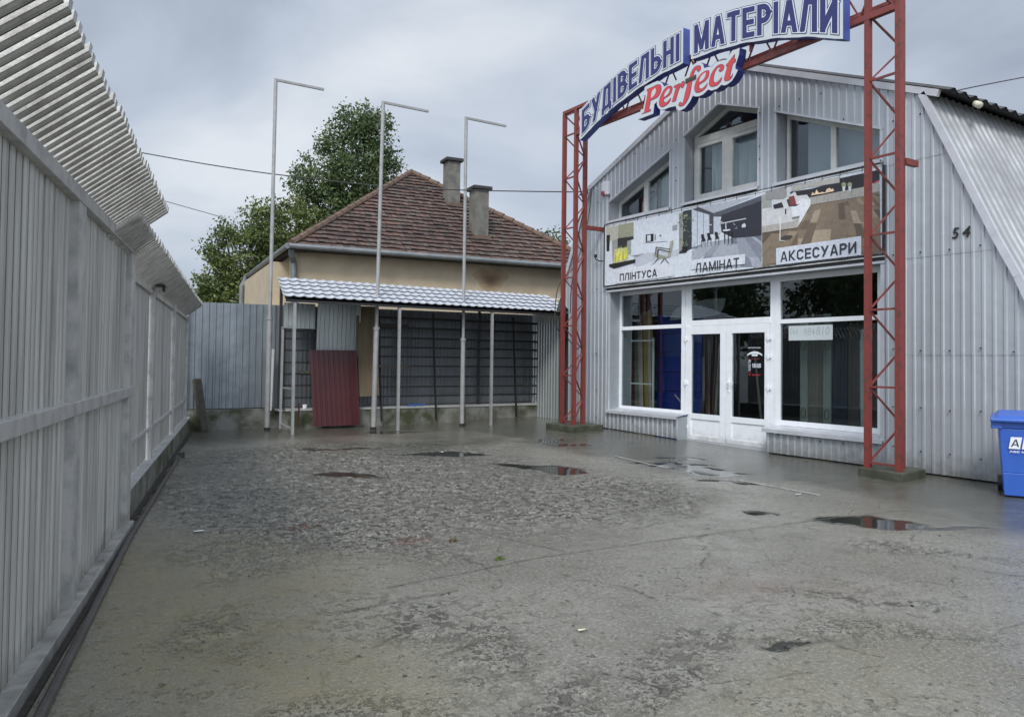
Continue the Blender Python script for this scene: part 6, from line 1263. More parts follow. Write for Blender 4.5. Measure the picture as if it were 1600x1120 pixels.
# ------------------------------------------------------------------ arched sign boxes
AC, AR, AZ = 10.10, 7.62, 7.105
def arcz(y): return AZ + math.sqrt(AR * AR - (y - AC) ** 2) - AR
XF, XB = 10.13, 10.30
def sign_box(yl, yr, word, label):
    t = thing('arched_sign', label, 'sign', ((XF + XB) / 2, (yl + yr) / 2, arcz((yl + yr) / 2)))
    n = 24
    H = 0.655
    ys = [yl + (yr - yl) * i / n for i in range(n + 1)]
    rr_ = 0.05
    bot = [(y, arcz(y) - 0.012 * (1 if (i % 5) in (1, 2, 3) else 0)) for i, y in enumerate(ys)]
    topp = [(y, arcz(y) + H) for y in reversed(ys)]
    pts = bot + topp
    def side(b):
        prism_sides(b, pts, lambda y, z: (XF, y, z), lambda y, z: (XB, y, z))
        for i in range(n):
            b.face([(XB, ys[i], arcz(ys[i])), (XB, ys[i + 1], arcz(ys[i + 1])), (XB, ys[i + 1], arcz(ys[i + 1]) + H), (XB, ys[i], arcz(ys[i]) + H)])
    part('casing', t, MT['blueside'] , side)
    def front(b):
        k = len(pts)
        for i in range(n):
            b.face([(XF - 0.002, *bot[i]), (XF - 0.002, *bot[i + 1]), (XF - 0.002, *topp[n - i - 1]), (XF - 0.002, *topp[n - i])])
    part('face_plate', t, MT['silverface'], front)
    m_ = 0.10
    for off, mm, dx, nm in ((0.047, MT['navy'], 0.005, 'letter_outline'), (0.034, MT['whitevinyl'], 0.009, 'letter_outline'), (0.016, MT['navy'], 0.013, 'letter')):
        word_strokes(nm, word, t, mm, (XF - dx, yl - m_, 0.088), (0, -1, 0), (0, 0, 1), (-1, 0, 0), (yl - yr) - 2 * m_, 0.485, 0.062, a=off, gap=1.35, per_letter=True, drop=('Д',),
                     warp=lambda q: Vector((q.x, q.y, q.z + arcz(q.y))))
    return t
sign_box(13.29, 10.19, 'БУДІВЕЛЬНІ', 'left half of the arched blue and silver sign, lettered with ten Cyrillic capitals')
sign_box(9.99, 6.92, 'МАТЕРІАЛИ', 'right half of the arched blue and silver sign, lettered with nine Cyrillic capitals')
ss = thing('script_sign', 'small hanging sign with red italic lettering on a wavy silver plate below the arched sign', 'sign', (10.2, 10.0, 6.5))
bk = SCRIPT_SIGN['BACK']
part('casing', ss, MT['navyside'], lambda b: (prism_sides(b, bk, lambda y, z: (10.13, y, z), lambda y, z: (10.30, y, z)), flat_poly(b, bk, lambda y, z: (10.30, y, z))))
part('face_plate', ss, MT['silverface'], lambda b: flat_poly(b, bk, lambda y, z: (10.129, y, z)))
def dil(pts, r):
    L = len(pts); ar = sum(pts[i][0] * pts[(i + 1) % L][1] - pts[(i + 1) % L][0] * pts[i][1] for i in range(L))
    sg = 1 if ar > 0 else -1
    out = []
    for i in range(L):
        a, b_, c = Vector(pts[i - 1]), Vector(pts[i]), Vector(pts[(i + 1) % L])
        t = (c - a); t = t.normalized() if t.length > 1e-6 else Vector((1, 0))
        out.append((b_.x + sg * t.y * r, b_.y - sg * t.x * r))
    return out
for ch in ('P', 'e', 'r', 'f', 'e2', 'c', 't'):
    sp = smooth_poly(SCRIPT_SIGN[ch], 4)
    part('letter_outline', ss, MT['navy'], lambda b: flat_poly(b, dil(sp, 0.008), lambda y, z: (10.126, y, z)))
    part('letter', ss, MT['redvinyl'], lambda b: flat_poly(b, sp, lambda y, z: (10.123, y, z)))
for ch in ('P0', 'e0', 'e20'):
    part('letter_counter', ss, MT['silverface'], lambda b: flat_poly(b, smooth_poly(SCRIPT_SIGN[ch], 4), lambda y, z: (10.120, y, z)))
part('dark_patch', ss, MT['darkbar'], lambda b: (flat_poly(b, SCRIPT_SIGN['BAR'], lambda y, z: (10.112, y, z)), prism_sides(b, SCRIPT_SIGN['BAR'], lambda y, z: (10.112, y, z), lambda y, z: (10.129, y, z))))
def hangers(b):
    for y in (10.0, 8.72, 11.2): b.beam((10.24, y, 6.85), (10.24, y, arcz(y) + 0.02), 0.04, 0.04)
part('hanger', ss, MT['rust_red'], hangers)

# ------------------------------------------------------------------ left boundary: sliding gate, then fence on a concrete wall
GO = -0.93
sg = thing('sliding_gate', 'silver painted picket gate with a slanted crown, nearest on the left', 'gate', fpt(GO, 4.6), FR)
S0, S1 = 1.6, 7.95
part('end_post', sg, MT['gate'], lambda b: (b.box(GO - 0.09, GO, 7.70, 7.95, 0.02, 2.54),), frame=FENCE, bevel=0.004)
part('middle_post', sg, MT['gate'], lambda b: (b.box(GO - 0.055, GO - 0.004, 5.27, 5.50, 0.075, 2.54),), frame=FENCE)
part('middle_post', sg, MT['gate'], lambda b: (b.box(GO - 0.055, GO - 0.004, 2.85, 3.08, 0.075, 2.54),), frame=FENCE)
part('top_beam', sg, MT['gate'], lambda b: (b.box(GO - 0.10, GO + 0.004, S0, S1, 2.54, 2.625),), frame=FENCE, bevel=0.004)
part('middle_rail', sg, MT['gate'], lambda b: (b.box(GO - 0.055, GO + 0.006, S0, S1, 1.235, 1.318),), frame=FENCE, bevel=0.004)
part('bottom_rail', sg, MT['gate'], lambda b: (b.box(GO - 0.07, GO + 0.035, S0, S1, -0.01, 0.08),), frame=FENCE, bevel=0.004)
PP = 0.110
def pickets(b, s0, s1, z0, z1, off, jit=0.004):
    s = s0 + 0.01
    while s + 0.08 < s1:
        w_ = 0.088
        j = rnd.uniform(-jit, jit)
        x1 = off + j; x0 = x1 - 0.028
        # folded channel: a body with a narrower raised front
        b.hexa([(x0, s, z0), (x1 - 0.008, s, z0), (x1 - 0.008, s + w_, z0), (x0, s + w_, z0)], [(x0, s, z1), (x1 - 0.008, s, z1), (x1 - 0.008, s + w_, z1), (x0, s + w_, z1)])
        b.hexa([(x1 - 0.008, s + 0.012, z0), (x1, s + 0.026, z0), (x1, s + w_ - 0.026, z0), (x1 - 0.008, s + w_ - 0.012, z0)], [(x1 - 0.008, s + 0.012, z1), (x1, s + 0.026, z1), (x1, s + w_ - 0.026, z1), (x1 - 0.008, s + w_ - 0.012, z1)])
        # dark strip that paints in the shade of the gap to the next channel
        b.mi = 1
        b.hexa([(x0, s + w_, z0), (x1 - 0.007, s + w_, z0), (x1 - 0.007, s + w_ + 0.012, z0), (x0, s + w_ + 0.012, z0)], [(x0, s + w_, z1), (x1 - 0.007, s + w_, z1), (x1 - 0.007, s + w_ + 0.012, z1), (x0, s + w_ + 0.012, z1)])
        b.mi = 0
        s += PP
def crown(b, s0, s1, off, z0, dx, dz):
    s = s0 + 0.01
    while s + 0.06 < s1:
        w_ = 0.058; j = rnd.uniform(-0.02, 0.02)
        L_ = Vector((dx, 0, dz)) * (1 + j); n_ = Vector((-dz, 0, dx)).normalized() * 0.028
        p0 = Vector((off, s, z0)); p1 = p0 + L_; u = Vector((0, 1, 0)); e_ = L_.normalized() * 0.03
        k_ = -n_ * 0.25
        b.hexa([p0, p0 + u * w_, p0 + u * w_ + n_, p0 + n_], [p1, p1 + u * w_, p1 + u * w_ + n_ + e_, p1 + n_ + e_])
        b.hexa([p0 + u * 0.012, p0 + u * 0.02 + k_, p0 + u * (w_ - 0.012) + k_, p0 + u * (w_ - 0.004)], [p1 + u * 0.012, p1 + u * 0.02 + k_, p1 + u * (w_ - 0.012) + k_, p1 + u * (w_ - 0.004)])
        b.mi = 1  # dark strip for the grimy far edge and the painted shade of the gap
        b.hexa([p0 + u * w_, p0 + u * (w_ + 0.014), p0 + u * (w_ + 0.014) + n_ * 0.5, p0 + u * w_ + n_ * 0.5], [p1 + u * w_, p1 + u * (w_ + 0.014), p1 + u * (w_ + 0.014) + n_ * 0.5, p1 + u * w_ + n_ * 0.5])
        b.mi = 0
        s += PP
for (a, c) in ((S0, 2.85), (3.08, 5.27), (5.50, 7.70)):
    part('picket_panel', sg, [MT['picket'], MT['gap_shade_grime']], lambda b: pickets(b, a, c, 1.318, 2.54, GO - 0.045), frame=FENCE)
    part('picket_panel', sg, [MT['picket'], MT['gap_shade_grime']], lambda b: pickets(b, a, c, 0.08, 1.235, GO - 0.045), frame=FENCE)
part('picket_crown', sg, [MT['picket'], MT['gap_shade_grime']], lambda b: crown(b, S0, 7.68, GO - 0.07, 2.62, 0.36, 0.285), frame=FENCE)
for s_ in ((6.05, 6.18), (6.42, 6.46)): part('roller_bracket', sg, MT['gate'], lambda b: (b.box(GO - 0.02, GO + 0.012, *s_, -0.02, 0.10),), frame=FENCE)
# track pipe and threshold
b = MB(FENCE); b.tube([(-0.872 + 0.022 * max(0, 7.5 - s), s, 0.018 + 0.004 * math.sin(s * 2)) for s in np.arange(1.6, 13.6, 0.4)], 0.026, 10); b.box(-0.90, -0.80, 13.45, 13.52, 0, 0.07)
tag(b.build('track_pipe', MT['pipe'], loc=fpt(-0.872, 4.5), smooth=False), 'dirty steel guide pipe lying along the foot of the gate and fence', 'pipe')
b = MB(FENCE); b.box(-1.05, -0.86, 1.0, 8.2, -0.02, 0.012)
o = b.build('gate_threshold', MT['soil']); o['kind'] = 'structure'

cw = thing('fence_wall', 'low concrete wall with a pale coping that carries the left picket fence', 'wall', fpt(-1.05, 12.9), FR)
part('wall_body', cw, MT['concrete'], lambda b: (b.box(-1.22, -0.985, 8.15, 17.95, -0.05, 0.285),), frame=FENCE)
part('coping', cw, MT['wallcap'], lambda b: (b.box(-1.24, -0.975, 8.15, 17.95, 0.285, 0.31),), frame=FENCE, bevel=0.006)
pf = thing('picket_fence', 'silver picket fence on the low concrete wall, beyond the gate', 'fence', fpt(-1.08, 12.9), FR)
for s in (7.3, 10.62, 14.0, 17.42):
    part('post', pf, MT['gate'], lambda b: (b.box(-1.13, -1.02, s, s + 0.14, 0.31, 2.50 if s != 10.62 else 2.48),), frame=FENCE, bevel=0.004)
for (a, c) in ((6.6, 10.62), (10.76, 14.0), (14.14, 17.42)):
    part('top_beam', pf, MT['gate'], lambda b: (b.box(-1.10, -1.035, a, c, 2.38, 2.43),), frame=FENCE)
    part('rail', pf, MT['gate'], lambda b: (b.box(-1.09, -1.04, a, c, 0.68, 0.715),), frame=FENCE)
    part('picket_panel', pf, [MT['picket'], MT['gap_shade_grime']], lambda b: pickets(b, a, c, 0.33, 2.38, -1.07), frame=FENCE)
    part('picket_crown', pf, [MT['picket'], MT['gap_shade_grime']], lambda b: crown(b, a - 0.02, c + 0.13, -1.10, 2.42, 0.345, 0.27), frame=FENCE)
b = MB(FENCE); b.box(-1.05, -0.90, 10.5, 10.85, 2.485, 2.50); b.box(-0.93, -0.91, 10.56, 10.60, 2.42, 2.485); b.box(-0.93, -0.91, 10.70, 10.74, 2.42, 2.485)
tag(b.build('latch_plate', MT['black'], loc=fpt(-1.0, 10.6, 2.5)), 'small dark iron bracket on top of the first fence post', 'bracket')

# ------------------------------------------------------------------ rear boundary
BY = 17.9
rw = thing('rear_wall', 'low mossy concrete wall under the blue-grey sheet fence at the back of the yard', 'wall', (7.5, BY, 0))
part('wall_body', rw, MT['concrete'], lambda b: (b.box(2.9, 12.6, BY - 0.1, BY + 0.2, -0.05, 0.44),))
part('coping', rw, MT['wallcap'], lambda b: (b.box(4.9, 12.6, BY - 0.42, BY + 0.2, 0.40, 0.445),))
part('plinth', rw, MT['concrete'], lambda b: (b.box(5.0, 12.6, BY - 0.40, BY - 0.1, -0.02, 0.40),))
rf = thing('sheet_fence', 'blue-grey profiled sheet fence standing on the low rear wall', 'fence', (7.5, BY, 0.45))
part('sheet', rf, MT['bluefence'], lambda b: corrugated(b, (0, BY + 0.02, 0), (1, 0, 0), (0, 0, 1), (0, -1, 0), 2.9, 4.98, lambda u: 0.47, lambda u: 2.80 + 0.010 * (u - 3), pitch=0.145, depth=0.026))
part('sheet', rf, MT['shadesheet'], lambda b: corrugated(b, (0, BY + 0.015, 0), (1, 0, 0), (0, 0, 1), (0, -1, 0), 4.9, 12.3, lambda u: 0.47, lambda u: 2.80 + 0.010 * (u - 3), pitch=0.105, depth=0.022, profile=((0, 0), (0.45, 0), (0.6, 1), (0.85, 1))))
part('post', rf, MT['gate'], lambda b: (b.box(2.96, 3.04, BY - 0.06, BY, 0.44, 2.78),))
part('rail', rf, MT['blackmetal'], lambda b: (b.box(3.0, 12.3, BY - 0.03, BY + 0.0, 0.45, 0.47),))
b = MB(); b.beam((3.35, 17.55, 0.0), (3.22, 17.80, 1.12), 0.17, 0.09)
tag(b.build('timber_beam', MT['plank'], loc=(3.3, 17.6, 0)), 'weathered square timber leaning in the corner between the two fences', 'beam')
# side panel between shelter and hangar
sp = thing('side_panel', 'grey profiled sheet closing the right end of the open shelter', 'panel', (12.0, 17.1, 0))
part('sheet', sp, MT['galv'], lambda b: corrugated(b, (11.98, 0, 0), (0, 1, 0), (0, 0, 1), (-1, 0, 0), 16.5, 17.8, lambda u: 0.03, lambda u: 2.93, pitch=0.125, depth=0.02))
part('sheet', sp, MT['darkroof'], lambda b: corrugated(b, (12.3, 0, 0), (0, 1, 0), (0, 0, 1), (-1, 0, 0), 15.3, 17.8, lambda u: 0.03, lambda u: 2.9, pitch=0.125, depth=0.02))  # near-black sheet standing in for the shaded gap beside the hangar

# ------------------------------------------------------------------ open shelter with metal-tile roof
sh = thing('open_shelter', 'open shelter with a white-blue metal tile roof on thin posts along the rear fence', 'shelter', (8.4, 17.0, 0))
def skew(y): return (y - 16.05) * 0.19
YF, YBK, ZF, ZBK = 16.02, 17.72, 2.86, 3.44
def tile_roof(b):
    X0, X1 = 4.56, 12.04
    nco, dxs = 5, 0.22 / 8
    nx_ = int((X1 - X0) / dxs)
    def pt(x, t, lift):
        y = YF + (YBK - YF) * t
        ph = ((x - X0) / 0.22) % 1.0
        w_ = 0.016 * (math.cos(2 * math.pi * ph) if ph < 0.25 or ph > 0.75 else -0.35 * math.sin(math.pi * (ph - 0.25) * 2))
        return (x + skew(y), y, ZF + (ZBK - ZF) * t + w_ + 0.036 * lift)
    ov = 0.06
    for k in range(nco):
        t0, t1 = k / nco, (k + 1) / nco
        for i in range(nx_):
            xa, xb = X0 + i * dxs, X0 + (i + 1) * dxs
            b.face([pt(xa, t0, 1.0), pt(xb, t0, 1.0), pt(xb, t1, 0.1), pt(xa, t1, 0.1)])
            b.face([pt(xa, t1, 0.1), pt(xb, t1, 0.1), pt(xb, min(1, t1 + ov), -0.25), pt(xa, min(1, t1 + ov), -0.25)])
            p0, p1 = pt(xa, t0, 1.0), pt(xb, t0, 1.0)
            b.face([(p0[0], p0[1] + 0.012, p0[2] - 0.012), (p1[0], p1[1] + 0.012, p1[2] - 0.012), p1, p0])
part('roof', sh, MT['canopy'], tile_roof)
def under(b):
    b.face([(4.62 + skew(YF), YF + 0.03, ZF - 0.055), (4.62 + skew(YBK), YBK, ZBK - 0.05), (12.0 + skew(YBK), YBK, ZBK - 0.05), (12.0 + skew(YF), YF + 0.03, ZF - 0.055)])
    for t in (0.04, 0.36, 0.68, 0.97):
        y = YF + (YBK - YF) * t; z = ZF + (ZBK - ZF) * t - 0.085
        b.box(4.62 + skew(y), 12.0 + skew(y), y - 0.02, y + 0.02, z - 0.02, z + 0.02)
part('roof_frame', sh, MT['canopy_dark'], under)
for x in (4.82, 7.21, 9.66):
    part('post', sh, MT['pole'], lambda b: (b.box(x - 0.028, x + 0.028, 16.08, 16.136, 0.0, 2.80),))
    part('rafter', sh, MT['blackmetal'], lambda b: (b.beam((x, 16.1, 2.77), (x + 0.3, 17.72, 3.33), 0.05, 0.05),))
part('frame_leg', sh, MT['pole'], lambda b: (b.beam((4.80, 16.95, 0.06), (4.82, 16.95, 2.28), 0.045, 0.045),))
part('tie_bar', sh, MT['pole'], lambda b: (b.beam((4.82, 16.12, 2.27), (4.82, 17.0, 2.27), 0.03, 0.03), b.beam((4.82, 16.12, 0.12), (4.82, 17.0, 0.16), 0.04, 0.03), b.beam((4.85, 16.12, 0.95), (4.85, 17.0, 0.95), 0.03, 0.03)))
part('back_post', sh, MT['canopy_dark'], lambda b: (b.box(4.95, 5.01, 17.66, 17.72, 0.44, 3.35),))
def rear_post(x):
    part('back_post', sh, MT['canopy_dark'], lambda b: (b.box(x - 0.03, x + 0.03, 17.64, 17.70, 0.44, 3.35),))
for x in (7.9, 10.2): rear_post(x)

# storage racks under the shelter
rk2 = thing('storage_rack', 'long black bar rack filling the right bays of the shelter', 'rack', (9.7, 17.5, 0.44))
for z in (0.70, 0.93, 1.18, 1.44, 1.67, 1.90, 2.13, 2.38, 2.62):
    part('bar', rk2, MT['blackmetal'], lambda b: (b.box(7.18, 11.92, 17.45, 17.49, z - 0.02 - 0.006 * (z > 1.8), z + 0.02 + 0.008 * (z > 1.8)),))
for x in (7.28, 8.75, 9.55, 11.15):
    part('upright', rk2, MT['blackmetal'], lambda b: (b.beam((x + 0.09, 17.42, 0.10), (x, 17.50, 2.78), 0.055, 0.03),))
part('shelf_board', rk2, MT['plank'], lambda b: (b.box(7.15, 8.05, 17.30, 17.45, 1.40, 1.47),))
part('shelf_board', rk2, MT['blackmetal'], lambda b: (b.box(7.15, 8.0, 17.30, 17.45, 2.36, 2.46),))
rk3 = thing('storage_rack', 'short black bar rack in the left bay of the shelter', 'rack', (5.3, 17.4, 0.44))
for z in (0.70, 0.98, 1.24, 1.50, 1.78, 2.04, 2.22):
    part('bar', rk3, MT['blackmetal'], lambda b: (b.box(5.0, 5.72, 17.43, 17.47, z - 0.02, z + 0.02),))
for x in (5.01, 5.70):
    part('upright', rk3, MT['blackmetal'], lambda b: (b.box(x - 0.02, x + 0.02, 17.43, 17.47, 0.44, 2.26),))
part('shelf_board', rk3, MT['plank'], lambda b: (b.box(5.35, 5.75, 17.30, 17.43, 1.25, 1.32),))
part('leg', rk3, MT['redsheet'], lambda b: (b.box(5.30, 5.33, 17.28, 17.32, 0.03, 0.60),))
def loose_sheet(name, x0, x1, z0, z1, y, m_, label, pitch=0.105, lean_=0.1, ph=0.0, dep=0.02, tilt=0.0):
    b = MB()
    V_ = Vector((tilt, lean_, 1)).normalized()
    corrugated(b, (x0, y, z0), (1, 0, -tilt * 0.2), V_, (0, -1, lean_), 0, x1 - x0, lambda u: 0, lambda u: (z1 - z0), pitch=pitch, depth=dep, phase=ph)
    return tag(b.build(name, m_, loc=((x0 + x1) / 2, y, z0)), label, 'metal sheet')
loose_sheet('galvanised_sheet', 5.0, 5.72, 2.28, 2.86, 17.52, MT['galv'], 'narrow galvanised profiled sheet hanging at the top left of the shelter', lean_=0.02)
loose_sheet('galvanised_sheet', 5.74, 6.78, 1.66, 2.88, 17.46, MT['galv'], 'galvanised profiled sheet standing behind and above the maroon one', lean_=-0.06)
loose_sheet('maroon_sheet', 5.62, 6.74, 0.05, 1.80, 17.18, MT['redsheet'], 'maroon profiled metal sheet leaning upright in the shelter', pitch=0.118, lean_=0.08, dep=0.012, tilt=-0.045)
b = MB(); b.beam((7.0, 17.30, 0.72), (6.93, 17.42, 2.86), 0.50, 0.012, upv=(0, 1, 0))
tag(b.build('plywood_sheet', MT['ply'], loc=(7.0, 17.3, 0.72)), 'tall brownish board standing right of the maroon sheet', 'board')
b = MB(); b.beam((4.72, 17.62, 0.42), (4.76, 17.64, 1.80), 0.14, 0.03, upv=(0, 1, 0))
tag(b.build('white_board', MT['whiteboard'], loc=(4.72, 17.62, 0.42)), 'narrow whitish board standing upright beside the tallest pole', 'board')
b = MB(); b.tube([(5.52, 17.52, 0.445), (5.52, 17.52, 0.54)], [0.05, 0.055], 12)
tag(b.build('white_cup', MT['white'], loc=(5.52, 17.52, 0.445)), 'small white cup standing on the rear wall under the short rack', 'cup')
b = MB()
for i in range(5): b.beam((8.1 + i * 0.09, 17.52, 0.46 + 0.01 * (i % 2)), (8.22 + i * 0.09, 17.54, 0.48), 0.07, 0.03)
tag(b.build('blue_scrap', MT['jute'], loc=(8.3, 17.5, 0.45)), 'crumpled blue plastic scrap on the rear wall behind the long rack', 'scrap')

# ------------------------------------------------------------------ three tall poles
def pole_(x, y, top, zc, arm, label, r=0.045, lean_=(0, 0), g='tall grey poles with a bare horizontal arm'):
    t = thing('bare_pole', label, 'pole', (x, y, 0), 0, g)
    part('lower_tube', t, MT['pole'], lambda b: b.tube([(x, y, 0.0), (x + lean_[0] * zc / top, y, zc)], r, 12), smooth=False)
    part('collar', t, MT['pole'], lambda b: b.tube([(x + lean_[0] * zc / top, y, zc - 0.03), (x + lean_[0] * zc / top, y, zc + 0.03)], r * 1.25, 12))
    part('upper_tube', t, MT['pole'], lambda b: b.tube([(x + lean_[0] * zc / top, y, zc), (x + lean_[0], y, top)], r * 0.70, 12))
    part('arm', t, MT['pole'], lambda b: b.box(x + lean_[0] - 0.03, x + lean_[0] + arm, y - 0.025, y + 0.025, top - 0.03, top + 0.02))
    part('foot', t, MT['blackmetal'], lambda b: b.tube([(x, y, 0.0), (x, y, 0.07)], r * 1.12, 12))
pole_(4.60, 17.25, 7.80, 2.47, 1.10, 'tallest bare pole, standing left of the shelter roof', 0.058, (0.04, 0))
pole_(6.765, 16.45, 7.50, 2.30, 1.15, 'bare pole through the shelter roof beside the brownish board', 0.060, (0.11, 0))
pole_(9.05, 16.45, 7.53, 2.10, 1.15, 'bare pole through the shelter roof in front of the chimneys', 0.056, (0.0, 0))

# ------------------------------------------------------------------ blue wheeled bin
ba = R(-63)
BINF = Matrix.Translation((10.27, 4.79, 0)) @ Matrix.Rotation(ba, 4, 'Z')   # local x along the front face, local y to the back
bi = thing('wheelie_bin', 'blue plastic wheeled bin with a lettered sticker at the right edge of the yard', 'bin', (10.27, 4.79, 0), ba)
def bin_body(b):
    z0, z1 = 0.02, 0.93
    def ring(z, k): 
        g = 0.055 * k
        return [(-g, -g * 0.8, z), (0.50 + g, -g * 0.8, z), (0.50 + g, 0.55 + g * 1.6, z), (-g, 0.55 + g * 1.6, z)]
    lv = [(z0, 0.0), (0.30, 0.35), (0.84, 0.95), (0.85, 1.25), (z1, 1.3)]
    for (za, ka), (zb_, kb) in zip(lv, lv[1:]): b.hexa(ring(za, ka), ring(zb_, kb))
    b.box(-0.14, -0.02, -0.07, 0.02, 0.84, 0.93)
bd = part('body', bi, MT['binblue'], bin_body, frame=BINF, bevel=0.014)
def bin_lid(b):
    b.hexa([(-0.15, -0.13, 0.925), (0.65, -0.13, 0.925), (0.62, 0.72, 0.945), (-0.12, 0.72, 0.945)], [(-0.15, -0.13, 0.965), (0.65, -0.13, 0.965), (0.62, 0.72, 0.99), (-0.12, 0.72, 0.99)])
    b.hexa([(-0.10, -0.08, 0.965), (0.60, -0.08, 0.965), (0.58, 0.66, 0.99), (-0.08, 0.66, 0.99)], [(-0.06, -0.02, 1.00), (0.56, -0.02, 1.00), (0.54, 0.62, 1.045), (-0.04, 0.62, 1.045)])
part('lid', bi, MT['binblue'], bin_lid, frame=BINF, bevel=0.012)
part('latch', bi, MT['pole'], lambda b: b.tube([(0.25, -0.075, 0.895), (0.25, -0.055, 0.895)], 0.025, 12), frame=BINF)
for x in (-0.02, 0.50):
    part('wheel', bi, MT['black'], lambda b: b.tube([(x - 0.03, 0.60, 0.10), (x + 0.03, 0.60, 0.10)], 0.10, 18), frame=BINF)
fl = lambda z: -0.046 - (z - 0.45) * 0.045
def sticker(b):
    for i in range(3):
        x0 = 0.055 + i * 0.135
        z0, z1 = 0.60, 0.745
        b.face([(x0 - 0.012, fl(z0) - 0.003, z0), (x0 + 0.105, fl(z0) - 0.003, z0), (x0 + 0.128, fl(z1) - 0.003, z1), (x0 + 0.012, fl(z1) - 0.003, z1)])
part('sticker', bi, MT['whitevinyl'], sticker, frame=BINF)
ex = BINF.to_3x3() @ Vector((1, 0, 0)); ey = BINF.to_3x3() @ Vector((0, -1, 0))
for i, ch in enumerate('AVE'):
    word_strokes('sticker_letter', ch, bi, MT['ink'], BINF @ Vector((0.066 + i * 0.135, fl(0.63) - 0.006, 0.628)), ex, Vector((0, 0, 1)) + ey * 0.045 + ex * 0.12, ey, 0.084, 0.088, 0.015)
text_mesh('sticker_letter', 'АВЕ Мукачево', BINF @ Vector((0.052, fl(0.55) - 0.005, 0.548)), ex, Vector((0, 0, 1)) + ey * 0.045, 0.39, 0.032, MT['whitevinyl'], bi, N=ey, offset=0.02)

# ------------------------------------------------------------------ neighbour's house
EZ = 4.615
HW, HD, HH = 9.85, 9.85, 3.56
hs = thing('neighbour_house', 'ochre rendered house with a worn brown tiled hip roof behind the rear fence', 'house', tuple(HOUSE_O), R(-6.7))
part('wall', hs, MT['stucco'], lambda b: b.box(0.22, HW - 0.3, 0.45, HD - 0.4, 0, EZ - 0.10), frame=HOUSE)
part('wall', hs, MT['stucco'], lambda b: b.box(-0.25, 0.22, 1.6, HD - 0.4, 0, EZ - 0.28), frame=HOUSE)
part('ledge', hs, MT['housewhite'], lambda b: b.box(0.20, HW - 0.3, 0.435, 0.45, 3.56, 3.60), frame=HOUSE)
part('eaves_board', hs, MT['darkwood'], lambda b: (b.box(0.0, HW, 0.02, 0.50, EZ - 0.10, EZ - 0.06), b.box(-0.0, 0.5, 0.0, HD, EZ - 0.12, EZ - 0.07)), frame=HOUSE)
tilecols = [(0.155, 0.095, 0.078), (0.125, 0.082, 0.070), (0.175, 0.105, 0.085), (0.16, 0.125, 0.108), (0.105, 0.072, 0.062), (0.23, 0.125, 0.082), (0.15, 0.11, 0.092)]
apex = Vector((HW / 2, HD / 2, EZ + HH))
def roof_face(b, A_, B_, rows):
    A_, B_ = Vector(A_), Vector(B_)
    mid = (A_ + B_) / 2; U_ = (B_ - A_).normalized(); W_ = (B_ - A_).length
    up_ = apex - mid; L_ = up_.length; V_ = up_.normalized(); N_ = U_.cross(V_).normalized()
    if N_.z < 0: N_ = -N_
    for r in range(rows):
        v0 = L_ * r / rows; v1 = L_ * (r + 1) / rows
        h0 = (W_ / 2) * (1 - r / rows); h1_ = (W_ / 2) * (1 - (r + 1) / rows)
        u = -h0 - rnd.random() * 0.1
        while u < h0:
            w_ = 0.165
            ua, ub = max(u, -h0), min(u + w_, h0)
            ta, tb_ = max(min(ua, h1_), -h1_), max(min(ub, h1_), -h1_)
            wx = U_ * (0.004)
            l0 = 0.055 + rnd.uniform(-0.012, 0.014); jb = rnd.uniform(-0.02, 0.02)
            drift = fb2(ua * 0.35 + A_.y, v0 * 0.5)
            c = tilecols[min(6, int(rnd.random() ** 1.3 * 5 + (2 if rnd.random() < 0.06 else 0)))]
            k = 0.52 + 0.52 * drift
            c = tuple(q * k for q in c)
            p0 = mid + U_ * ua + V_ * (v0 - 0.03 + jb) + N_ * l0; p1 = mid + U_ * (ub - 0.006) + V_ * (v0 - 0.03 + jb) + N_ * l0
            p2 = mid + U_ * (tb_ - 0.006 if tb_ > ta else tb_) + V_ * v1 + N_ * 0.008; p3 = mid + U_ * ta + V_ * v1 + N_ * 0.008
            b.face([p0, p1, p2, p3], c)
            b.face([p0 - N_ * 0.045, p1 - N_ * 0.045, p1, p0], (0.03, 0.02, 0.018))
            b.face([p1, p1 - N_ * 0.03, p2 - N_ * 0.005, p2], (0.03, 0.02, 0.018))
            u += w_
def fb2(x, y):
    return 0.5 + 0.5 * noise.noise(Vector((x, y, 1.7)))
c00, c10, c11, c01 = (0, 0, EZ), (HW, 0, EZ), (HW, HD, EZ), (0, HD, EZ)
def roof_fn(b):
    roof_face(b, c00, c10, 24)
    roof_face(b, c01, c00, 24)
    b.face([c10, c11, tuple(apex)], (0.12, 0.08, 0.06)); b.face([c11, c01, tuple(apex)], (0.12, 0.08, 0.06))
    b.face([(0, 0, EZ - 0.03), (HW, 0, EZ - 0.03), (HW, HD, EZ - 0.03), (0, HD, EZ - 0.03)], (0.04, 0.035, 0.03))
rf_ = part('roof', hs, MT['tile'], roof_fn, frame=HOUSE)
def ridge_fn(b):
    for C_ in (c00, c10, c01, c11):
        a, c = Vector(C_), apex
        n_ = 20
        for i in range(n_):
            p = a.lerp(c, i / n_) + Vector((0, 0, 0.05)); q = a.lerp(c, (i + 1.15) / n_) + Vector((0, 0, 0.05))
            b.tube([p + Vector((0, 0, rnd.uniform(-.01, .015))), q], [0.115, 0.085], 8)
part('ridge_tiles', hs, MT['ridge'], ridge_fn, frame=HOUSE)
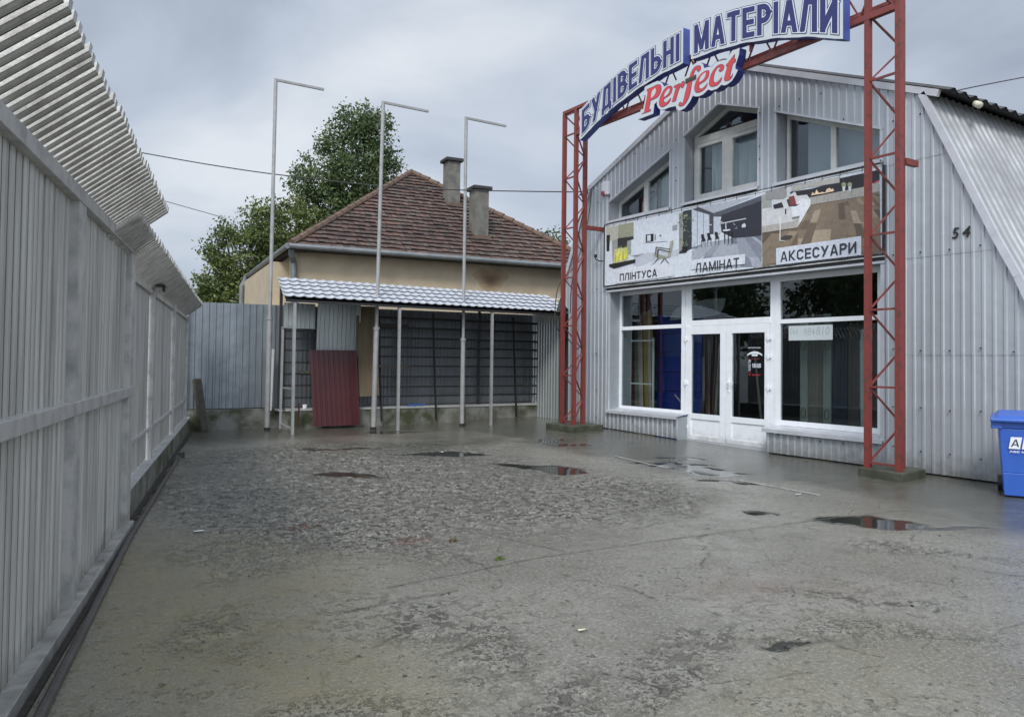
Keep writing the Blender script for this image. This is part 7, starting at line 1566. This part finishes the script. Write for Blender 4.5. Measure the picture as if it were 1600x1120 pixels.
def chim(x0, x1, y0, y1, z0, z1, label):
    c_ = part('chimney', hs, MT['chimney'], lambda b: b.box(x0, x1, y0, y1, z0, z1), frame=HOUSE)
    c_['label'] = label
    part('cap', c_, MT['chimcap'], lambda b: (b.box(x0 - 0.09, x1 + 0.09, y0 - 0.09, y1 + 0.09, z1 - 0.01, z1 + 0.10),), frame=HOUSE, bevel=0.02)
    part('flashing', c_, MT['ridge'], lambda b: (b.box(x0 - 0.06, x1 + 0.06, y0 - 0.07, y1 + 0.06, z0, EZ + y0 * HH / (HD / 2) + 0.10),), frame=HOUSE)
chim(5.56, 6.00, 2.95, 3.42, 6.2, 8.27, 'taller chimney nearer the ridge')
chim(5.78, 6.24, 1.10, 1.60, 5.0, 6.98, 'lower chimney nearer the eaves')
# gutters and pipes
def gut(b, p, q):
    p, q = Vector(p), Vector(q)
    b.tube([p, q], 0.075, 10)
    n_ = 7
    for i in range(n_ + 1):
        m_ = p.lerp(q, i / n_); d = (q - p).normalized() * 0.02
        b.tube([m_ - d, m_ + d], 0.083, 10)
part('gutter', hs, MT['gutter'], lambda b: gut(b, (-0.05, -0.08, EZ - 0.03), (HW, -0.08, EZ - 0.03)), frame=HOUSE)
part('gutter', hs, MT['gutter'], lambda b: gut(b, (-0.10, -0.05, EZ - 0.03), (-0.10, HD, EZ - 0.03)), frame=HOUSE)
part('downpipe', hs, MT['gutter'], lambda b: b.tube([(0.0, 0.0, EZ - 0.1), (0.04, 0.10, EZ - 0.26), (0.14, 0.36, EZ - 0.42), (0.15, 0.38, 3.0), (0.15, 0.38, 0)], 0.085, 10), frame=HOUSE)
part('downpipe', hs, MT['gutter'], lambda b: b.tube([(-0.12, 8.6, EZ - 0.1), (-0.34, 8.0, EZ - 0.45), (-0.36, 8.0, 0)], 0.09, 10), frame=HOUSE)
part('gas_pipe', hs, MT['yellowpipe'], lambda b: b.tube([(0.95, 0.40, 2.8), (0.95, 0.40, 3.52), (1.02, 0.40, 3.56), (HW - 0.5, 0.40, 3.50)], 0.018, 6), frame=HOUSE)
def sootf(b):
    n_ = 28; rings = [0.0, 0.25, 0.5, 0.75, 1.0]; colr = [(0.16, 0.105, 0.065), (0.19, 0.13, 0.08), (0.28, 0.20, 0.125), (0.38, 0.29, 0.18), (0.43, 0.335, 0.212)]
    def P_(i, k):
        a = i * 2 * math.pi / n_; r_ = (1 + 0.16 * math.sin(3 * a) + 0.08 * math.sin(7 * a)) * rings[k]
        return (6.05 + 0.55 * r_ * math.cos(a), 0.446, 4.08 + 0.36 * r_ * math.sin(a))
    for i in range(n_):
        for k in range(4):
            b.face([P_(i, k), P_(i + 1, k), P_(i + 1, k + 1), P_(i, k + 1)] if k else [P_(i, 0), P_(i + 1, 1), P_(i, 1)], None)
            b.c[-1] = ('g', [colr[k], colr[k], colr[k + 1], colr[k + 1]] if k else [colr[0], colr[1], colr[1]])
part('soot_stain', hs, MT['soot'], sootf, frame=HOUSE)
hw_ = part('window', hs, MT['housewhite'], lambda b: (b.box(8.05, 9.0, 0.40, 0.449, 1.6, 2.98), ), frame=HOUSE)
part('pane', hw_, MT['black'], lambda b: (b.box(8.13, 8.92, 0.395, 0.40, 1.68, 2.95), ), frame=HOUSE)

# ------------------------------------------------------------------ trees
def tree(name, label, cat, base, trunk_h, blobs, nleaf, lsize, lm, seed, group=None, trunk_r=0.2):
    rg = np.random.RandomState(seed)
    t = thing(name, label, cat, base, 0, group)
    bx, by, bz = base
    tr = MB()
    tr.tube([(bx, by, 0), (bx + 0.1, by, trunk_h * 0.5), (bx + 0.05, by + 0.1, trunk_h)], [trunk_r, trunk_r * 0.75, trunk_r * 0.5], 8)
    for (dx, dy, z, rx, rz) in blobs:
        st = Vector((bx + 0.05, by + 0.05, min(trunk_h, z * 0.75)))
        en = Vector((bx + dx, by + dy, z + rz * 0.4))
        md = st.lerp(en, 0.5) + Vector((0.1, 0.1, 0.25))
        tr.tube([st, md, en], [trunk_r * 0.4, trunk_r * 0.25, 0.02], 6)
        for k in range(4):
            a = rg.uniform(0, 6.28); e2 = md + Vector((math.cos(a) * rx * 0.8, math.sin(a) * rx * 0.8, rg.uniform(-0.2, 0.7) * rz))
            tr.tube([md, e2], [trunk_r * 0.14, 0.012], 5)
    tr.build('trunk', MT['bark'], t)
    # leaf sprays: twig clusters spread through the crown's volume
    P = []; Cc = []
    tot = sum(rx * rx * rz for (_, _, _, rx, rz) in blobs)
    for (dx, dy, z, rx, rz) in blobs:
        n_ = int(nleaf * rx * rx * rz / tot)
        ncl = max(6, n_ // 34)
        d = rg.normal(size=(ncl, 3)); d /= np.linalg.norm(d, axis=1)[:, None]
        r_ = rg.uniform(0.35, 1.06, size=ncl) ** 0.7
        cl = d * r_[:, None] * np.array([rx, rx, rz])
        shade = rg.uniform(0.0, 1.0, size=ncl)
        for c, s_ in zip(cl, shade):
            m_ = rg.randint(22, 46)
            q = rg.normal(size=(m_, 3)) * np.array([0.26, 0.26, 0.20]) * (lsize / 0.10) * 0.85 + c
            P.append(q + np.array([bx + dx, by + dy, z])); Cc.append(np.clip(s_ * 0.7 + rg.uniform(0, 0.3, size=m_) , 0, 1))
    P = np.concatenate(P); Cc = np.concatenate(Cc)
    n_ = len(P)
    a = rg.normal(size=(n_, 3)); a /= np.linalg.norm(a, axis=1)[:, None]
    h_ = rg.normal(size=(n_, 3)); b_ = np.cross(a, h_); b_ /= np.linalg.norm(b_, axis=1)[:, None]
    sz = lsize * rg.uniform(0.6, 1.3, size=n_)[:, None]
    v = np.stack([P - a * sz, P + b_ * sz * 0.5, P + a * sz, P - b_ * sz * 0.5], 1) - np.array(base)
    me = bpy.data.meshes.new('crown')
    me.vertices.add(n_ * 4); me.vertices.foreach_set('co', v.reshape(-1).astype(np.float32))
    me.loops.add(n_ * 4); me.loops.foreach_set('vertex_index', np.arange(n_ * 4, dtype=np.int32))
    me.polygons.add(n_); me.polygons.foreach_set('loop_start', np.arange(n_, dtype=np.int32) * 4); me.polygons.foreach_set('loop_total', np.full(n_, 4, np.int32))
    me.update(calc_edges=True)
    at = me.color_attributes.new('Col', 'FLOAT_COLOR', 'POINT')
    buf = np.ones((n_ * 4, 4), np.float32); buf[:, :3] = np.repeat(Cc, 4)[:, None]
    at.data.foreach_set('color', buf.ravel())
    me.materials.append(lm)
    o = bpy.data.objects.new('crown', me); COL.objects.link(o); o.parent = t
    return t

tree('tall_tree', 'tall dark green tree rising behind the tiled roof', 'tree', (12.55, 33.5, 0), 6.5,
     [(0.3, 0, 10.3, 1.75, 2.9), (-0.1, 0, 12.2, 0.8, 1.1), (1.2, 0, 11.6, 0.75, 1.6), (-1.6, 0, 9.6, 1.25, 1.2), (-2.2, 0, 8.6, 0.7, 0.9), (1.8, 0, 10.3, 0.8, 1.5), (2.2, 0, 9.6, 0.5, 0.8), (-0.6, 0, 8.0, 1.6, 1.5), (1.0, 0, 8.2, 1.4, 1.4), (-1.2, 0, 11.0, 0.55, 0.8)], 27000, 0.085, LEAF_DARK, 3, 'trees behind the rear fence', 0.28)
tree('bushy_tree', 'yellowish green tree just left of the tiled roof', 'tree', (9.5, 32.6, 0), 4.0,
     [(0, 0, 6.8, 1.3, 1.3), (-0.7, 0, 7.9, 0.5, 0.7), (0.9, 0, 7.2, 0.9, 0.9), (0.1, 0, 5.6, 1.6, 1.2), (0.3, 0, 8.0, 0.5, 0.6)], 13000, 0.075, LEAF_MID, 8, 'trees behind the rear fence', 0.2)
tree('bushy_tree', 'loose green tree with feathery twigs at the far left above the blue-grey fence', 'tree', (7.2, 31.6, 0), 2.6,
     [(0, 0, 5.6, 1.3, 1.3), (-0.9, 0, 4.5, 0.9, 1.0), (0.9, 0, 6.7, 0.85, 0.9), (-0.6, 0, 6.4, 0.5, 0.6), (-1.4, 0, 4.0, 0.5, 0.5), (0.2, 0, 3.9, 1.7, 1.1), (0.5, 0, 7.5, 0.35, 0.5), (-1.3, 0, 5.6, 0.35, 0.35)], 17000, 0.075, LEAF_MID, 5, 'trees behind the rear fence', 0.17)
tree('distant_tree', 'treetop just showing over the right slope of the tiled roof', 'tree', (27.6, 41, 0), 6.0,
     [(0, 0, 8.4, 2.3, 1.6), (-1.8, 0, 8.6, 0.6, 1.9), (0.6, 0, 9.4, 0.7, 0.8), (1.8, 0, 9.2, 1.0, 1.0), (-0.6, 0, 9.3, 0.5, 0.8)], 5000, 0.11, LEAF_DARK, 11, 'trees behind the rear fence', 0.3)
# garden beyond the left fence, seen mirrored in the shop windows
for i, (x, y, h_, s_) in enumerate(((-6, 17, 7.5, 1), (-8, 22, 9.5, 2), (-9, 28.5, 8.0, 3), (-13, 33, 11.0, 4), (-14, 25, 10.5, 6))):
    tree('garden_tree', ('nearest garden tree', 'second garden tree', 'third garden tree', 'farthest garden tree', 'tall inner garden tree')[i] + ' beyond the left fence, seen only mirrored in the shop glass', 'tree', (x, y, 0), h_ * 0.4,
         [(0, 0, h_ * 0.6, 2.0, h_ * 0.25), (0.5, 0.6, h_ * 0.85, 1.1, h_ * 0.16), (-1.3, 0.4, h_ * 0.5, 1.3, h_ * 0.18), (1.2, -0.5, h_ * 0.45, 1.4, h_ * 0.18)], 3500, 0.16, LEAF_DARK, 20 + i, 'garden trees beyond the left fence', 0.2)

# ------------------------------------------------------------------ overhead wires and loose cables
def wire(name, pts, r, label, n=10):
    P = [Vector(p) for p in pts]
    out = []
    for i in range(len(P) - 1):
        p0, p1, p2, p3 = P[max(i - 1, 0)], P[i], P[i + 1], P[min(i + 2, len(P) - 1)]
        for k in range(n):
            t = k / n
            out.append(0.5 * ((2 * p1) + (p2 - p0) * t + (2 * p0 - 5 * p1 + 4 * p2 - p3) * t * t + (3 * p1 - p0 - 3 * p2 + p3) * t ** 3))
    out.append(P[-1])
    b = MB(); b.tube(out, r, 5)
    return tag(b.build(name, MT['cable'], loc=tuple(P[0])), label, 'cable')
wire('overhead_cable', [(-1.0, 27.0, 8.3), (1.134, 24, 7.409), (2.34, 22, 6.888), (3.94, 20.5, 6.461), (5.456, 19, 6.10), (7.821, 17, 5.741), (10.95, 15, 5.692), (11.25, 14.51, 5.673)], 0.014, 'long black overhead cable running from the upper left past the chimneys to the hangar')
wire('overhead_cable', [(2.5, 34, 8.35), (4.694, 33, 7.729), (6.76, 33, 7.347)], 0.013, 'short lower cable at the left ending in the feathery tree')
wire('overhead_cable', [(11.28, 6.156, 5.504), (12.2, 6.438, 5.892), (14.0, 6.202, 6.43), (18.0, 5.9, 7.60)], 0.009, 'thin wire rising to the right from the hangar eave')
wire('loop_cable', [(11.27, 14.45, 5.68), (10.96, 14.2, 5.10), (10.75, 14.2, 4.33), (10.52, 14.2, 3.65), (10.25, 14.2, 3.27), (10.17, 14.2, 2.68), (10.23, 14.2, 2.36), (10.41, 14.2, 2.25), (10.62, 14.2, 2.05), (10.87, 14.25, 1.90), (10.99, 14.2, 2.12)], 0.012, 'black cable hanging in a loop beside the far left gantry mast')
wire('loop_cable', [(11.27, 14.30, 5.66), (11.05, 14.12, 5.0), (10.86, 14.1, 4.3), (10.62, 14.15, 3.5), (10.60, 14.2, 2.7)], 0.011, 'black cable strapped down inside the far left gantry mast')
# ------------------------------------------------------------------ small things on the ground
def tuft(x, y, label, n=34, h=0.032, m_=None):
    b = MB()
    b.face([(x + 0.05 * math.cos(q * 0.785), y + 0.03 * math.sin(q * 0.785), 0.006) for q in range(8)])
    for i in range(n):
        a = rnd.uniform(0, 6.28); r_ = rnd.uniform(0, 0.055); px, py = x + math.cos(a) * r_, y + math.sin(a) * r_ * 0.6
        d = Vector((rnd.uniform(-1, 1), rnd.uniform(-1, 1), 0)) * 0.035; w_ = Vector((math.cos(a + 1.5), math.sin(a + 1.5), 0)) * 0.005
        hh = h * rnd.uniform(0.4, 1)
        p = Vector((px, py, 0))
        b.face([p - w_, p + w_, p + d * 0.5 + w_ * 0.7 + Vector((0, 0, hh * 0.6)), p + d * 0.5 - w_ * 0.7 + Vector((0, 0, hh * 0.6))])
        b.face([p + d * 0.5 - w_ * 0.7 + Vector((0, 0, hh * 0.6)), p + d * 0.5 + w_ * 0.7 + Vector((0, 0, hh * 0.6)), p + d + Vector((0, 0, hh))])
    return tag(b.build('grass_tuft', m_ or MT['grass'], loc=(x, y, 0)), label, 'grass tuft')
tuft(3.30, 5.33, 'small green grass tuft growing from the joint in the concrete')
tuft(3.26, 6.06, 'dry straw-coloured tuft beside a dark pit in the concrete', 40, 0.04, MT['ply'])
def leaf_(x, y, s, label, name='fallen_leaf', m_=None, cat='leaf'):
    b = MB(); z = gz(x, y) + 0.012
    P_ = []
    for i in range(9):
        a = i * 6.283 / 9; r_ = s * rnd.uniform(0.7, 1.1)
        P_.append((x + math.cos(a) * r_, y + math.sin(a) * r_ * 0.6, z + rnd.uniform(0, 0.012)))
    for i in range(9):
        b.face([(x, y, z + 0.004), P_[i], P_[(i + 1) % 9]])
    return tag(b.build(name, m_ or MT['leaf_litter'], loc=(x, y, z)), label, cat)
leaf_(2.844, 3.656, 0.032, 'pale yellow leaf lying alone in the near middle of the yard')
leaf_(1.40, 7.49, 0.055, 'white scrap of litter near the left fence pipe', 'litter_scrap', MT['litter'], 'litter')
leaf_(6.15, 11.9, 0.06, 'white scrap beside the far middle puddle', 'litter_scrap', MT['litter'], 'litter')
leaf_(8.05, 6.1, 0.05, 'white fleck in front of the right gantry mast', 'litter_scrap', MT['litter'], 'litter')
leaf_(10.95, 8.15, 0.06, 'rusty brown leaf against the foot of the shop wall', 'fallen_leaf', MT['brick'])
for i, (x, y, lb) in enumerate(((2.277, 7.279, 'reddish patch of crushed brick in the broken concrete, left one'), (2.95, 6.25, 'reddish patch of crushed brick in the broken concrete, right one'))):
    b = MB()
    for k in range(60):
        stone(b, x + rnd.gauss(0, 0.10), y + rnd.gauss(0, 0.08), -0.002, rnd.choice([0.006, 0.01, 0.016]))
    tag(b.build('brick_rubble', MT['brick'], loc=(x, y, 0)), lb, 'rubble', None, 'stuff')
for i, (x, y, lb) in enumerate(((5.05, 2.93, 'black pebble alone at the lower right of the yard'), (6.2, 2.62, 'black pebble farther right near the picture edge'), (7.35, 4.0, 'black pebble by the long right puddle'))):
    b = MB(); stone(b, x, y, 0, 0.014)
    tag(b.build('pebble', MT['black'], loc=(x, y, 0)), lb, 'pebble')

bpy.context.view_layer.update()
